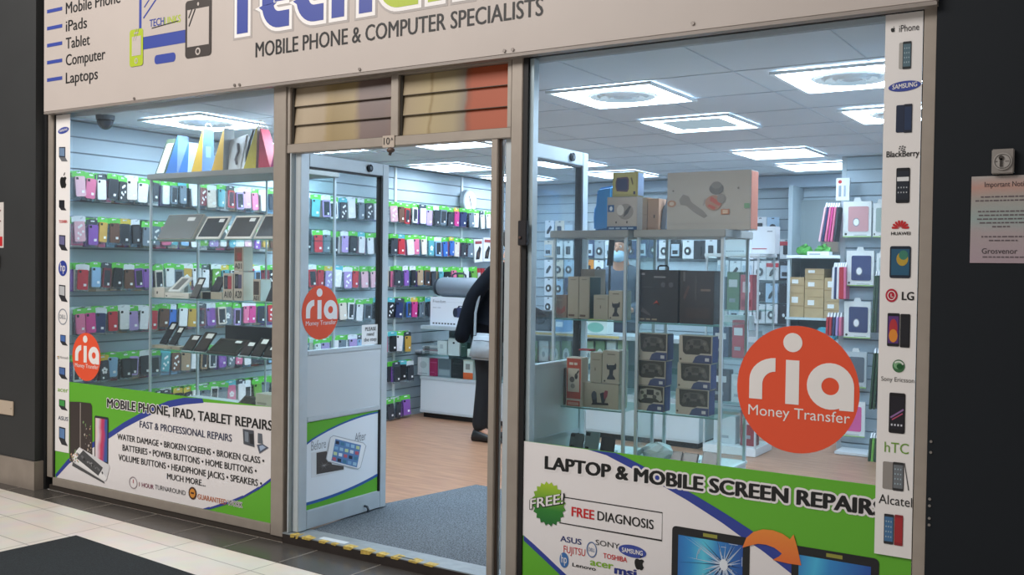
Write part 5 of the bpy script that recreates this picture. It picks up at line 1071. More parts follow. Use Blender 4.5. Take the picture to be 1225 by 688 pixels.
# shelf 2
z = RS2A
t = boxitem('brown_carton', 'tall dark brown carton with a black cord, lower shelf by door', 'box', 662.5, 440, 677.5, z, .53, .08, '#5c452e', lambda a: a.r(.7, .05, .74, .95, '#33271c').r(.1, .8, .6, .82, '#7a6242'))
xx = py(671, 440, .56).x; zz = py(671, 440, .56).z; f = MB(); f.tube([(xx-.02, .56, zz+.0005), (xx-.02, .56, zz+.025), (xx-.005, .56, zz+.042), (xx+.012, .56, zz+.035), (xx+.010, .56, zz+.015), (xx+.004, .56, zz+.0005)], .0035, INK, 6); f.build('cord', t)
boxitem('orange_white_carton', 'slim orange and white carton on the lower shelf by the door', 'box', 679.5, 428, 698, z, .51, .07, '#cfc4b4', lambda a: a.r(.05, .16, .95, .98, '#b5472f').r(.12, .3, .86, .78, '#cbbfae').w(2, .2, .85, .8, .05, '#dccbb8').e(.4, .55, .16, .06, '#5f574f').e(.66, .62, .1, .06, '#33302c').e(.45, .42, .14, .05, '#8d857b').pl([(.6, .6), (.85, .72), (.82, .76), (.58, .64)], '#4a443e').r(.08, .01, .92, .12, '#c24a30').r(.15, .03, .85, .09, '#d8a08c'))
boxitem('cable_carton', 'wide cream carton with charging stand picture, lower shelf', 'box', 699, 459, 742.5, z, .53, .1, '#aaa28f', lambda a: a.pl([(.26, .12), (.74, .15), (.72, .24), (.3, .22)], '#1f2226').pl([(.3, .2), (.42, .2), (.40, .62), (.28, .62), (.26, .5)], '#23262b').e(.34, .5, .07, .18, '#4a5058').pl([(.55, .22), (.62, .22), (.68, .5), (.6, .66), (.5, .6)], '#2b2f36').pl([(.62, .35), (.7, .5), (.72, .72), (.64, .74), (.6, .6)], '#8a4650'))
zz = py(720, 459, .53).z+.001
boxitem('white_carton', 'pale carton on top of the charging stand carton, left', 'box', 708, 422, 722, zz, .53, .09, '#a8a08e', lambda a: a.r(.2, .75, .85, .78, '#8a8270').r(.4, .4, .5, .5, '#7a7262'))
boxitem('holder_carton', 'cream carton with black phone holder picture, lower shelf', 'box', 722.5, 420, 743, zz, .53, .1, '#aca492', holder)
zz = py(715, 422, .53).z+.001
boxitem('red_tag', 'small red card lying on the pale carton, lower shelf', 'card', 694, 418, 709, zz, .56, .05, '#a3242c', lambda a: a.r(.25, .35, .8, .55, '#d9a8a4'))
# dark big cartons
z = RS1
t = boxitem('headset_box', 'large black carton with red mark and handle, middle cabinet', 'box', 765.5, 323, 812, z, .52, .12, '#211f20', lambda a: a.r(.06, .9, .14, .94, '#8d8684').r(.38, .85, .68, .88, '#7d7876').w(3, .02, .04, .5, .03, '#8a7a62').pl([(.36, .34), (.46, .42), (.54, .33), (.5, .38), (.45, .37), (.4, .36)], '#b5402c').e(.62, .72, .06, .05, '#4a4648').e(.82, .72, .06, .05, '#4a4648').r(.08, .66, .34, .68, '#3d3a3b').pl([(.05, .2), (.3, .12), (.32, .14), (.1, .28)], '#4d4745'))
xx = py(793, 323, .58).x; zz = py(793, 323, .58).z; f = MB(); f.tube([(xx-.025, .58, zz-.002), (xx-.025, .58, zz+.014), (xx-.015, .58, zz+.02), (xx+.02, .58, zz+.02), (xx+.028, .58, zz+.014), (xx+.028, .58, zz-.002)], .004, INK, 6); f.build('handle', t)
boxitem('headset_box', 'dark brown carton right of the handled black carton', 'box', 814, 324, 855, z, .52, .12, '#29211d', lambda a: a.r(.1, .8, .16, .98, '#55504c').pl([(.1, .5), (.24, .72), (.3, .7), (.16, .44)], '#4a2f28').r(.62, .62, .9, .66, '#6a5646').r(.2, .1, .9, .3, '#33261f').r(.45, .45, .5, .9, '#3d3532'))
# game pads in window boxes
def pad(a):
    a.r(0, 0, 1, 1, '#aaa294').pl([(.1, .98), (.97, .98), (.97, .36), (.66, .36), (.6, .30), (.2, .30), (.12, .4)], '#34322a').pl([(.42, 0), (1, 0), (1, .30), (.62, .30), (.5, .22)], '#3a4468')
    a.pl([(.26, .82), (.42, .88), (.66, .88), (.84, .82), (.92, .5), (.86, .42), (.74, .54), (.36, .54), (.24, .42), (.18, .5)], '#55524a').r(.44, .64, .66, .84, '#3a3832').e(.38, .58, .06, .07, '#26241f').e(.70, .58, .06, .07, '#26241f').e(.78, .72, .05, .06, '#6d695e').e(.30, .72, .04, .05, '#2b2924').r(.8, .08, .92, .2, '#b9b9bd').e(.06, .12, .03, .04, '#4a463e')
def padg(a):
    pad(a); a.pl([(.20, .84), (.42, .90), (.66, .90), (.90, .84), (.96, .48), (.88, .40), (.74, .52), (.36, .52), (.22, .40), (.14, .48)], '#98958a').r(.43, .64, .67, .86, '#2a2a2a').e(.38, .58, .07, .08, '#45443f').e(.70, .58, .07, .08, '#45443f').e(.80, .72, .06, .07, '#55534c').e(.28, .72, .06, .07, '#4a4944')
cols = ((763, 798.5, 'left'), (813, 852.5, 'right')); zs = RS2B; hs = (.121, .121, .128)
for ci, (xa, xb, nm) in enumerate(cols):
    zz = RS2B
    for k in range(3):
        lab = '%s game pad carton in %s stack, middle cabinet' % (('grey pad window, lowest' if ci == 0 else 'dark pad window, lowest', 'dark pad window, second from the top', 'dark pad window, topmost')[k], nm)
        q = py((xa+xb)/2, 460, .53); ztop = zz+hs[k]
        A, B_ = py(xa, 300, .53), py(xb, 300, .53)
        t = thing('gamepad_carton', lab, 'game pad box', ((A.x+B_.x)/2, .57, zz+.0012), 0, 'game pad boxes')
        sh = .006*(k-1)
        f = MB(); f.box(A.x+sh, .53, zz+.0012, B_.x+sh, .605, ztop, mat('#a39b8c', .55)); f.build('carton', t, bevel=.0015)
        g = MB(); g.box(B_.x+sh+.0003, .534, zz+.004, B_.x+sh+.0012, .602, ztop-.003, mat('#2c3568', .5)); g.build('side_print', t)
        a = Art(A.x+sh, zz+.0012, B_.x+sh, ztop, .53); (padg if (ci == 0 and k == 0) else pad)(a); a.f.build('print', t); zz = ztop+.001
# deck items: phones in stands and a white plastic bag
z = RDK
for i, (x0, x1, yt, c, lab) in enumerate(((680, 697, 517, '#5d6a6a', 'grey patterned phone case standing left on the cabinet deck, by door'), (697.5, 715, 515, '#8fa3a6', 'pale silver phone standing second on the deck, by door'), (717, 734, 521, '#22272c', 'black phone standing third on the deck, by door'))):
    A = py(x0, 540, .56); B = py(x1, 540, .56); h = py(x0, yt, .59).z-z
    t = thing('standing_phone', lab, 'phone', ((A.x+B.x)/2, .58, z+.001), 0, 'phones on the deck')
    R = Matrix.Translation((A.x, .555, z+.003)) @ Matrix.Rotation(math.radians(74), 4, 'X'); f = MB(); f.box(0, 0, -.009, B.x-A.x, h*1.03, 0, mat(c, .4, 0, .2 if i == 0 else 0, 40)); f.xf(R); f.build('body', t, bevel=.006, seg=3)
    g = MB(); g.box(.01, .012, .0003, .03, .03, .002, mat('#14181b', .3)); g.box(.006, h*.8, .0003, .03, h*.96, .0016, mat('#1d2226', .3)); g.xf(R); g.build('camera_patch', t)
    s = MB(); s.box(A.x+.01, .57, z+.0015, B.x-.01, .625, z+.02, CASE_ACR); s.build('stand', t)
for i, (x0, x1, yt, c, lab) in enumerate(((801, 815, 538, '#4c4546', 'brown grey phone lying back on the middle cabinet deck'), (815, 834, 540, '#1b1e22', 'black phone lying back on the middle cabinet deck'), (838, 858, 539, '#4d6068', 'slate phone at right end of the middle cabinet deck'))):
    A = py(x0, 555, .58); B = py(x1, 555, .58); h = py(x0, yt, .62).z-z
    t = thing('standing_phone', lab, 'phone', ((A.x+B.x)/2, .60, z+.001), 0, 'phones on the deck')
    R = Matrix.Translation((A.x, .575, z+.003)) @ Matrix.Rotation(math.radians(60), 4, 'X'); f = MB(); f.box(0, 0, -.009, B.x-A.x, h*1.12, 0, mat(c, .35)); f.xf(R); f.build('body', t, bevel=.005); g = MB(); g.box(.006, .008, .0003, B.x-A.x-.006, h*1.05, .0014, mat('#2a2d30', .2)); g.xf(R); g.build('screen', t)
    s = MB(); s.box(A.x+.01, .595, z+.0015, B.x-.01, .65, z+.02, CASE_ACR); s.build('stand', t)
t = thing('plastic_bag', 'crumpled white clear plastic bag on the middle cabinet deck', 'plastic bag', (py(785, 555, .58).x, .60, z+.001))
f = MB(); r_ = random.Random(4); cx = py(784, 555, .58).x; f.sphere((cx, .60, z+.042), .075, mat('#b9c9d0', .3), 14, 8, (1.1, .7, .55))
f.v = [(x+r_.uniform(-.008, .008), y+r_.uniform(-.008, .008), max(z+.002, q+r_.uniform(-.008, .008))) for x, y, q in f.v]; f.build('body', t)
f = MB(); f.tube([(cx-.06, .58, z+.05), (cx-.085, .57, z+.03), (cx-.09, .565, z+.01)], .012, mat('#8fa0aa', .3), 6); f.build('knot', t)
# ------------------------------------------------------------------ packaged phone cases hanging on the left wall
CL = {'pink': '#e0789c', 'pale pink': '#e8b9c4', 'white': '#e6e8ea', 'ivory': '#e2d6c8', 'charcoal': '#3a4048', 'black': '#202328', 'navy': '#2b3a66', 'blue': '#3a6fc0', 'sky blue': '#8fb9dc', 'teal': '#5fa9b4',
      'purple': '#8a5ab0', 'lavender': '#b09ad0', 'red': '#c43440', 'maroon': '#7a2f38', 'gold': '#c9a24a', 'brown': '#6a4a3a', 'slate': '#6f7f8c', 'magenta': '#d0408c', 'orange': '#d8823a', 'green': '#6faa4a', 'tan': '#b0977a'}
HG = mat('#63c84c', .5, name='header_green'); HW = mat('#dfe8ea', .5, name='header_white'); HC = mat('#58b9c4', .5, name='header_cyan'); HY = mat('#d9c24a', .5, name='header_yellow'); HK = mat('#3b4650', .5, name='header_grey')
POUCH = glass('clear_pouch', '#f4fcfd', 0.10, 0.35, 40)
STK_SHINE = mat('#f2f4f4', .5, name='sticker_shine_white')  # white of the price stickers and of the painted shine spots
PW, PH = .098, .202
def pouch_mesh():
    b = MB(); b.rect(-PW/2, -PH, PW/2, -.030, 0, POUCH, .004); R = Matrix(((0, -1, 0, 0), (1, 0, 0, 0), (0, 0, 1, 0), (0, 0, 0, 1))); b.xf(R); return b
def case_mesh(kind):
    b = MB(); m = mat('#777777', .45, name='case_colour'); w = .037
    b.rrect(-w, -.186, w, -.040, .010, -.016, m, .012, 3)
    if kind == 0: b.rect(.006, -.160, .026, -.142, -.0168, STK_SHINE, .0006); b.rrect(-.030, -.064, -.012, -.046, .004, -.0168, BLACK, .0006, 2)
    if kind == 1:
        for q in range(7): a = q*1.9; b.ell(.022*math.cos(a)*(1-.1*q), -.115+.05*math.sin(a*1.3), .008, .010, -.0168-.0001*q, STK_SHINE, 8, .0005)  # white spot pattern that doubles as painted shine on the case
    if kind == 2: b.rect(-.028, -.172, .028, -.056, -.0168, mat('#33383e', .3), .0006); b.rect(.004, -.168, .022, -.150, -.0175, STK_SHINE, .0006)
    if kind == 3: [b.ell(.014*math.cos(q), -.115+.016*math.sin(q), .010, .011, -.0168-.0001*k, STK_SHINE, 8, .0005) for k, q in enumerate((.3, 1.55, 2.8, 4.05, 5.3))]; b.rect(-.02, -.175, -.006, -.160, -.0169, STK_SHINE, .0006)
    b.xf(Matrix(((0, -1, 0, 0), (1, 0, 0, 0), (0, 0, 1, 0), (0, 0, 0, 1)))); return b
def head_mesh():
    b = MB(); b.poly([(-PW/2, -.044), (PW/2, -.044), (PW/2, -.006), (.020, 0), (-.020, 0), (-PW/2, -.006)], -.0015, mat('#777777', .5, name='header_colour'), .0035)
    b.rect(-.015, -.018, .015, -.008, -.0022, HW, .0006); b.xf(Matrix(((0, -1, 0, 0), (1, 0, 0, 0), (0, 0, 1, 0), (0, 0, 0, 1)))); return b
def data_of(b, n, **k): o = b.build(n, local=True, **k); me = o.data; bpy.data.objects.remove(o); return me
POUCH_ME = data_of(pouch_mesh(), 'pouch'); CASE_ME = [data_of(case_mesh(k), 'phone_case') for k in range(4)]; HEAD_ME = data_of(head_mesh(), 'header_card')
def colourise(o, m): o.material_slots[0].link = 'OBJECT'; o.material_slots[0].material = m
def pack(loc, rz, colour, head, kind, label, group, tilt=0.0, sc=1.0):
    p = bpy.data.objects.new('phone_case_pack', POUCH_ME); COL.objects.link(p); p.location = loc; p.rotation_euler = (tilt, 0, rz); p.scale = (sc, sc, sc)
    c = bpy.data.objects.new('phone_case', CASE_ME[kind]); COL.objects.link(c); c.parent = p; colourise(c, mat(CL[colour], .42))
    h = bpy.data.objects.new('header_card', HEAD_ME); COL.objects.link(h); h.parent = p; colourise(h, head)
    return tag(p, label, 'phone case', group)
ROWZ = [2.085, 1.785, 1.487, 1.198, .880, .598, .262]
SEQ = [ # window part colours read from the photo
 ['pale pink', 'pink', 'white', 'charcoal', 'black', 'ivory', 'white', 'charcoal', 'white', 'slate', 'slate', 'white', 'maroon', 'ivory', 'teal', 'red', 'lavender'],
 ['pale pink', 'purple', 'gold', 'brown', 'charcoal', 'black', 'slate', 'slate', 'pink', 'teal', 'sky blue', 'white', 'green', 'lavender', 'white', 'teal', 'white'],
 ['red', 'sky blue', 'maroon', 'black', 'brown', 'purple', 'purple', 'ivory', 'white', 'slate', 'gold', 'white', 'white', 'green', 'teal', 'white', 'slate'],
 ['pink', 'magenta', 'navy', 'red', 'white', 'lavender', 'white', 'red', 'brown', 'blue', 'white', 'gold', 'maroon', 'purple', 'ivory', 'slate', 'lavender'],
 ['white', 'charcoal', 'charcoal', 'sky blue', 'black', 'lavender', 'charcoal', 'slate', 'teal', 'brown', 'tan', 'white', 'tan', 'white', 'purple', 'slate', 'pink'],
 ['white', 'green', 'slate', 'white', 'teal', 'tan', 'green', 'sky blue', 'tan', 'black', 'charcoal', 'white', 'slate', 'white', 'slate', 'pink', 'white']]
DOORSEQ = [['pale pink', 'brown', 'red', 'white', 'white', 'lavender', 'charcoal', 'slate', 'charcoal', 'magenta', 'navy', 'slate', 'white'], ['charcoal', 'red', 'white', 'pink', 'ivory', 'teal', 'sky blue', 'blue', 'blue', 'ivory', 'charcoal', 'slate', 'white'],
 ['charcoal', 'purple', 'black', 'tan', 'brown', 'charcoal', 'teal', 'black', 'pink', 'green', 'white', 'green', 'slate'], ['black', 'navy', 'blue', 'magenta', 'slate', 'charcoal', 'white', 'black', 'black', 'slate', 'teal', 'white', 'slate'],
 ['black', 'white', 'gold', 'white', 'white'], ['charcoal', 'black', 'charcoal', 'magenta'], ['charcoal', 'charcoal', 'purple']]
rr = random.Random(21); HOOKS = []; extra = {}
SEGN = {'w': 'seen through the left window', 'd': 'seen through the open door glass', 'o': 'seen in the open doorway'}
cnt = {}
PIT = lambda y: .084 if y < 1.9 else .112
for r, zt_ in enumerate(ROWZ):
    y = .10 + .02*(r % 3); iw = io = 0
    while y < 5.05:
        u, v = proj((-5.87, y, zt_-.1)); seg = None
        if 86 < u < 330: seg = 'w' if (v < 462+.12*(u-83)+12) else None
        elif 364 < u < 452: seg = 'd' if v < 424 else None
        elif 465 < u < 594: seg = 'o'
        if seg == 'o' and r >= 4 and y > 3.60: seg = None
        if seg == 'o' and r == 6 and y < 3.28: seg = None
        if seg == 'o' and r in (1, 2) and y > 4.62: seg = None
        if seg == 'w' and r == 4 and 86 < u < 120 and False: seg = None
        if seg is None or r == 6 and seg != 'o': y += PIT(y); iw += 1; continue
        if seg == 'o': col = DOORSEQ[r][min(io, len(DOORSEQ[r])-1)]; io += 1
        elif seg == 'w' and iw < 22: col = SEQ[min(r, 5)][iw % 17]
        else: col = rr.choice(['slate', 'charcoal', 'white', 'white', 'teal', 'lavender', 'black', 'sky blue', 'red', 'slate', 'ivory', 'pale pink'])
        n = cnt[(seg, r)] = cnt.get((seg, r), 0)+1
        q = rr.random(); hd = HG if q < .54 else HW if q < .78 else HC if q < .87 else HY if q < .92 else HK
        lab = '%s phone case, %s from left in %s row, %s' % (col, ordw(n), ordw(r+1), SEGN[seg])
        pack((-5.865, y+rr.uniform(-.016, .016), zt_+rr.uniform(-.012, .008)), rr.uniform(-.38, .22), col, hd, rr.choice([0, 0, 0, 0, 0, 1, 2, 2, 3]), lab, 'phone cases hanging on the left wall', rr.uniform(-.09, .09), .90 if y < 1.9 else 1.0)
        HOOKS.append((y, zt_)); y += PIT(y); iw += 1
# packs behind the front ones, beyond counting
b = MB(); rr = random.Random(9); BC = [mat(CL[k], .45) for k in ('charcoal', 'white', 'slate', 'pink', 'purple', 'ivory', 'maroon', 'sky blue', 'black', 'tan')]
for (y, zt_) in HOOKS:
    for k in range(4):
        x = -5.890-.014*k; dy = rr.uniform(-.03, .03); a = rr.uniform(-.03, .05); m = rr.choice(BC)
        b.box(x-.005, y+dy-.040, zt_-.190+a*.1, x+.004, y+dy+.040, zt_-.045, m); b.box(x-.002, y+dy-.046, zt_-.044, x+.002, y+dy+.046, zt_-.002, HG if rr.random() < .7 else HW)
tag(b.build('phone_case_packs', loc=(-5.9, 2.5, 0.1)), 'rows of further packaged phone cases hanging behind the front ones on left wall', 'phone case', None, 'stuff')
b = MB(); b.tube([(0, 0, 0), (.100, 0, .002), (.106, 0, .012)], .0022, mat('#c3ccd2', .3, .7), 5); b.box(-.002, -.012, -.012, .002, .012, .014, mat('#c3ccd2', .3, .7)); HM = data_of(b, 'peg_hook')
for (y, zt_) in HOOKS[:95]:
    o = bpy.data.objects.new('peg_hook', HM); COL.objects.link(o); o.parent = WL; o.location = Vector((-5.946, y, zt_-.010))-WL.location
b = MB()
for (y, zt_) in HOOKS[95:]: b.tube([(-5.946, y, zt_-.010), (-5.846, y, zt_-.008), (-5.84, y, zt_+.002)], .0022, mat('#c3ccd2', .3, .7), 5)
o = b.build('peg_hooks', WL); o['kind'] = 'stuff'
# wall clock
t = thing('wall_clock', 'round grey rimmed wall clock high on the left wall in the doorway', 'clock', (-5.935, 4.56, 2.165))
def cx_(f, n, **k): f.xf(Matrix.Translation((-5.93, 4.56, 2.165))).build(n, t, **k)
f = MB(); f.cyl((0, 0, 0), (.05, 0, 0), .122, mat('#aab4ba', .4, .3), 32); cx_(f, 'rim')
f = MB(); f.cyl((.0503, 0, 0), (.052, 0, 0), .104, mat('#eceef0', .5), 32); cx_(f, 'dial')
f = MB()
for i in range(12): a = PI*i/6; f.cyl((.0525, .09*math.sin(a), .09*math.cos(a)), (.053, .09*math.sin(a), .09*math.cos(a)), .005, INK, 6)
cx_(f, 'hour_mark')
f = MB(); f.hexa([(.054, -.004, .0), (.055, -.004, .0), (.055, .004, 0), (.054, .004, 0), (.054, -.028, .055), (.055, -.028, .055), (.055, -.022, .058), (.054, -.022, .058)], INK); cx_(f, 'hour_hand')
f = MB(); f.hexa([(.056, .018, -.078), (.057, .018, -.078), (.057, .023, -.077), (.056, .023, -.077), (.056, -.012, .02), (.057, -.012, .02), (.057, -.004, .022), (.056, -.004, .022)], INK); cx_(f, 'minute_hand')
# boards of photo packs past the rows
for i, (yy, zz, dz, lab) in enumerate(((4.70, 1.78, .24, 'white accessory pack with dark photo, first past the case rows in doorway'), (4.86, 1.80, .25, 'white accessory pack with dark photo, second past the case rows in doorway'), (5.03, 1.79, .25, 'white accessory pack with dark photo, third past the case rows in doorway'))):
    t = thing('accessory_pack', lab, 'accessory pack', (-5.86, yy, zz-dz), 0, 'photo packs past the case rows')
    f = MB(); f.rect(-.075, 0, .075, dz, 0, mat('#e4e4e6', .5), .012); f.xf(Matrix.Translation((-5.86, yy, zz-dz)) @ Matrix.Rotation(-.06*(i-1), 4, 'X') @ RX); f.build('card', t)
    f = MB(); f.poly([(-.055, .03), (.01, .03), (.045, .14), (.02, .17), (-.04, .10)], -.001, mat('#26282c', .5)); f.rect(-.06, dz-.05, .06, dz-.02, -.001, mat('#9c4a50', .5)); f.ell(-.01, .08, .02, .03, -.002, mat('#5a4a44', .5)); f.xf(Matrix.Translation((-5.859, yy, zz-dz)) @ Matrix.Rotation(-.06*(i-1), 4, 'X') @ RX); f.build('photo', t)
for i, yy in enumerate((4.72, 4.80)):
    t = thing('accessory_pack', 'small red pack under the photo packs, %s one in the doorway' % ('left', 'right')[i], 'accessory pack', (-5.88, yy, 1.36), 0, 'small red packs')
    f = MB(); f.box(-5.885, yy-.032, 1.36, -5.875, yy+.032, 1.475, mat('#a3262e', .5)); f.build('card', t); f = MB(); f.box(-5.8745, yy-.02, 1.37, -5.862, yy+.02, 1.43, mat('#c9ccd0', .4)); f.build('blister', t)

# ------------------------------------------------------------------ long glass shop counter across the back
cX0, cX1, cY0, cY1 = -5.80, -2.98, 3.66, 4.12
t = thing('shop_counter', 'long glass fronted shop counter with white base across the back of shop', 'counter', ((cX0+cX1)/2, (cY0+cY1)/2, .052))
CW = mat('#cdd5da', .5)
MB().box(cX0+.02, cY0+.03, .052, cX1-.02, cY1, .10, mat('#131416', .6)).build('kick_board', t)
MB().box(cX0, cY0, .10, cX1, cY1, .415, CW).build('base', t, bevel=.003)
f = MB(); f.box(cX0-.003, cY0-.006, .415, cX1+.003, cY0+.03, .445, ALU_IN); f.box(cX0-.003, cY0-.006, .895, cX1+.003, cY0+.03, .928, ALU_IN); f.box(cX0-.003, cY0-.004, .10, cX1+.003, cY0+.02, .125, ALU_IN); f.build('trim_rail', t, bevel=.002)
MB().box(cX0, cY0+.03, .415, cX1, cY1, .44, mat('#cfd8dc', .4)).build('deck', t)
MB().box(cX0+.002, cY0+.008, .445, cX1-.002, cY0+.012, .895, CASE_GLASS).build('front_glass', t)
MB().box(cX0+.01, cY0+.02, .640, cX1-.01, cY1-.03, .646, SHELF_GLASS).build('shelf', t)
f = MB(); f.box(cX0, cY0+.03, .905, cX1, cY1, .925, mat('#c2ced4', .3)); f.build('top', t)
MB().box(cX0, cY1-.012, .445, cX1, cY1, .9, mat('#8f9aa2', .5)).build('back_panel', t)
f = MB(); f.box(-4.78, cY0-.010, .905, -3.70, cY0-.0065, .925, mat('#c9b878', .5)); f.build('price_strip', t)
CT = .9265
A = py(515, 391, 3.72); B = py(567, 391, 3.72); zt_ = py(540, 356, 3.72).z
def fb(a):
    a.t('Freedom', .06, .80, .34, .10, '#4a5058', .0).r(.36, .83, .92, .835, '#9aa4ac').w(2, .06, .62, .26, .02, '#9aa2aa')
    a.pl([(.50, .5), (.54, .62), (.60, .66), (.8, .66), (.88, .6), (.90, .46), (.86, .34), (.78, .3), (.58, .32), (.52, .38)], '#3a4468').e(.55, .48, .05, .16, '#252b40').e(.87, .47, .05, .16, '#252b40').pl([(.6, .66), (.62, .72), (.76, .72), (.79, .66), (.75, .66), (.73, .69), (.65, .69), (.64, .66)], '#252b40')
    for k in range(8): a.r(.06+.065*k, .06, .10+.065*k, .11, '#4a4a4e')
    a.r(.78, .05, .9, .10, '#b04048')
boxitem('speaker_carton', 'white speaker carton with a blue speaker picture on the counter', 'box', 515.5, 356, 571, CT, 3.72, .2, '#dfe4ea', fb)
zz = zt_+.001; A = py(522, 340, 3.8); B = py(574, 340, 3.8); zc = zz+.095
t = thing('barrel_speaker', 'grey barrel speaker lying on the white carton in the doorway', 'speaker', ((A.x+B.x)/2, 3.82, zz))
f = MB(); n = 24; pr = [(A.x+.02, .060), (A.x+.035, .080), (A.x+.07, .093), (B.x-.07, .093), (B.x-.035, .080), (B.x-.02, .06)]
f.tube([(p[0], 3.82, zc) for p in pr], [p[1] for p in pr], mat('#7a858f', .45), 24); f.build('barrel', t, smooth=True)
for xe, s_ in ((A.x+.02, -1), (B.x-.02, 1)):
    f = MB(); f.cyl((xe, 3.82, zc), (xe+s_*.018, 3.82, zc), .085, mat('#4a535c', .5), 24, .078); f.cyl((xe+s_*.018, 3.82, zc), (xe+s_*.020, 3.82, zc), .06, mat('#2a3036', .6), 20); f.build('end_cap', t)
f = MB(); xm = (A.x+B.x)/2; f.tube([(xm-.08, 3.82, zc+.085), (xm-.075, 3.82, zc+.115), (xm-.05, 3.82, zc+.13), (xm+.05, 3.82, zc+.13), (xm+.075, 3.82, zc+.115), (xm+.08, 3.82, zc+.085)], .009, mat('#39414a', .5), 8); f.build('handle', t)
# things inside the counter
def inC(name, lab, cat, x0, yt, x1, z, col, art=None, dy=.10, dp=.05, side=None): return boxitem(name, lab, cat, x0, yt, x1, z, cY0+dy, dp, col, art, side=side)
for i, (x0, x1, yt, c, lab) in enumerate(((487, 503, 417, '#8d949c', 'stack of thin boxes at left of the counter shelf'), (505, 524, 412, '#a5a9b0', 'pale stack of thin boxes second on the counter shelf'))):
    A = py(x0, 427, cY0+.1); B = py(x1, 427, cY0+.1); zt_ = py(x0, yt, cY0+.1).z; z = .647
    k = 0
    while z+.016 < zt_:
        tt = thing('flat_box', '%s thin box, %s up in the %s pile on counter shelf' % (('grey', 'white', 'pink')[k % 3], ordw(k+1), ('left', 'second')[i]), 'box', ((A.x+B.x)/2, cY0+.17, z), 0, 'thin boxes on the counter shelf')
        f = MB(); f.box(A.x+.004*(k % 3), cY0+.1, z, B.x-.004*(k % 2), cY0+.25, z+.014, mat(('#8f969e', '#c6cbd0', '#a88a94')[k % 3], .5)); f.build('carton', tt, bevel=.001); g = MB(); g.rect(A.x+.03, z+.003, A.x+.09, z+.011, cY0+.0985, mat('#4a5058', .5)); g.build('print', tt); z += .0155; k += 1
def wh(a): a.r(.3, .45, .6, .75, '#c0c6cc').r(.2, .08, .8, .11, '#b9bfc5')
inC('phone_carton', 'white phone carton left of the printed one on counter shelf', 'box', 524.5, 408, 536, .647, '#dfe3e6', wh)
inC('phone_carton', 'white phone carton with dark mark on the counter shelf', 'box', 537.5, 405, 551, .647, '#e6e8ea', lambda a: a.e(.5, .75, .12, .07, '#24262a').r(.08, .06, .92, .94, '#dfe2e4').e(.5, .74, .10, .06, '#24262a'))
inC('phone_carton', 'dark green phone carton on the counter shelf', 'box', 552.5, 410, 560, .647, '#2f4a44', lambda a: a.r(.2, .7, .7, .75, '#6f8a80'))
inC('phone_carton', 'low white carton right of dark green one on counter shelf', 'box', 560.5, 418, 573, .647, '#d6dcd6', lambda a: a.r(.2, .3, .7, .4, '#a9b2ab'))
def strp(c): return lambda a: a.r(.1, .75, .9, .8, c).r(.15, .2, .6, .24, c)
inC('pouch_pack', 'white and grey pouch pack, first on the counter deck', 'accessory pack', 501, 428, 515, .4412, '#cfd2d6', lambda a: a.e(.5, .6, .3, .2, '#b5babf').r(.15, .08, .85, .14, '#a3a8ae'), .07)
inC('pouch_pack', 'magenta pouch pack, second on the counter deck', 'accessory pack', 515.5, 429, 525, .4412, '#a32858', strp('#c0507c'), .07)
inC('pouch_pack', 'grey clear pouch pack, third on the counter deck', 'accessory pack', 525.5, 430, 541, .4412, '#7d8790', lambda a: a.r(.05, .45, .95, .98, '#5d6770').r(.1, .1, .9, .4, '#98a2aa'), .07)
inC('pouch_pack', 'black pouch pack, fourth on the counter deck', 'accessory pack', 541.5, 430, 555.5, .4412, '#1f2226', strp('#3a3e44'), .07)
inC('pouch_pack', 'orange and white pouch pack, fifth on the counter deck', 'accessory pack', 556, 431, 567.5, .4412, '#d9d6d0', lambda a: a.r(0, 0, 1, .34, '#e0602a').r(.25, .5, .7, .8, '#8f8a86').r(0, .94, 1, 1, '#c9b8a8'), .07)
# lower rail of packs in the counter seen through the right window
for i in range(9):
    x0 = 633+13.5*i; lab = '%s disc pack in a row inside the counter, %s from the left' % (('green', 'white', 'pale green')[i % 3], ordw(i+1))
    tt = inC('disc_pack', lab, 'accessory pack', x0, 408, x0+11, .647, ('#6f8f6a', '#c2ccd0', '#8fa68a')[i % 3], lambda a: a.e(.5, .4, .36, .3, '#d6dde0').e(.5, .4, .16, .13, '#8f9aa0'), .06, .02); tt['group'] = 'disc packs in the counter'
    lab = '%s pouch pack low inside the counter, %s from the left' % (('white', 'blue', 'grey')[i % 3], ordw(i+1))
    tt = inC('pouch_pack', lab, 'accessory pack', x0, 432, x0+11, .4412, ('#c9d2d8', '#7d9ab8', '#98a4ac')[i % 3], lambda a: a.r(.15, .7, .85, .9, '#5f7080').r(.2, .2, .8, .55, '#dde3e6'), .06, .02); tt['group'] = 'low pouch packs in the counter'
# dark printers and cartons on the counter, behind the right window
tt = boxitem('label_printer', 'dark label printer on the counter, seen left of beige cartons', 'printer', 635, 372, 659, CT, 3.78, .2, '#23282e', lambda a: a.r(.1, .1, .9, .35, '#3a4148').r(.3, .5, .8, .75, '#c2ccd4').r(.05, .9, .95, .97, '#15181c'))
boxitem('blue_carton', 'blue white carton beside the label printer on the counter', 'box', 661, 382, 676, CT, 3.78, .15, '#6f9ac0', lambda a: a.r(.1, .4, .9, .8, '#d5dfe6'))
boxitem('green_print_carton', 'white carton with green leaf print on the counter behind cabinets', 'box', 700, 380, 728, CT, 3.75, .12, '#cfdcd8', lambda a: a.e(.5, .4, .35, .3, '#7fb8a8').r(0, .8, 1, 1, '#d9cf6a'))
boxitem('white_speaker_carton', 'white carton with row of dots over the middle cabinet', 'box', 866, 378, 895, CT, 3.80, .18, '#e1e6ea', lambda a: a.r(.1, .2, .8, .24, '#6f7a86'))

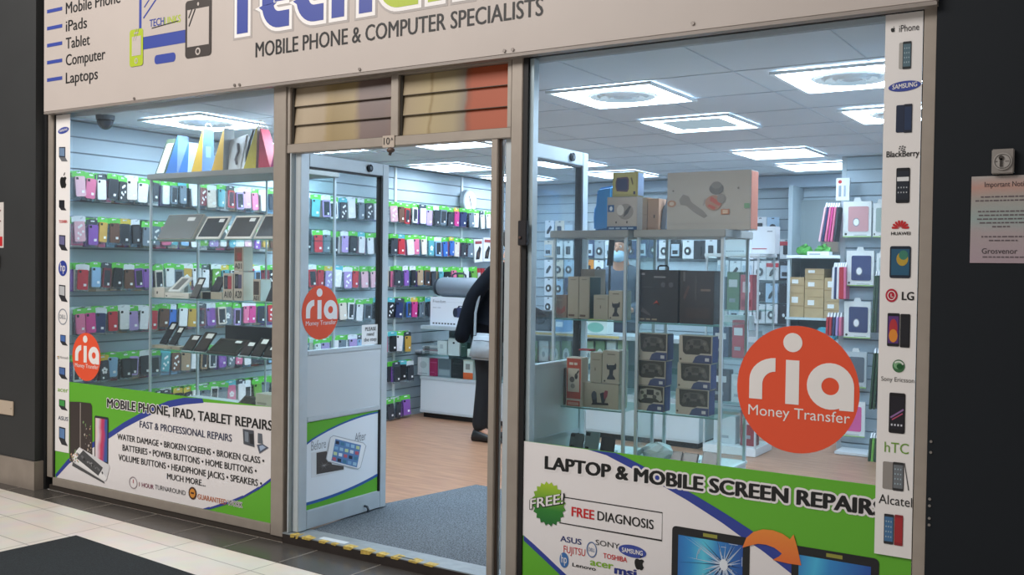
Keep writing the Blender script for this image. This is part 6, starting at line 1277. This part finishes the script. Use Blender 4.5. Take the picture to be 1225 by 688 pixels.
# ------------------------------------------------------------------ tall glass tower at the right end of the counter
tX0, tX1, tY0, tY1 = -2.93, -2.50, 3.62, 4.02
t = thing('tower_cabinet', 'tall glass tower cabinet at the right end of the counter', 'display cabinet', ((tX0+tX1)/2, (tY0+tY1)/2, .052))
MB().box(tX0, tY0, .052, tX1, tY1, .115, mat('#dfe4e6', .5)).build('base', t, bevel=.002)
MB().box(tX0-.01, tY0-.01, 1.600, tX1+.01, tY1+.01, 1.625, mat('#dfe6e8', .5)).build('top_board', t, bevel=.002)
for xx in (tX0, tX1-.014):
    for yy in (tY0, tY1-.014): MB().box(xx, yy, .115, xx+.014, yy+.014, 1.600, ALU_IN).build('post', t)
for zz in (.45, .80, 1.18): MB().box(tX0+.006, tY0+.006, zz-.006, tX1-.006, tY1-.006, zz, SHELF_GLASS).build('shelf', t)
for q in ((tX0+.005, tY0+.014, tX0+.008, tY1-.014), (tX1-.008, tY0+.014, tX1-.005, tY1-.014)): MB().box(q[0], q[1], .115, q[2], q[3], 1.6, CASE_GLASS).build('glass_panel', t)
def tw(lab, xa, xb, z, h, c, art=None, y=3.72, name='boxed_gadget'):
    tt = thing(name, lab, 'box', ((xa+xb)/2, y+.05, z), 0, 'boxes in the tower cabinet'); f = MB(); f.box(xa, y, z+.001, xb, y+.1, z+h, mat(c, .5)); f.build('carton', tt, bevel=.002)
    a = Art(xa, z+.001, xb, z+h, y); (art or (lambda q: q.r(.15, .6, .85, .8, '#c9ced2').r(.2, .2, .7, .3, '#8f969c')))(a); a.f.build('print', tt)
tw('slate box on the top shelf of the tower cabinet, left', -2.90, -2.80, 1.18, .26, '#5f7680'); tw('green box on the top shelf of the tower cabinet', -2.79, -2.69, 1.18, .30, '#5a7a5a'); tw('red striped box on the top shelf of tower cabinet', -2.68, -2.58, 1.18, .28, '#b0545c', lambda a: a.r(.1, .1, .9, .3, '#8a2a34').r(.2, .5, .8, .8, '#d9c2c6'))
tw('navy box on the middle shelf of tower cabinet, left', -2.90, -2.77, .80, .24, '#3a4a62'); tw('red tall box on the middle shelf of tower cabinet', -2.74, -2.64, .80, .3, '#a8444c'); tw('grey box on the middle shelf of tower cabinet, right', -2.62, -2.53, .80, .22, '#9aa6ac')
tw('dark box on the lower shelf of tower cabinet, left', -2.90, -2.76, .45, .25, '#3a3f4a'); tw('pale box on the lower shelf of tower cabinet', -2.74, -2.62, .45, .22, '#b9c2c6'); tw('red box at the foot of tower cabinet', -2.66, -2.54, .115, .28, '#8a3a40'); tw('white box at the foot of tower cabinet', -2.88, -2.70, .115, .22, '#c6ced2')
boxitem('white_carton', 'white carton with a row of small symbols on the tower cabinet', 'box', 866, 287, 893, 1.625, 3.66, .12, '#e3e8ec', lambda a: [a.r(.1+.12*k, .12, .17+.12*k, .2, '#7a858f') for k in range(7)])
boxitem('white_carton', 'tall white carton with a red line on the tower cabinet', 'box', 895, 271, 927, 1.625, 3.78, .12, '#e3e6ea', lambda a: a.r(.15, .16, .7, .2, '#b04a52').r(.7, .8, .9, .84, '#8f969c'))

# ------------------------------------------------------------------ back wall: rows of small packs
BK = {'white': '#dfe5ea', 'pale blue': '#a9c6de', 'grey': '#9aa7b2', 'red topped': '#d8dde0', 'orange': '#e0913a', 'navy': '#3a4a6c', 'cream': '#d6cfc0', 'black': '#2a2e34'}
def card_mesh():
    b = MB(); b.rect(-.058, -.19, .062, 0, 0, mat('#777777', .5, name='card_colour'), .004); b.rect(-.012, -.018, .012, -.008, -.0008, HK, .0006); return b
def prod_mesh(k):
    b = MB(); m = mat('#2c3036', .45)
    if k == 0: b.rrect(-.025, -.15, .025, -.06, .008, -.012, m, .012, 3)
    if k == 1: b.poly([(-.03, -.15), (-.01, -.15), (.035, -.08), (.02, -.06), (-.02, -.11)], -.012, m, .012)
    if k == 2: b.ell(0, -.11, .035, .042, -.012, m, 18, .012); b.ell(0, -.11, .014, .018, -.013, HW, 12, .001)
    if k == 3: b.rrect(-.045, -.17, .045, -.045, .006, -.010, mat('#b4c6d4', .4), .010, 3); b.rect(-.03, -.15, .03, -.11, -.0108, m, .0006)
    return b
CARD_ME = data_of(card_mesh(), 'blister_card'); PROD_ME = [data_of(prod_mesh(k), 'product') for k in range(4)]
b = MB(); b.rect(-.062, -.062, .062, -.022, -.0012, mat('#c23440', .5), .0008); TOP_ME = data_of(b, 'header_band')
rr = random.Random(33); BZ = [2.02, 1.80, 1.585, 1.375, 1.165]; cn = {}
for r, z in enumerate(BZ):
    x = -5.66
    while x < -2.92:
        u, v = proj((x, 5.80, z-.1))
        vis = (634 < u < 655 or 655 <= u < 940) and not (700 < u < 897 and v < 276) and not (u > 764 and u < 856 and v > 322) and not (v > 356 and u < 700 and u > 664)
        if vis:
            c = rr.choice(['white', 'white', 'white', 'pale blue', 'grey', 'cream', 'white', 'orange' if r == 2 else 'navy'] if x < -4.3 else ['white', 'white', 'red topped', 'white', 'black', 'pale blue'])
            n = cn[r] = cn.get(r, 0)+1
            p = bpy.data.objects.new('blister_pack', CARD_ME); COL.objects.link(p); p.location = (x+rr.uniform(-.006, .006), 5.795, z+rr.uniform(-.01, .006)); p.rotation_euler = (0, 0, rr.uniform(-.15, .1)); colourise(p, mat(BK[c], .5))
            q = bpy.data.objects.new('product', rr.choice(PROD_ME)); COL.objects.link(q); q.parent = p; q.location = (0, -.0002, 0)
            if c == 'red topped': h = bpy.data.objects.new('header_band', TOP_ME); COL.objects.link(h); h.parent = p
            tag(p, '%s accessory pack, %s from the left in the %s row of the back wall' % (c, ordw(n), ordw(r+1)), 'accessory pack', 'accessory packs on the back wall')
        x += .128
b = MB()
for z in BZ:
    x = -5.66
    while x < -2.92: b.tube([(x, 5.86, z-.013), (x, 5.785, z-.011)], .0025, mat('#c3ccd2', .3, .7), 5); x += .128
o = b.build('peg_hooks', WB); o['kind'] = 'stuff'

# ------------------------------------------------------------------ alcove: white shelf, cartons, counter, poster
t = thing('wall_shelf', 'white shelf in the alcove with green bags on top', 'shelf', (-2.47, 5.5, 1.60))
MB().box(-2.81, 5.30, 1.612, -2.11, 5.76, 1.640, mat('#e2e8ea', .5)).build('board', t, bevel=.002)
for xx in (-2.80, -2.14): MB().box(xx, 5.32, .052, xx+.02, 5.34, 1.611, mat('#c3ced2', .5)).build('upright', t)
MB().box(-2.81, 5.30, 1.045, -2.11, 5.76, 1.065, mat('#b9c8cc', .4)).build('lower_board', t)
for i, (xa, xb, zz, lab) in enumerate(((-2.78, -2.62, 1.641, 'bright green crumpled bag on the alcove shelf, left'), (-2.60, -2.45, 1.641, 'bright green crumpled bag on the alcove shelf, right'))):
    tt = thing('green_bag', lab, 'bag', ((xa+xb)/2, 5.5, zz), 0, 'green bags on the alcove shelf')
    f = MB(); f.sphere(((xa+xb)/2, 5.5, zz+.04), .08, mat('#418f32', .5, 0, .3, 14), 12, 7, (1, .8, .6)); r_ = random.Random(i); f.v = [(x+r_.uniform(-.012, .012), y+r_.uniform(-.012, .012), max(zz+.001, q+r_.uniform(-.012, .012))) for x, y, q in f.v]; f.build('bag_body', tt)
    f = MB(); f.sphere(((xa+xb)/2+.02, 5.47, zz+.09), .02, mat('#418f32', .5, 0, .3, 14), 8, 5); f.build('knot', tt)
tt = thing('paper_stack', 'stack of white papers at the front of the alcove shelf', 'papers', (-2.5, 5.36, 1.641)); MB().box(-2.62, 5.31, 1.641, -2.42, 5.42, 1.675, mat('#e6e8ea', .5)).build('sheets', tt, bevel=.002); f = MB(); f.rect(-2.60, 1.645, -2.5, 1.655, 5.309, mat('#8a949c', .5)); f.build('label', tt)
k = 0
for c, (xa, xb) in enumerate(((-2.80, -2.655), (-2.65, -2.475), (-2.47, -2.32))):
    z = 1.0655
    for r in range(3 if c == 1 else 2):
        h = (.22, .19, .15)[c] if r == 0 else (.15, .16, .22)[c] if r == 1 else .10
        lab = 'brown cardboard box, %s up in the %s pile under the alcove shelf' % (ordw(r+1), ('left', 'middle', 'right')[c])
        tt = thing('cardboard_box', lab, 'box', ((xa+xb)/2, 5.5, z), 0, 'cardboard boxes under the alcove shelf')
        f = MB(); f.box(xa, 5.36, z, xb, 5.6, z+h, mat('#b59a70', .7, 0, .06, 12)); f.build('carton', tt, bevel=.003); f = MB(); f.rect(xa+.03, z+h*.6, xa+.09, z+h*.85, 5.3585, mat('#e3e2dc', .5)); f.rect(xa, z+h*.45, xb, z+h*.50, 5.3587, mat('#9c8058', .6)); f.build('label', tt); z += h+.001
tt = thing('alcove_poster', 'dark poster on the alcove wall above the green bags', 'poster', (-2.45, 5.77, 1.70)); f = MB(); f.rect(-2.62, 1.66, -2.30, 1.98, 5.770, mat('#5a5a58', .5), .006); f.build('sheet', tt); f = MB(); f.rect(-2.60, 1.68, -2.46, 1.95, 5.7685, mat('#7a6a5c', .5)); f.rect(-2.44, 1.70, -2.32, 1.90, 5.7685, mat('#4a4a4c', .5)); f.build('picture', tt)
tt = thing('teal_pack', 'teal folded cloth pack on the counter end in the alcove', 'cloth', (-2.40, 5.30, .90)); 
t = thing('side_counter', 'grey side counter below the cardboard boxes in the alcove', 'counter', (-2.46, 5.2, .052)); MB().box(-2.80, 4.96, .052, -2.12, 5.29, .86, mat('#a9b4b8', .5)).build('body', t, bevel=.003); MB().box(-2.81, 4.95, .861, -2.11, 5.29, .885, mat('#b9c6ca', .4)).build('top', t, bevel=.003)
f = MB(); f.box(-2.46, 5.05, .8865, -2.30, 5.2, .94, mat('#3a9aac', .6)); f.box(-2.45, 5.06, .941, -2.31, 5.19, .99, mat('#45a8ba', .6)); f.build('folds', tt, bevel=.012)
f = MB(); f.box(-2.42, 5.045, .90, -2.36, 5.0492, .925, mat('#d5e6ea', .5)); f.build('label', tt)
tt = thing('white_tray', 'white tilted tray on the side counter near the orange sticker', 'tray', (-2.62, 5.1, .887)); f = MB(); f.hexa([(-2.76, 5.0, .8865), (-2.52, 5.0, .8865), (-2.52, 5.16, .8865), (-2.76, 5.16, .8865), (-2.76, 5.0, .92), (-2.52, 5.0, .90), (-2.52, 5.16, .94), (-2.76, 5.16, .97)], mat('#dfe4e6', .5)); f.build('tray_body', tt, bevel=.004); f = MB(); f.rect(-2.74, .895, -2.7, .91, 4.9985, mat('#8a949c', .5)); f.build('label', tt)

# ------------------------------------------------------------------ tablet cases on the right partition (facing the window)
def tcase(lab, x0, y0, x1, y1, Y, cover, dot=True, frame='#e3e8e6', foot=True, rz=0.0):
    A = py(x0, y1, Y); B = py(x1, y1, Y); T = py((x0+x1)/2, y0, Y); z0, z1 = A.z, T.z; xm = (A.x+B.x)/2
    t = thing('tablet_case_pack', lab, 'tablet case', (xm, Y, z0), rz, 'tablet case packs on the right partition'); w = (B.x-A.x)/2; h = z1-z0
    f = MB(); f.rect(-w, 0, w, h, 0, mat(frame, .5), .03); f.build('carton', t, local=True, bevel=.002)
    f = MB(); f.rrect(-w*.62, h*.16, w*.80, h*.86, .012, -.004, mat(cover, .5), .004, 3); f.build('cover', t, local=True)
    if dot: f = MB(); f.ell(-w*.05, h*.42, w*.24, h*.12, -.0048, mat('#8a9096', .4), 20, .0006); f.ell(-w*.05, h*.42, w*.19, h*.095, -.0055, mat('#eef1f2', .4), 20, .0006); f.build('cut_out', t, local=True)
    f = MB(); f.rect(-w, 0.001, w, h*.03, -.0009, mat('#8fc05a', .5), .0007); f.ell(-w*.78, h*.09, w*.09, h*.035, -.0012, mat('#3a4a3a', .5), 10, .0006); f.rect(-w*.2, h*.05, w*.7, h*.07, -.0012, mat('#a9b2b0', .5), .0006); f.build('print', t, local=True)
    f = MB(); f.poly([(-.03, h), (.03, h), (.02, h+.03), (-.02, h+.03)], 0, mat('#dfe6e6', .5), .002); f.build('hang_tab', t, local=True)
    f = MB(); f.tube([(0, .012, h+.012), (0, 4.40-Y, h+.012)], .004, mat('#c3ccd2', .3, .7), 6); f.build('hang_hook', t, local=True)
    return t
PYR = 4.28
tcase('rose pink tablet case pack, topmost on the right partition', 1008, 241, 1042, 284, PYR, '#c9989a')
tcase('navy tablet case pack, second down on the right partition', 1012, 300, 1045, 342, PYR, '#3a4672')
tcase('navy tablet case pack, third down on the right partition', 1009, 361, 1041, 404, PYR, '#39456e')
tcase('grey tablet case in clear box, fourth down on right partition', 1010, 421, 1036, 463, PYR, '#5f6a74', False, '#b9c4c8')
tcase('bright pink tablet case pack, lowest on the right partition', 992, 480, 1034, 520, PYR, '#d9609c', False, rz=.1)
for i, (x0, y0, x1, y1, c, lab) in enumerate(((1044, 243, 1062, 284, '#9fb0a8', 'pale tablet case pack beside the rose pink one, at strip edge'), (1048, 303, 1064, 340, '#b5c4c0', 'pale tablet case pack beside the upper navy one, at strip edge'))): tcase(lab, x0, y0, x1, y1, PYR-.06, c, False)
# slim cases hanging side-on in fans
def fan(x0, x1, yt, yb, cols, nm, Y, spread=.35, back=0, gname='side-on cases'):
    n = len(cols)
    for i, c in enumerate(cols):
        u0 = x0+(x1-x0)*(i+.5)/n; T = py(u0+spread*0, yt, Y); B = py(u0-spread*((n-1)/2-i)-back, yb, Y); w = .009
        t = thing('hanging_case', '%s slim case hanging edge on, %s from left, %s' % (c, ordw(i+1), nm), 'phone case', (T.x, Y, B.z), 0, gname)
        f = MB(); f.hexa([(B.x-w, Y, B.z), (B.x+w, Y, B.z), (B.x+w, Y+.12, B.z), (B.x-w, Y+.12, B.z), (T.x-w, Y, T.z-.03), (T.x+w, Y, T.z-.03), (T.x+w, Y+.12, T.z-.03), (T.x-w, Y+.12, T.z-.03)], mat(CL.get(c, '#444444'), .5)); f.build('case', t, bevel=.004)
        f = MB(); f.hexa([(T.x-w*.7, Y+.02, T.z-.0295), (T.x+w*.7, Y+.02, T.z-.0295), (T.x+w*.7, Y+.1, T.z-.0295), (T.x-w*.7, Y+.1, T.z-.0295), (T.x-w*.5, Y+.04, T.z+.005), (T.x+w*.5, Y+.04, T.z+.005), (T.x+w*.5, Y+.08, T.z+.005), (T.x-w*.5, Y+.08, T.z+.005)], mat('#e3e6e8', .5)); f.build('header_card', t)
        if T.x > -2.045: f = MB(); f.tube([(T.x, Y+.06, T.z-.004), (T.x, Y+.06, T.z+.004), (T.x, 4.395, T.z+.006)], .003, mat('#c3ccd2', .3, .7), 5); f.build('hang_hook', t)
CL['dark green'] = '#2f4a34'
fan(986, 1004, 243, 289, ['pale pink', 'navy', 'pink', 'magenta', 'pink', 'charcoal'], 'beside the rose pink pack', 4.24, .6, 6)
fan(996, 1012, 315, 358, ['white', 'navy', 'white', 'red', 'red', 'pink'], 'beside the upper navy pack', 4.24, .3, 1)
fan(988, 1007, 375, 402, ['red', 'red', 'navy', 'lavender', 'pink'], 'beside the lower navy pack', 4.24, .2, 1)
fan(1046, 1058, 325, 398, ['dark green', 'dark green', 'charcoal', 'dark green'], 'upper bunch at the strip edge', 4.1, .4, 4, 'dark green hanging cases')
fan(1044, 1056, 418, 490, ['dark green', 'dark green', 'charcoal'], 'middle bunch at the strip edge', 4.1, .5, 5, 'dark green hanging cases')
fan(1040, 1053, 520, 571, ['dark green', 'green', 'dark green', 'charcoal'], 'lowest bunch at the strip edge', 4.0, .5, 3, 'dark green hanging cases')
t = thing('hanging_banner_pack', 'tall white pack with red top hanging above the pink cases', 'accessory pack', (py(1008, 238, 4.3).x, 4.3, py(1008, 238, 4.3).z)); A = py(1000, 240, 4.3); B = py(1016, 240, 4.3); T = py(1008, 213, 4.3)
f = MB(); f.rect(A.x, A.z, B.x, T.z, 4.3, mat('#dfe6ea', .5), .03); f.build('card', t); f = MB(); f.ell(A.x+.03, T.z-.03, .015, .015, 4.299, RED, 12); f.rect(A.x+.02, A.z+.03, A.x+.04, T.z-.06, 4.299, mat('#8a98a4', .5)); f.rect(A.x+.06, A.z+.03, A.x+.075, T.z-.06, 4.299, mat('#a3b0ba', .5)); f.build('print', t)
b = MB(); b.box(-2.04, 4.15, .052, -1.5, 4.385, .075, mat('#d5dadc', .5)); tag(b.build('floor_tray', bevel=.003), 'white tray on the floor under the lowest pink pack', 'tray')
# ------------------------------------------------------------------ people
def skin(name, J, E, root, m, parent, sub=2, local=True):
    names = list(J); idx = {n: i for i, n in enumerate(names)}
    me = bpy.data.meshes.new(name); me.from_pydata([J[n][0] for n in names], [(idx[a], idx[b]) for a, b in E], []); me.materials.append(m)
    o = bpy.data.objects.new(name, me); COL.objects.link(o); o.parent = parent
    sk = o.modifiers.new('skin', 'SKIN'); sk.use_smooth_shade = True; sk.branch_smoothing = .4
    lay = me.skin_vertices[0].data if me.skin_vertices else None
    if lay is None:
        bm = bmesh.new(); bm.from_mesh(me); bm.verts.layers.skin.verify(); bm.to_mesh(me); bm.free(); lay = me.skin_vertices[0].data
    for n in names:
        r = J[n][1]; lay[idx[n]].radius = r if isinstance(r, tuple) else (r, r); lay[idx[n]].use_root = (n == root)
    sb = o.modifiers.new('subdivision', 'SUBSURF'); sb.levels = sub; sb.render_levels = sub
    return o
SKINM = mat('#b98c74', .55, 0, .04, 20, 'skin_tone')
def person(label, loc, rotz, lean, arms, coat, trouser, hair, height=1.0, mask=False, coat_len=.80, sleeve=0):
    t = thing('person', label, 'person', loc, rotz); t.scale = (height,)*3
    def L(x, y, z):        # lean of everything above the hips
        if z < .95: return (x, y, z)
        d = z-.95; return (x, y-d*math.sin(lean)*(1+.15*d), .95+d*math.cos(lean))
    J = {'pelvis': (L(0, 0, .96), (.135, .10)), 'waist': (L(0, .005, 1.10), (.125, .09)), 'chest': (L(0, .01, 1.28), (.145, .10)), 'upper': (L(0, .01, 1.40), (.11, .08)), 'neck': (L(0, -.005, 1.485), .066), 'jaw': (L(0, -.03, 1.55), (.074, .080)), 'face': (L(0, -.02, 1.63), (.084, .102)), 'crown': (L(0, -.01, 1.70), (.070, .085))}
    E = [('pelvis', 'waist'), ('waist', 'chest'), ('chest', 'upper'), ('upper', 'neck'), ('neck', 'jaw'), ('jaw', 'face'), ('face', 'crown')]
    for s, sd in ((-1, 'r'), (1, 'l')):
        sh, el, wr, pd = arms[sd]
        J['sh'+sd] = (L(.165*s, .01, 1.40), .055); J['el'+sd] = (el, .042); J['wr'+sd] = (wr, .028)
        d = Vector(pd).normalized(); w = Vector(wr); side = d.cross(Vector((0, 1, 0.2))).normalized()*s
        J['pa'+sd] = (tuple(w+d*.055), (.036, .020))
        E += [('upper', 'sh'+sd), ('sh'+sd, 'el'+sd), ('el'+sd, 'wr'+sd), ('wr'+sd, 'pa'+sd)]
        for k, (ln, off) in enumerate(((.062, -.027), (.075, -.009), (.070, .009), (.056, .026))):
            a = w+d*.085+side*off; b_ = a+d*ln*.5+Vector((0, -.004, -.004)); c = a+d*ln*.85+Vector((0, -.016, -.008))
            for q, p_ in (('a', a), ('b', b_), ('c', c)): J['f%d%s%s' % (k, q, sd)] = (tuple(p_), .0085 if q != 'c' else .007)
            E += [('pa'+sd, 'f%da%s' % (k, sd)), ('f%da%s' % (k, sd), 'f%db%s' % (k, sd)), ('f%db%s' % (k, sd), 'f%dc%s' % (k, sd))]
        a = w+d*.03-side*.035+Vector((0, -.01, 0)); c = a+d*.035-side*.012+Vector((0, -.008, 0)); J['ta'+sd] = (tuple(a), .0105); J['tb'+sd] = (tuple(c), .0085); E += [('pa'+sd, 'ta'+sd), ('ta'+sd, 'tb'+sd)]
        J['hip'+sd] = ((.085*s, 0, .90), .085); J['kn'+sd] = ((.09*s, -.02, .50), .056); J['an'+sd] = ((.09*s, .02, .10), .038); J['to'+sd] = ((.095*s, -.10, .045), .032)
        E += [('pelvis', 'hip'+sd), ('hip'+sd, 'kn'+sd), ('kn'+sd, 'an'+sd), ('an'+sd, 'to'+sd)]
    skin('body', J, E, 'pelvis', SKINM, t)
    # clothing
    CJ = {'hem': (L(0, .0, coat_len), (.178, .150)), 'pelvis': (L(0, 0, .96), (.172, .135)), 'waist': (L(0, .005, 1.10), (.165, .128)), 'chest': (L(0, .01, 1.28), (.178, .135)), 'upper': (L(0, .01, 1.41), (.135, .105)), 'collar': (L(0, .0, 1.50), (.068, .070))}
    CE = [('hem', 'pelvis'), ('pelvis', 'waist'), ('waist', 'chest'), ('chest', 'upper'), ('upper', 'collar')]
    for s, sd in ((-1, 'r'), (1, 'l')):
        sh, el, wr, pd = arms[sd]; CJ['sh'+sd] = (L(.172*s, .01, 1.40), .075); CJ['el'+sd] = (el, .064); CJ['wr'+sd] = (tuple(Vector(wr)*.92+Vector(el)*.08) if not sleeve else tuple(Vector(wr)+Vector(pd).normalized()*sleeve), .052 if not sleeve else .068); CE += [('upper', 'sh'+sd), ('sh'+sd, 'el'+sd), ('el'+sd, 'wr'+sd)]
    skin('coat', CJ, CE, 'waist', coat, t)
    TJ = {'top': ((0, 0, 1.0), (.14, .11)), 'pelvis': ((0, 0, .93), (.15, .115))}; TE = [('top', 'pelvis')]
    for s, sd in ((-1, 'r'), (1, 'l')): TJ['hip'+sd] = ((.085*s, 0, .86), .098); TJ['kn'+sd] = ((.09*s, -.02, .50), .072); TJ['hm'+sd] = ((.09*s, .022, .072), .068); TE += [('pelvis', 'hip'+sd), ('hip'+sd, 'kn'+sd), ('kn'+sd, 'hm'+sd)]
    skin('trousers', TJ, TE, 'pelvis', trouser, t)
    for s in (-1, 1):
        f = MB(); x = .092*s; SM = mat('#17181b', .45)
        P = [(.075, .001, .060, .042), (.06, .001, .105, .045), (.0, .001, .095, .044), (-.08, .001, .065, .050), (-.15, .001, .045, .047), (-.185, .004, .028, .028)]
        v = []; n = 10
        for (yy, z0, z1, w) in P:
            for i in range(n): a = 2*PI*i/n; v.append((x+w*math.cos(a), yy, (z0+z1)/2+(z1-z0)/2*math.copysign(abs(math.sin(a))**.6, math.sin(a))))
        fc = [(j*n+i, j*n+(i+1) % n, (j+1)*n+(i+1) % n, (j+1)*n+i) for j in range(len(P)-1) for i in range(n)]+[tuple(range(n)), tuple(range(len(P)*n-1, (len(P)-1)*n-1, -1))]
        f.add(v, fc, SM); f.build('shoe', t, local=True, smooth=True)
    hm = MB(); c = L(0, .005, 1.675); hm.sphere(c, .112, mat(hair, .7, 0, .15, 60), 20, 12, (.86, 1.0, .92), -.90, 1.0)
    hm.v = [(x, y+((0.028 if z > c[2]-.02 else .085) if (y < c[1]-.03 and z < c[2]+.05) else 0), z) for x, y, z in hm.v]; hm.build('hair', t, local=True, smooth=True)
    for s in (-1, 1):
        f = MB(); e = L(.032*s, -.104, 1.645); f.sphere(e, .0105, mat('#e8e6e2', .3), 10, 6); f.sphere((e[0], e[1]-.009, e[2]), .006, mat('#2a211c', .3), 8, 5); f.build('eye', t, local=True)
        f = MB(); b_ = L(.034*s, -.112, 1.668); f.box(b_[0]-.018, b_[1]-.004, b_[2]-.003, b_[0]+.018, b_[1]+.006, b_[2]+.004, mat(hair, .7, 0, .15, 60)); f.build('eyebrow', t, local=True)
        f = MB(); q = L(.082*s, .0, 1.625); f.sphere(q, .026, SKINM, 10, 6, (.4, .7, 1.1)); f.build('ear', t, local=True, smooth=True)
    f = MB(); q = L(0, -.118, 1.618); f.sphere(q, .016, SKINM, 10, 6, (.8, 1.1, 1.5)); f.build('nose', t, local=True, smooth=True)
    if mask:
        f = MB(); q = L(0, -.055, 1.565); f.sphere(q, .078, mat('#a9cfe2', .6), 16, 10, (.95, 1.0, .85)); f.build('face_mask', t, local=True, smooth=True)
        f = MB()
        for s in (-1, 1): a = L(.06*s, -.07, 1.60); b_ = L(.082*s, .0, 1.64); f.tube([a, L(.078*s, -.035, 1.625), b_], .0025, mat('#dfe6ea', .6), 5)
        f.build('mask_strap', t, local=True)
    else:
        f = MB(); q = L(0, -.104, 1.568); f.sphere(q, .02, mat('#8f5a50', .5), 10, 5, (1.2, .5, .3)); f.build('mouth', t, local=True)
    return t
down = lambda s, ln: (None, (.215*s, .02-.45*math.sin(ln)*.55, 1.14), (.225*s, -.05-.3*math.sin(ln)*.5, .90), (0, -.25, -1))
COATN = mat('#0e1219', .85, 0, .08, 25, 'navy_coat', spec=.15); TRN = mat('#0d0f14', .8, 0, .08, 30, 'dark_trousers')
customer = person('person in dark navy coat with grey bag, half hidden by the door jamb', (-4.60, 3.02, .0505), PI/2+.15, .30, {'r': (None, (-.235, .03, 1.17), (-.235, .115, .98), (.02, .12, -1)), 'l': (None, (.225, -.12, 1.12), (.19, -.25, 1.00), (-.1, -1, -.1))}, COATN, TRN, '#2a2420', 1.02, coat_len=.70, sleeve=.19)
t = thing('shoulder_bag', 'pale grey shoulder bag hanging at the hip of the person in navy', 'bag', (-4.45, 2.76, .73))
f = MB(); f.hexa([(-4.60, 2.72, .745), (-4.30, 2.72, .745), (-4.30, 2.80, .745), (-4.60, 2.80, .745), (-4.56, 2.74, .96), (-4.34, 2.74, .96), (-4.34, 2.79, .96), (-4.56, 2.79, .96)], mat('#a3adb3', .6, 0, .05, 20)); f.build('bag_body', t, bevel=.035, seg=4, smooth=True)
f = MB(); f.tube([(-4.53, 2.722, .90), (-4.45, 2.716, .905), (-4.38, 2.722, .90)], .005, mat('#6f787e', .5), 6); f.build('zip', t)
f = MB(); f.tube([(-4.55, 2.76, .94), (-4.55, 2.765, 1.12), (-4.51, 2.78, 1.32), (-4.47, 2.83, 1.47), (-4.41, 2.95, 1.56), (-4.38, 3.06, 1.56)], .011, mat('#8f9aa0', .6), 6); f.build('strap', t)
staff = person('person in a grey top and blue face mask standing behind the counter', (-4.075, 4.46, .0505), .1, .06, {'r': (None, (-.23, -.02, 1.13), (-.15, -.22, 1.06), (.3, -1, .1)), 'l': (None, (.23, -.02, 1.13), (.15, -.22, 1.06), (-.3, -1, .1))}, mat('#4a5666', .8, 0, .06, 25, 'grey_top'), TRN, '#2b2622', 1.0, True)
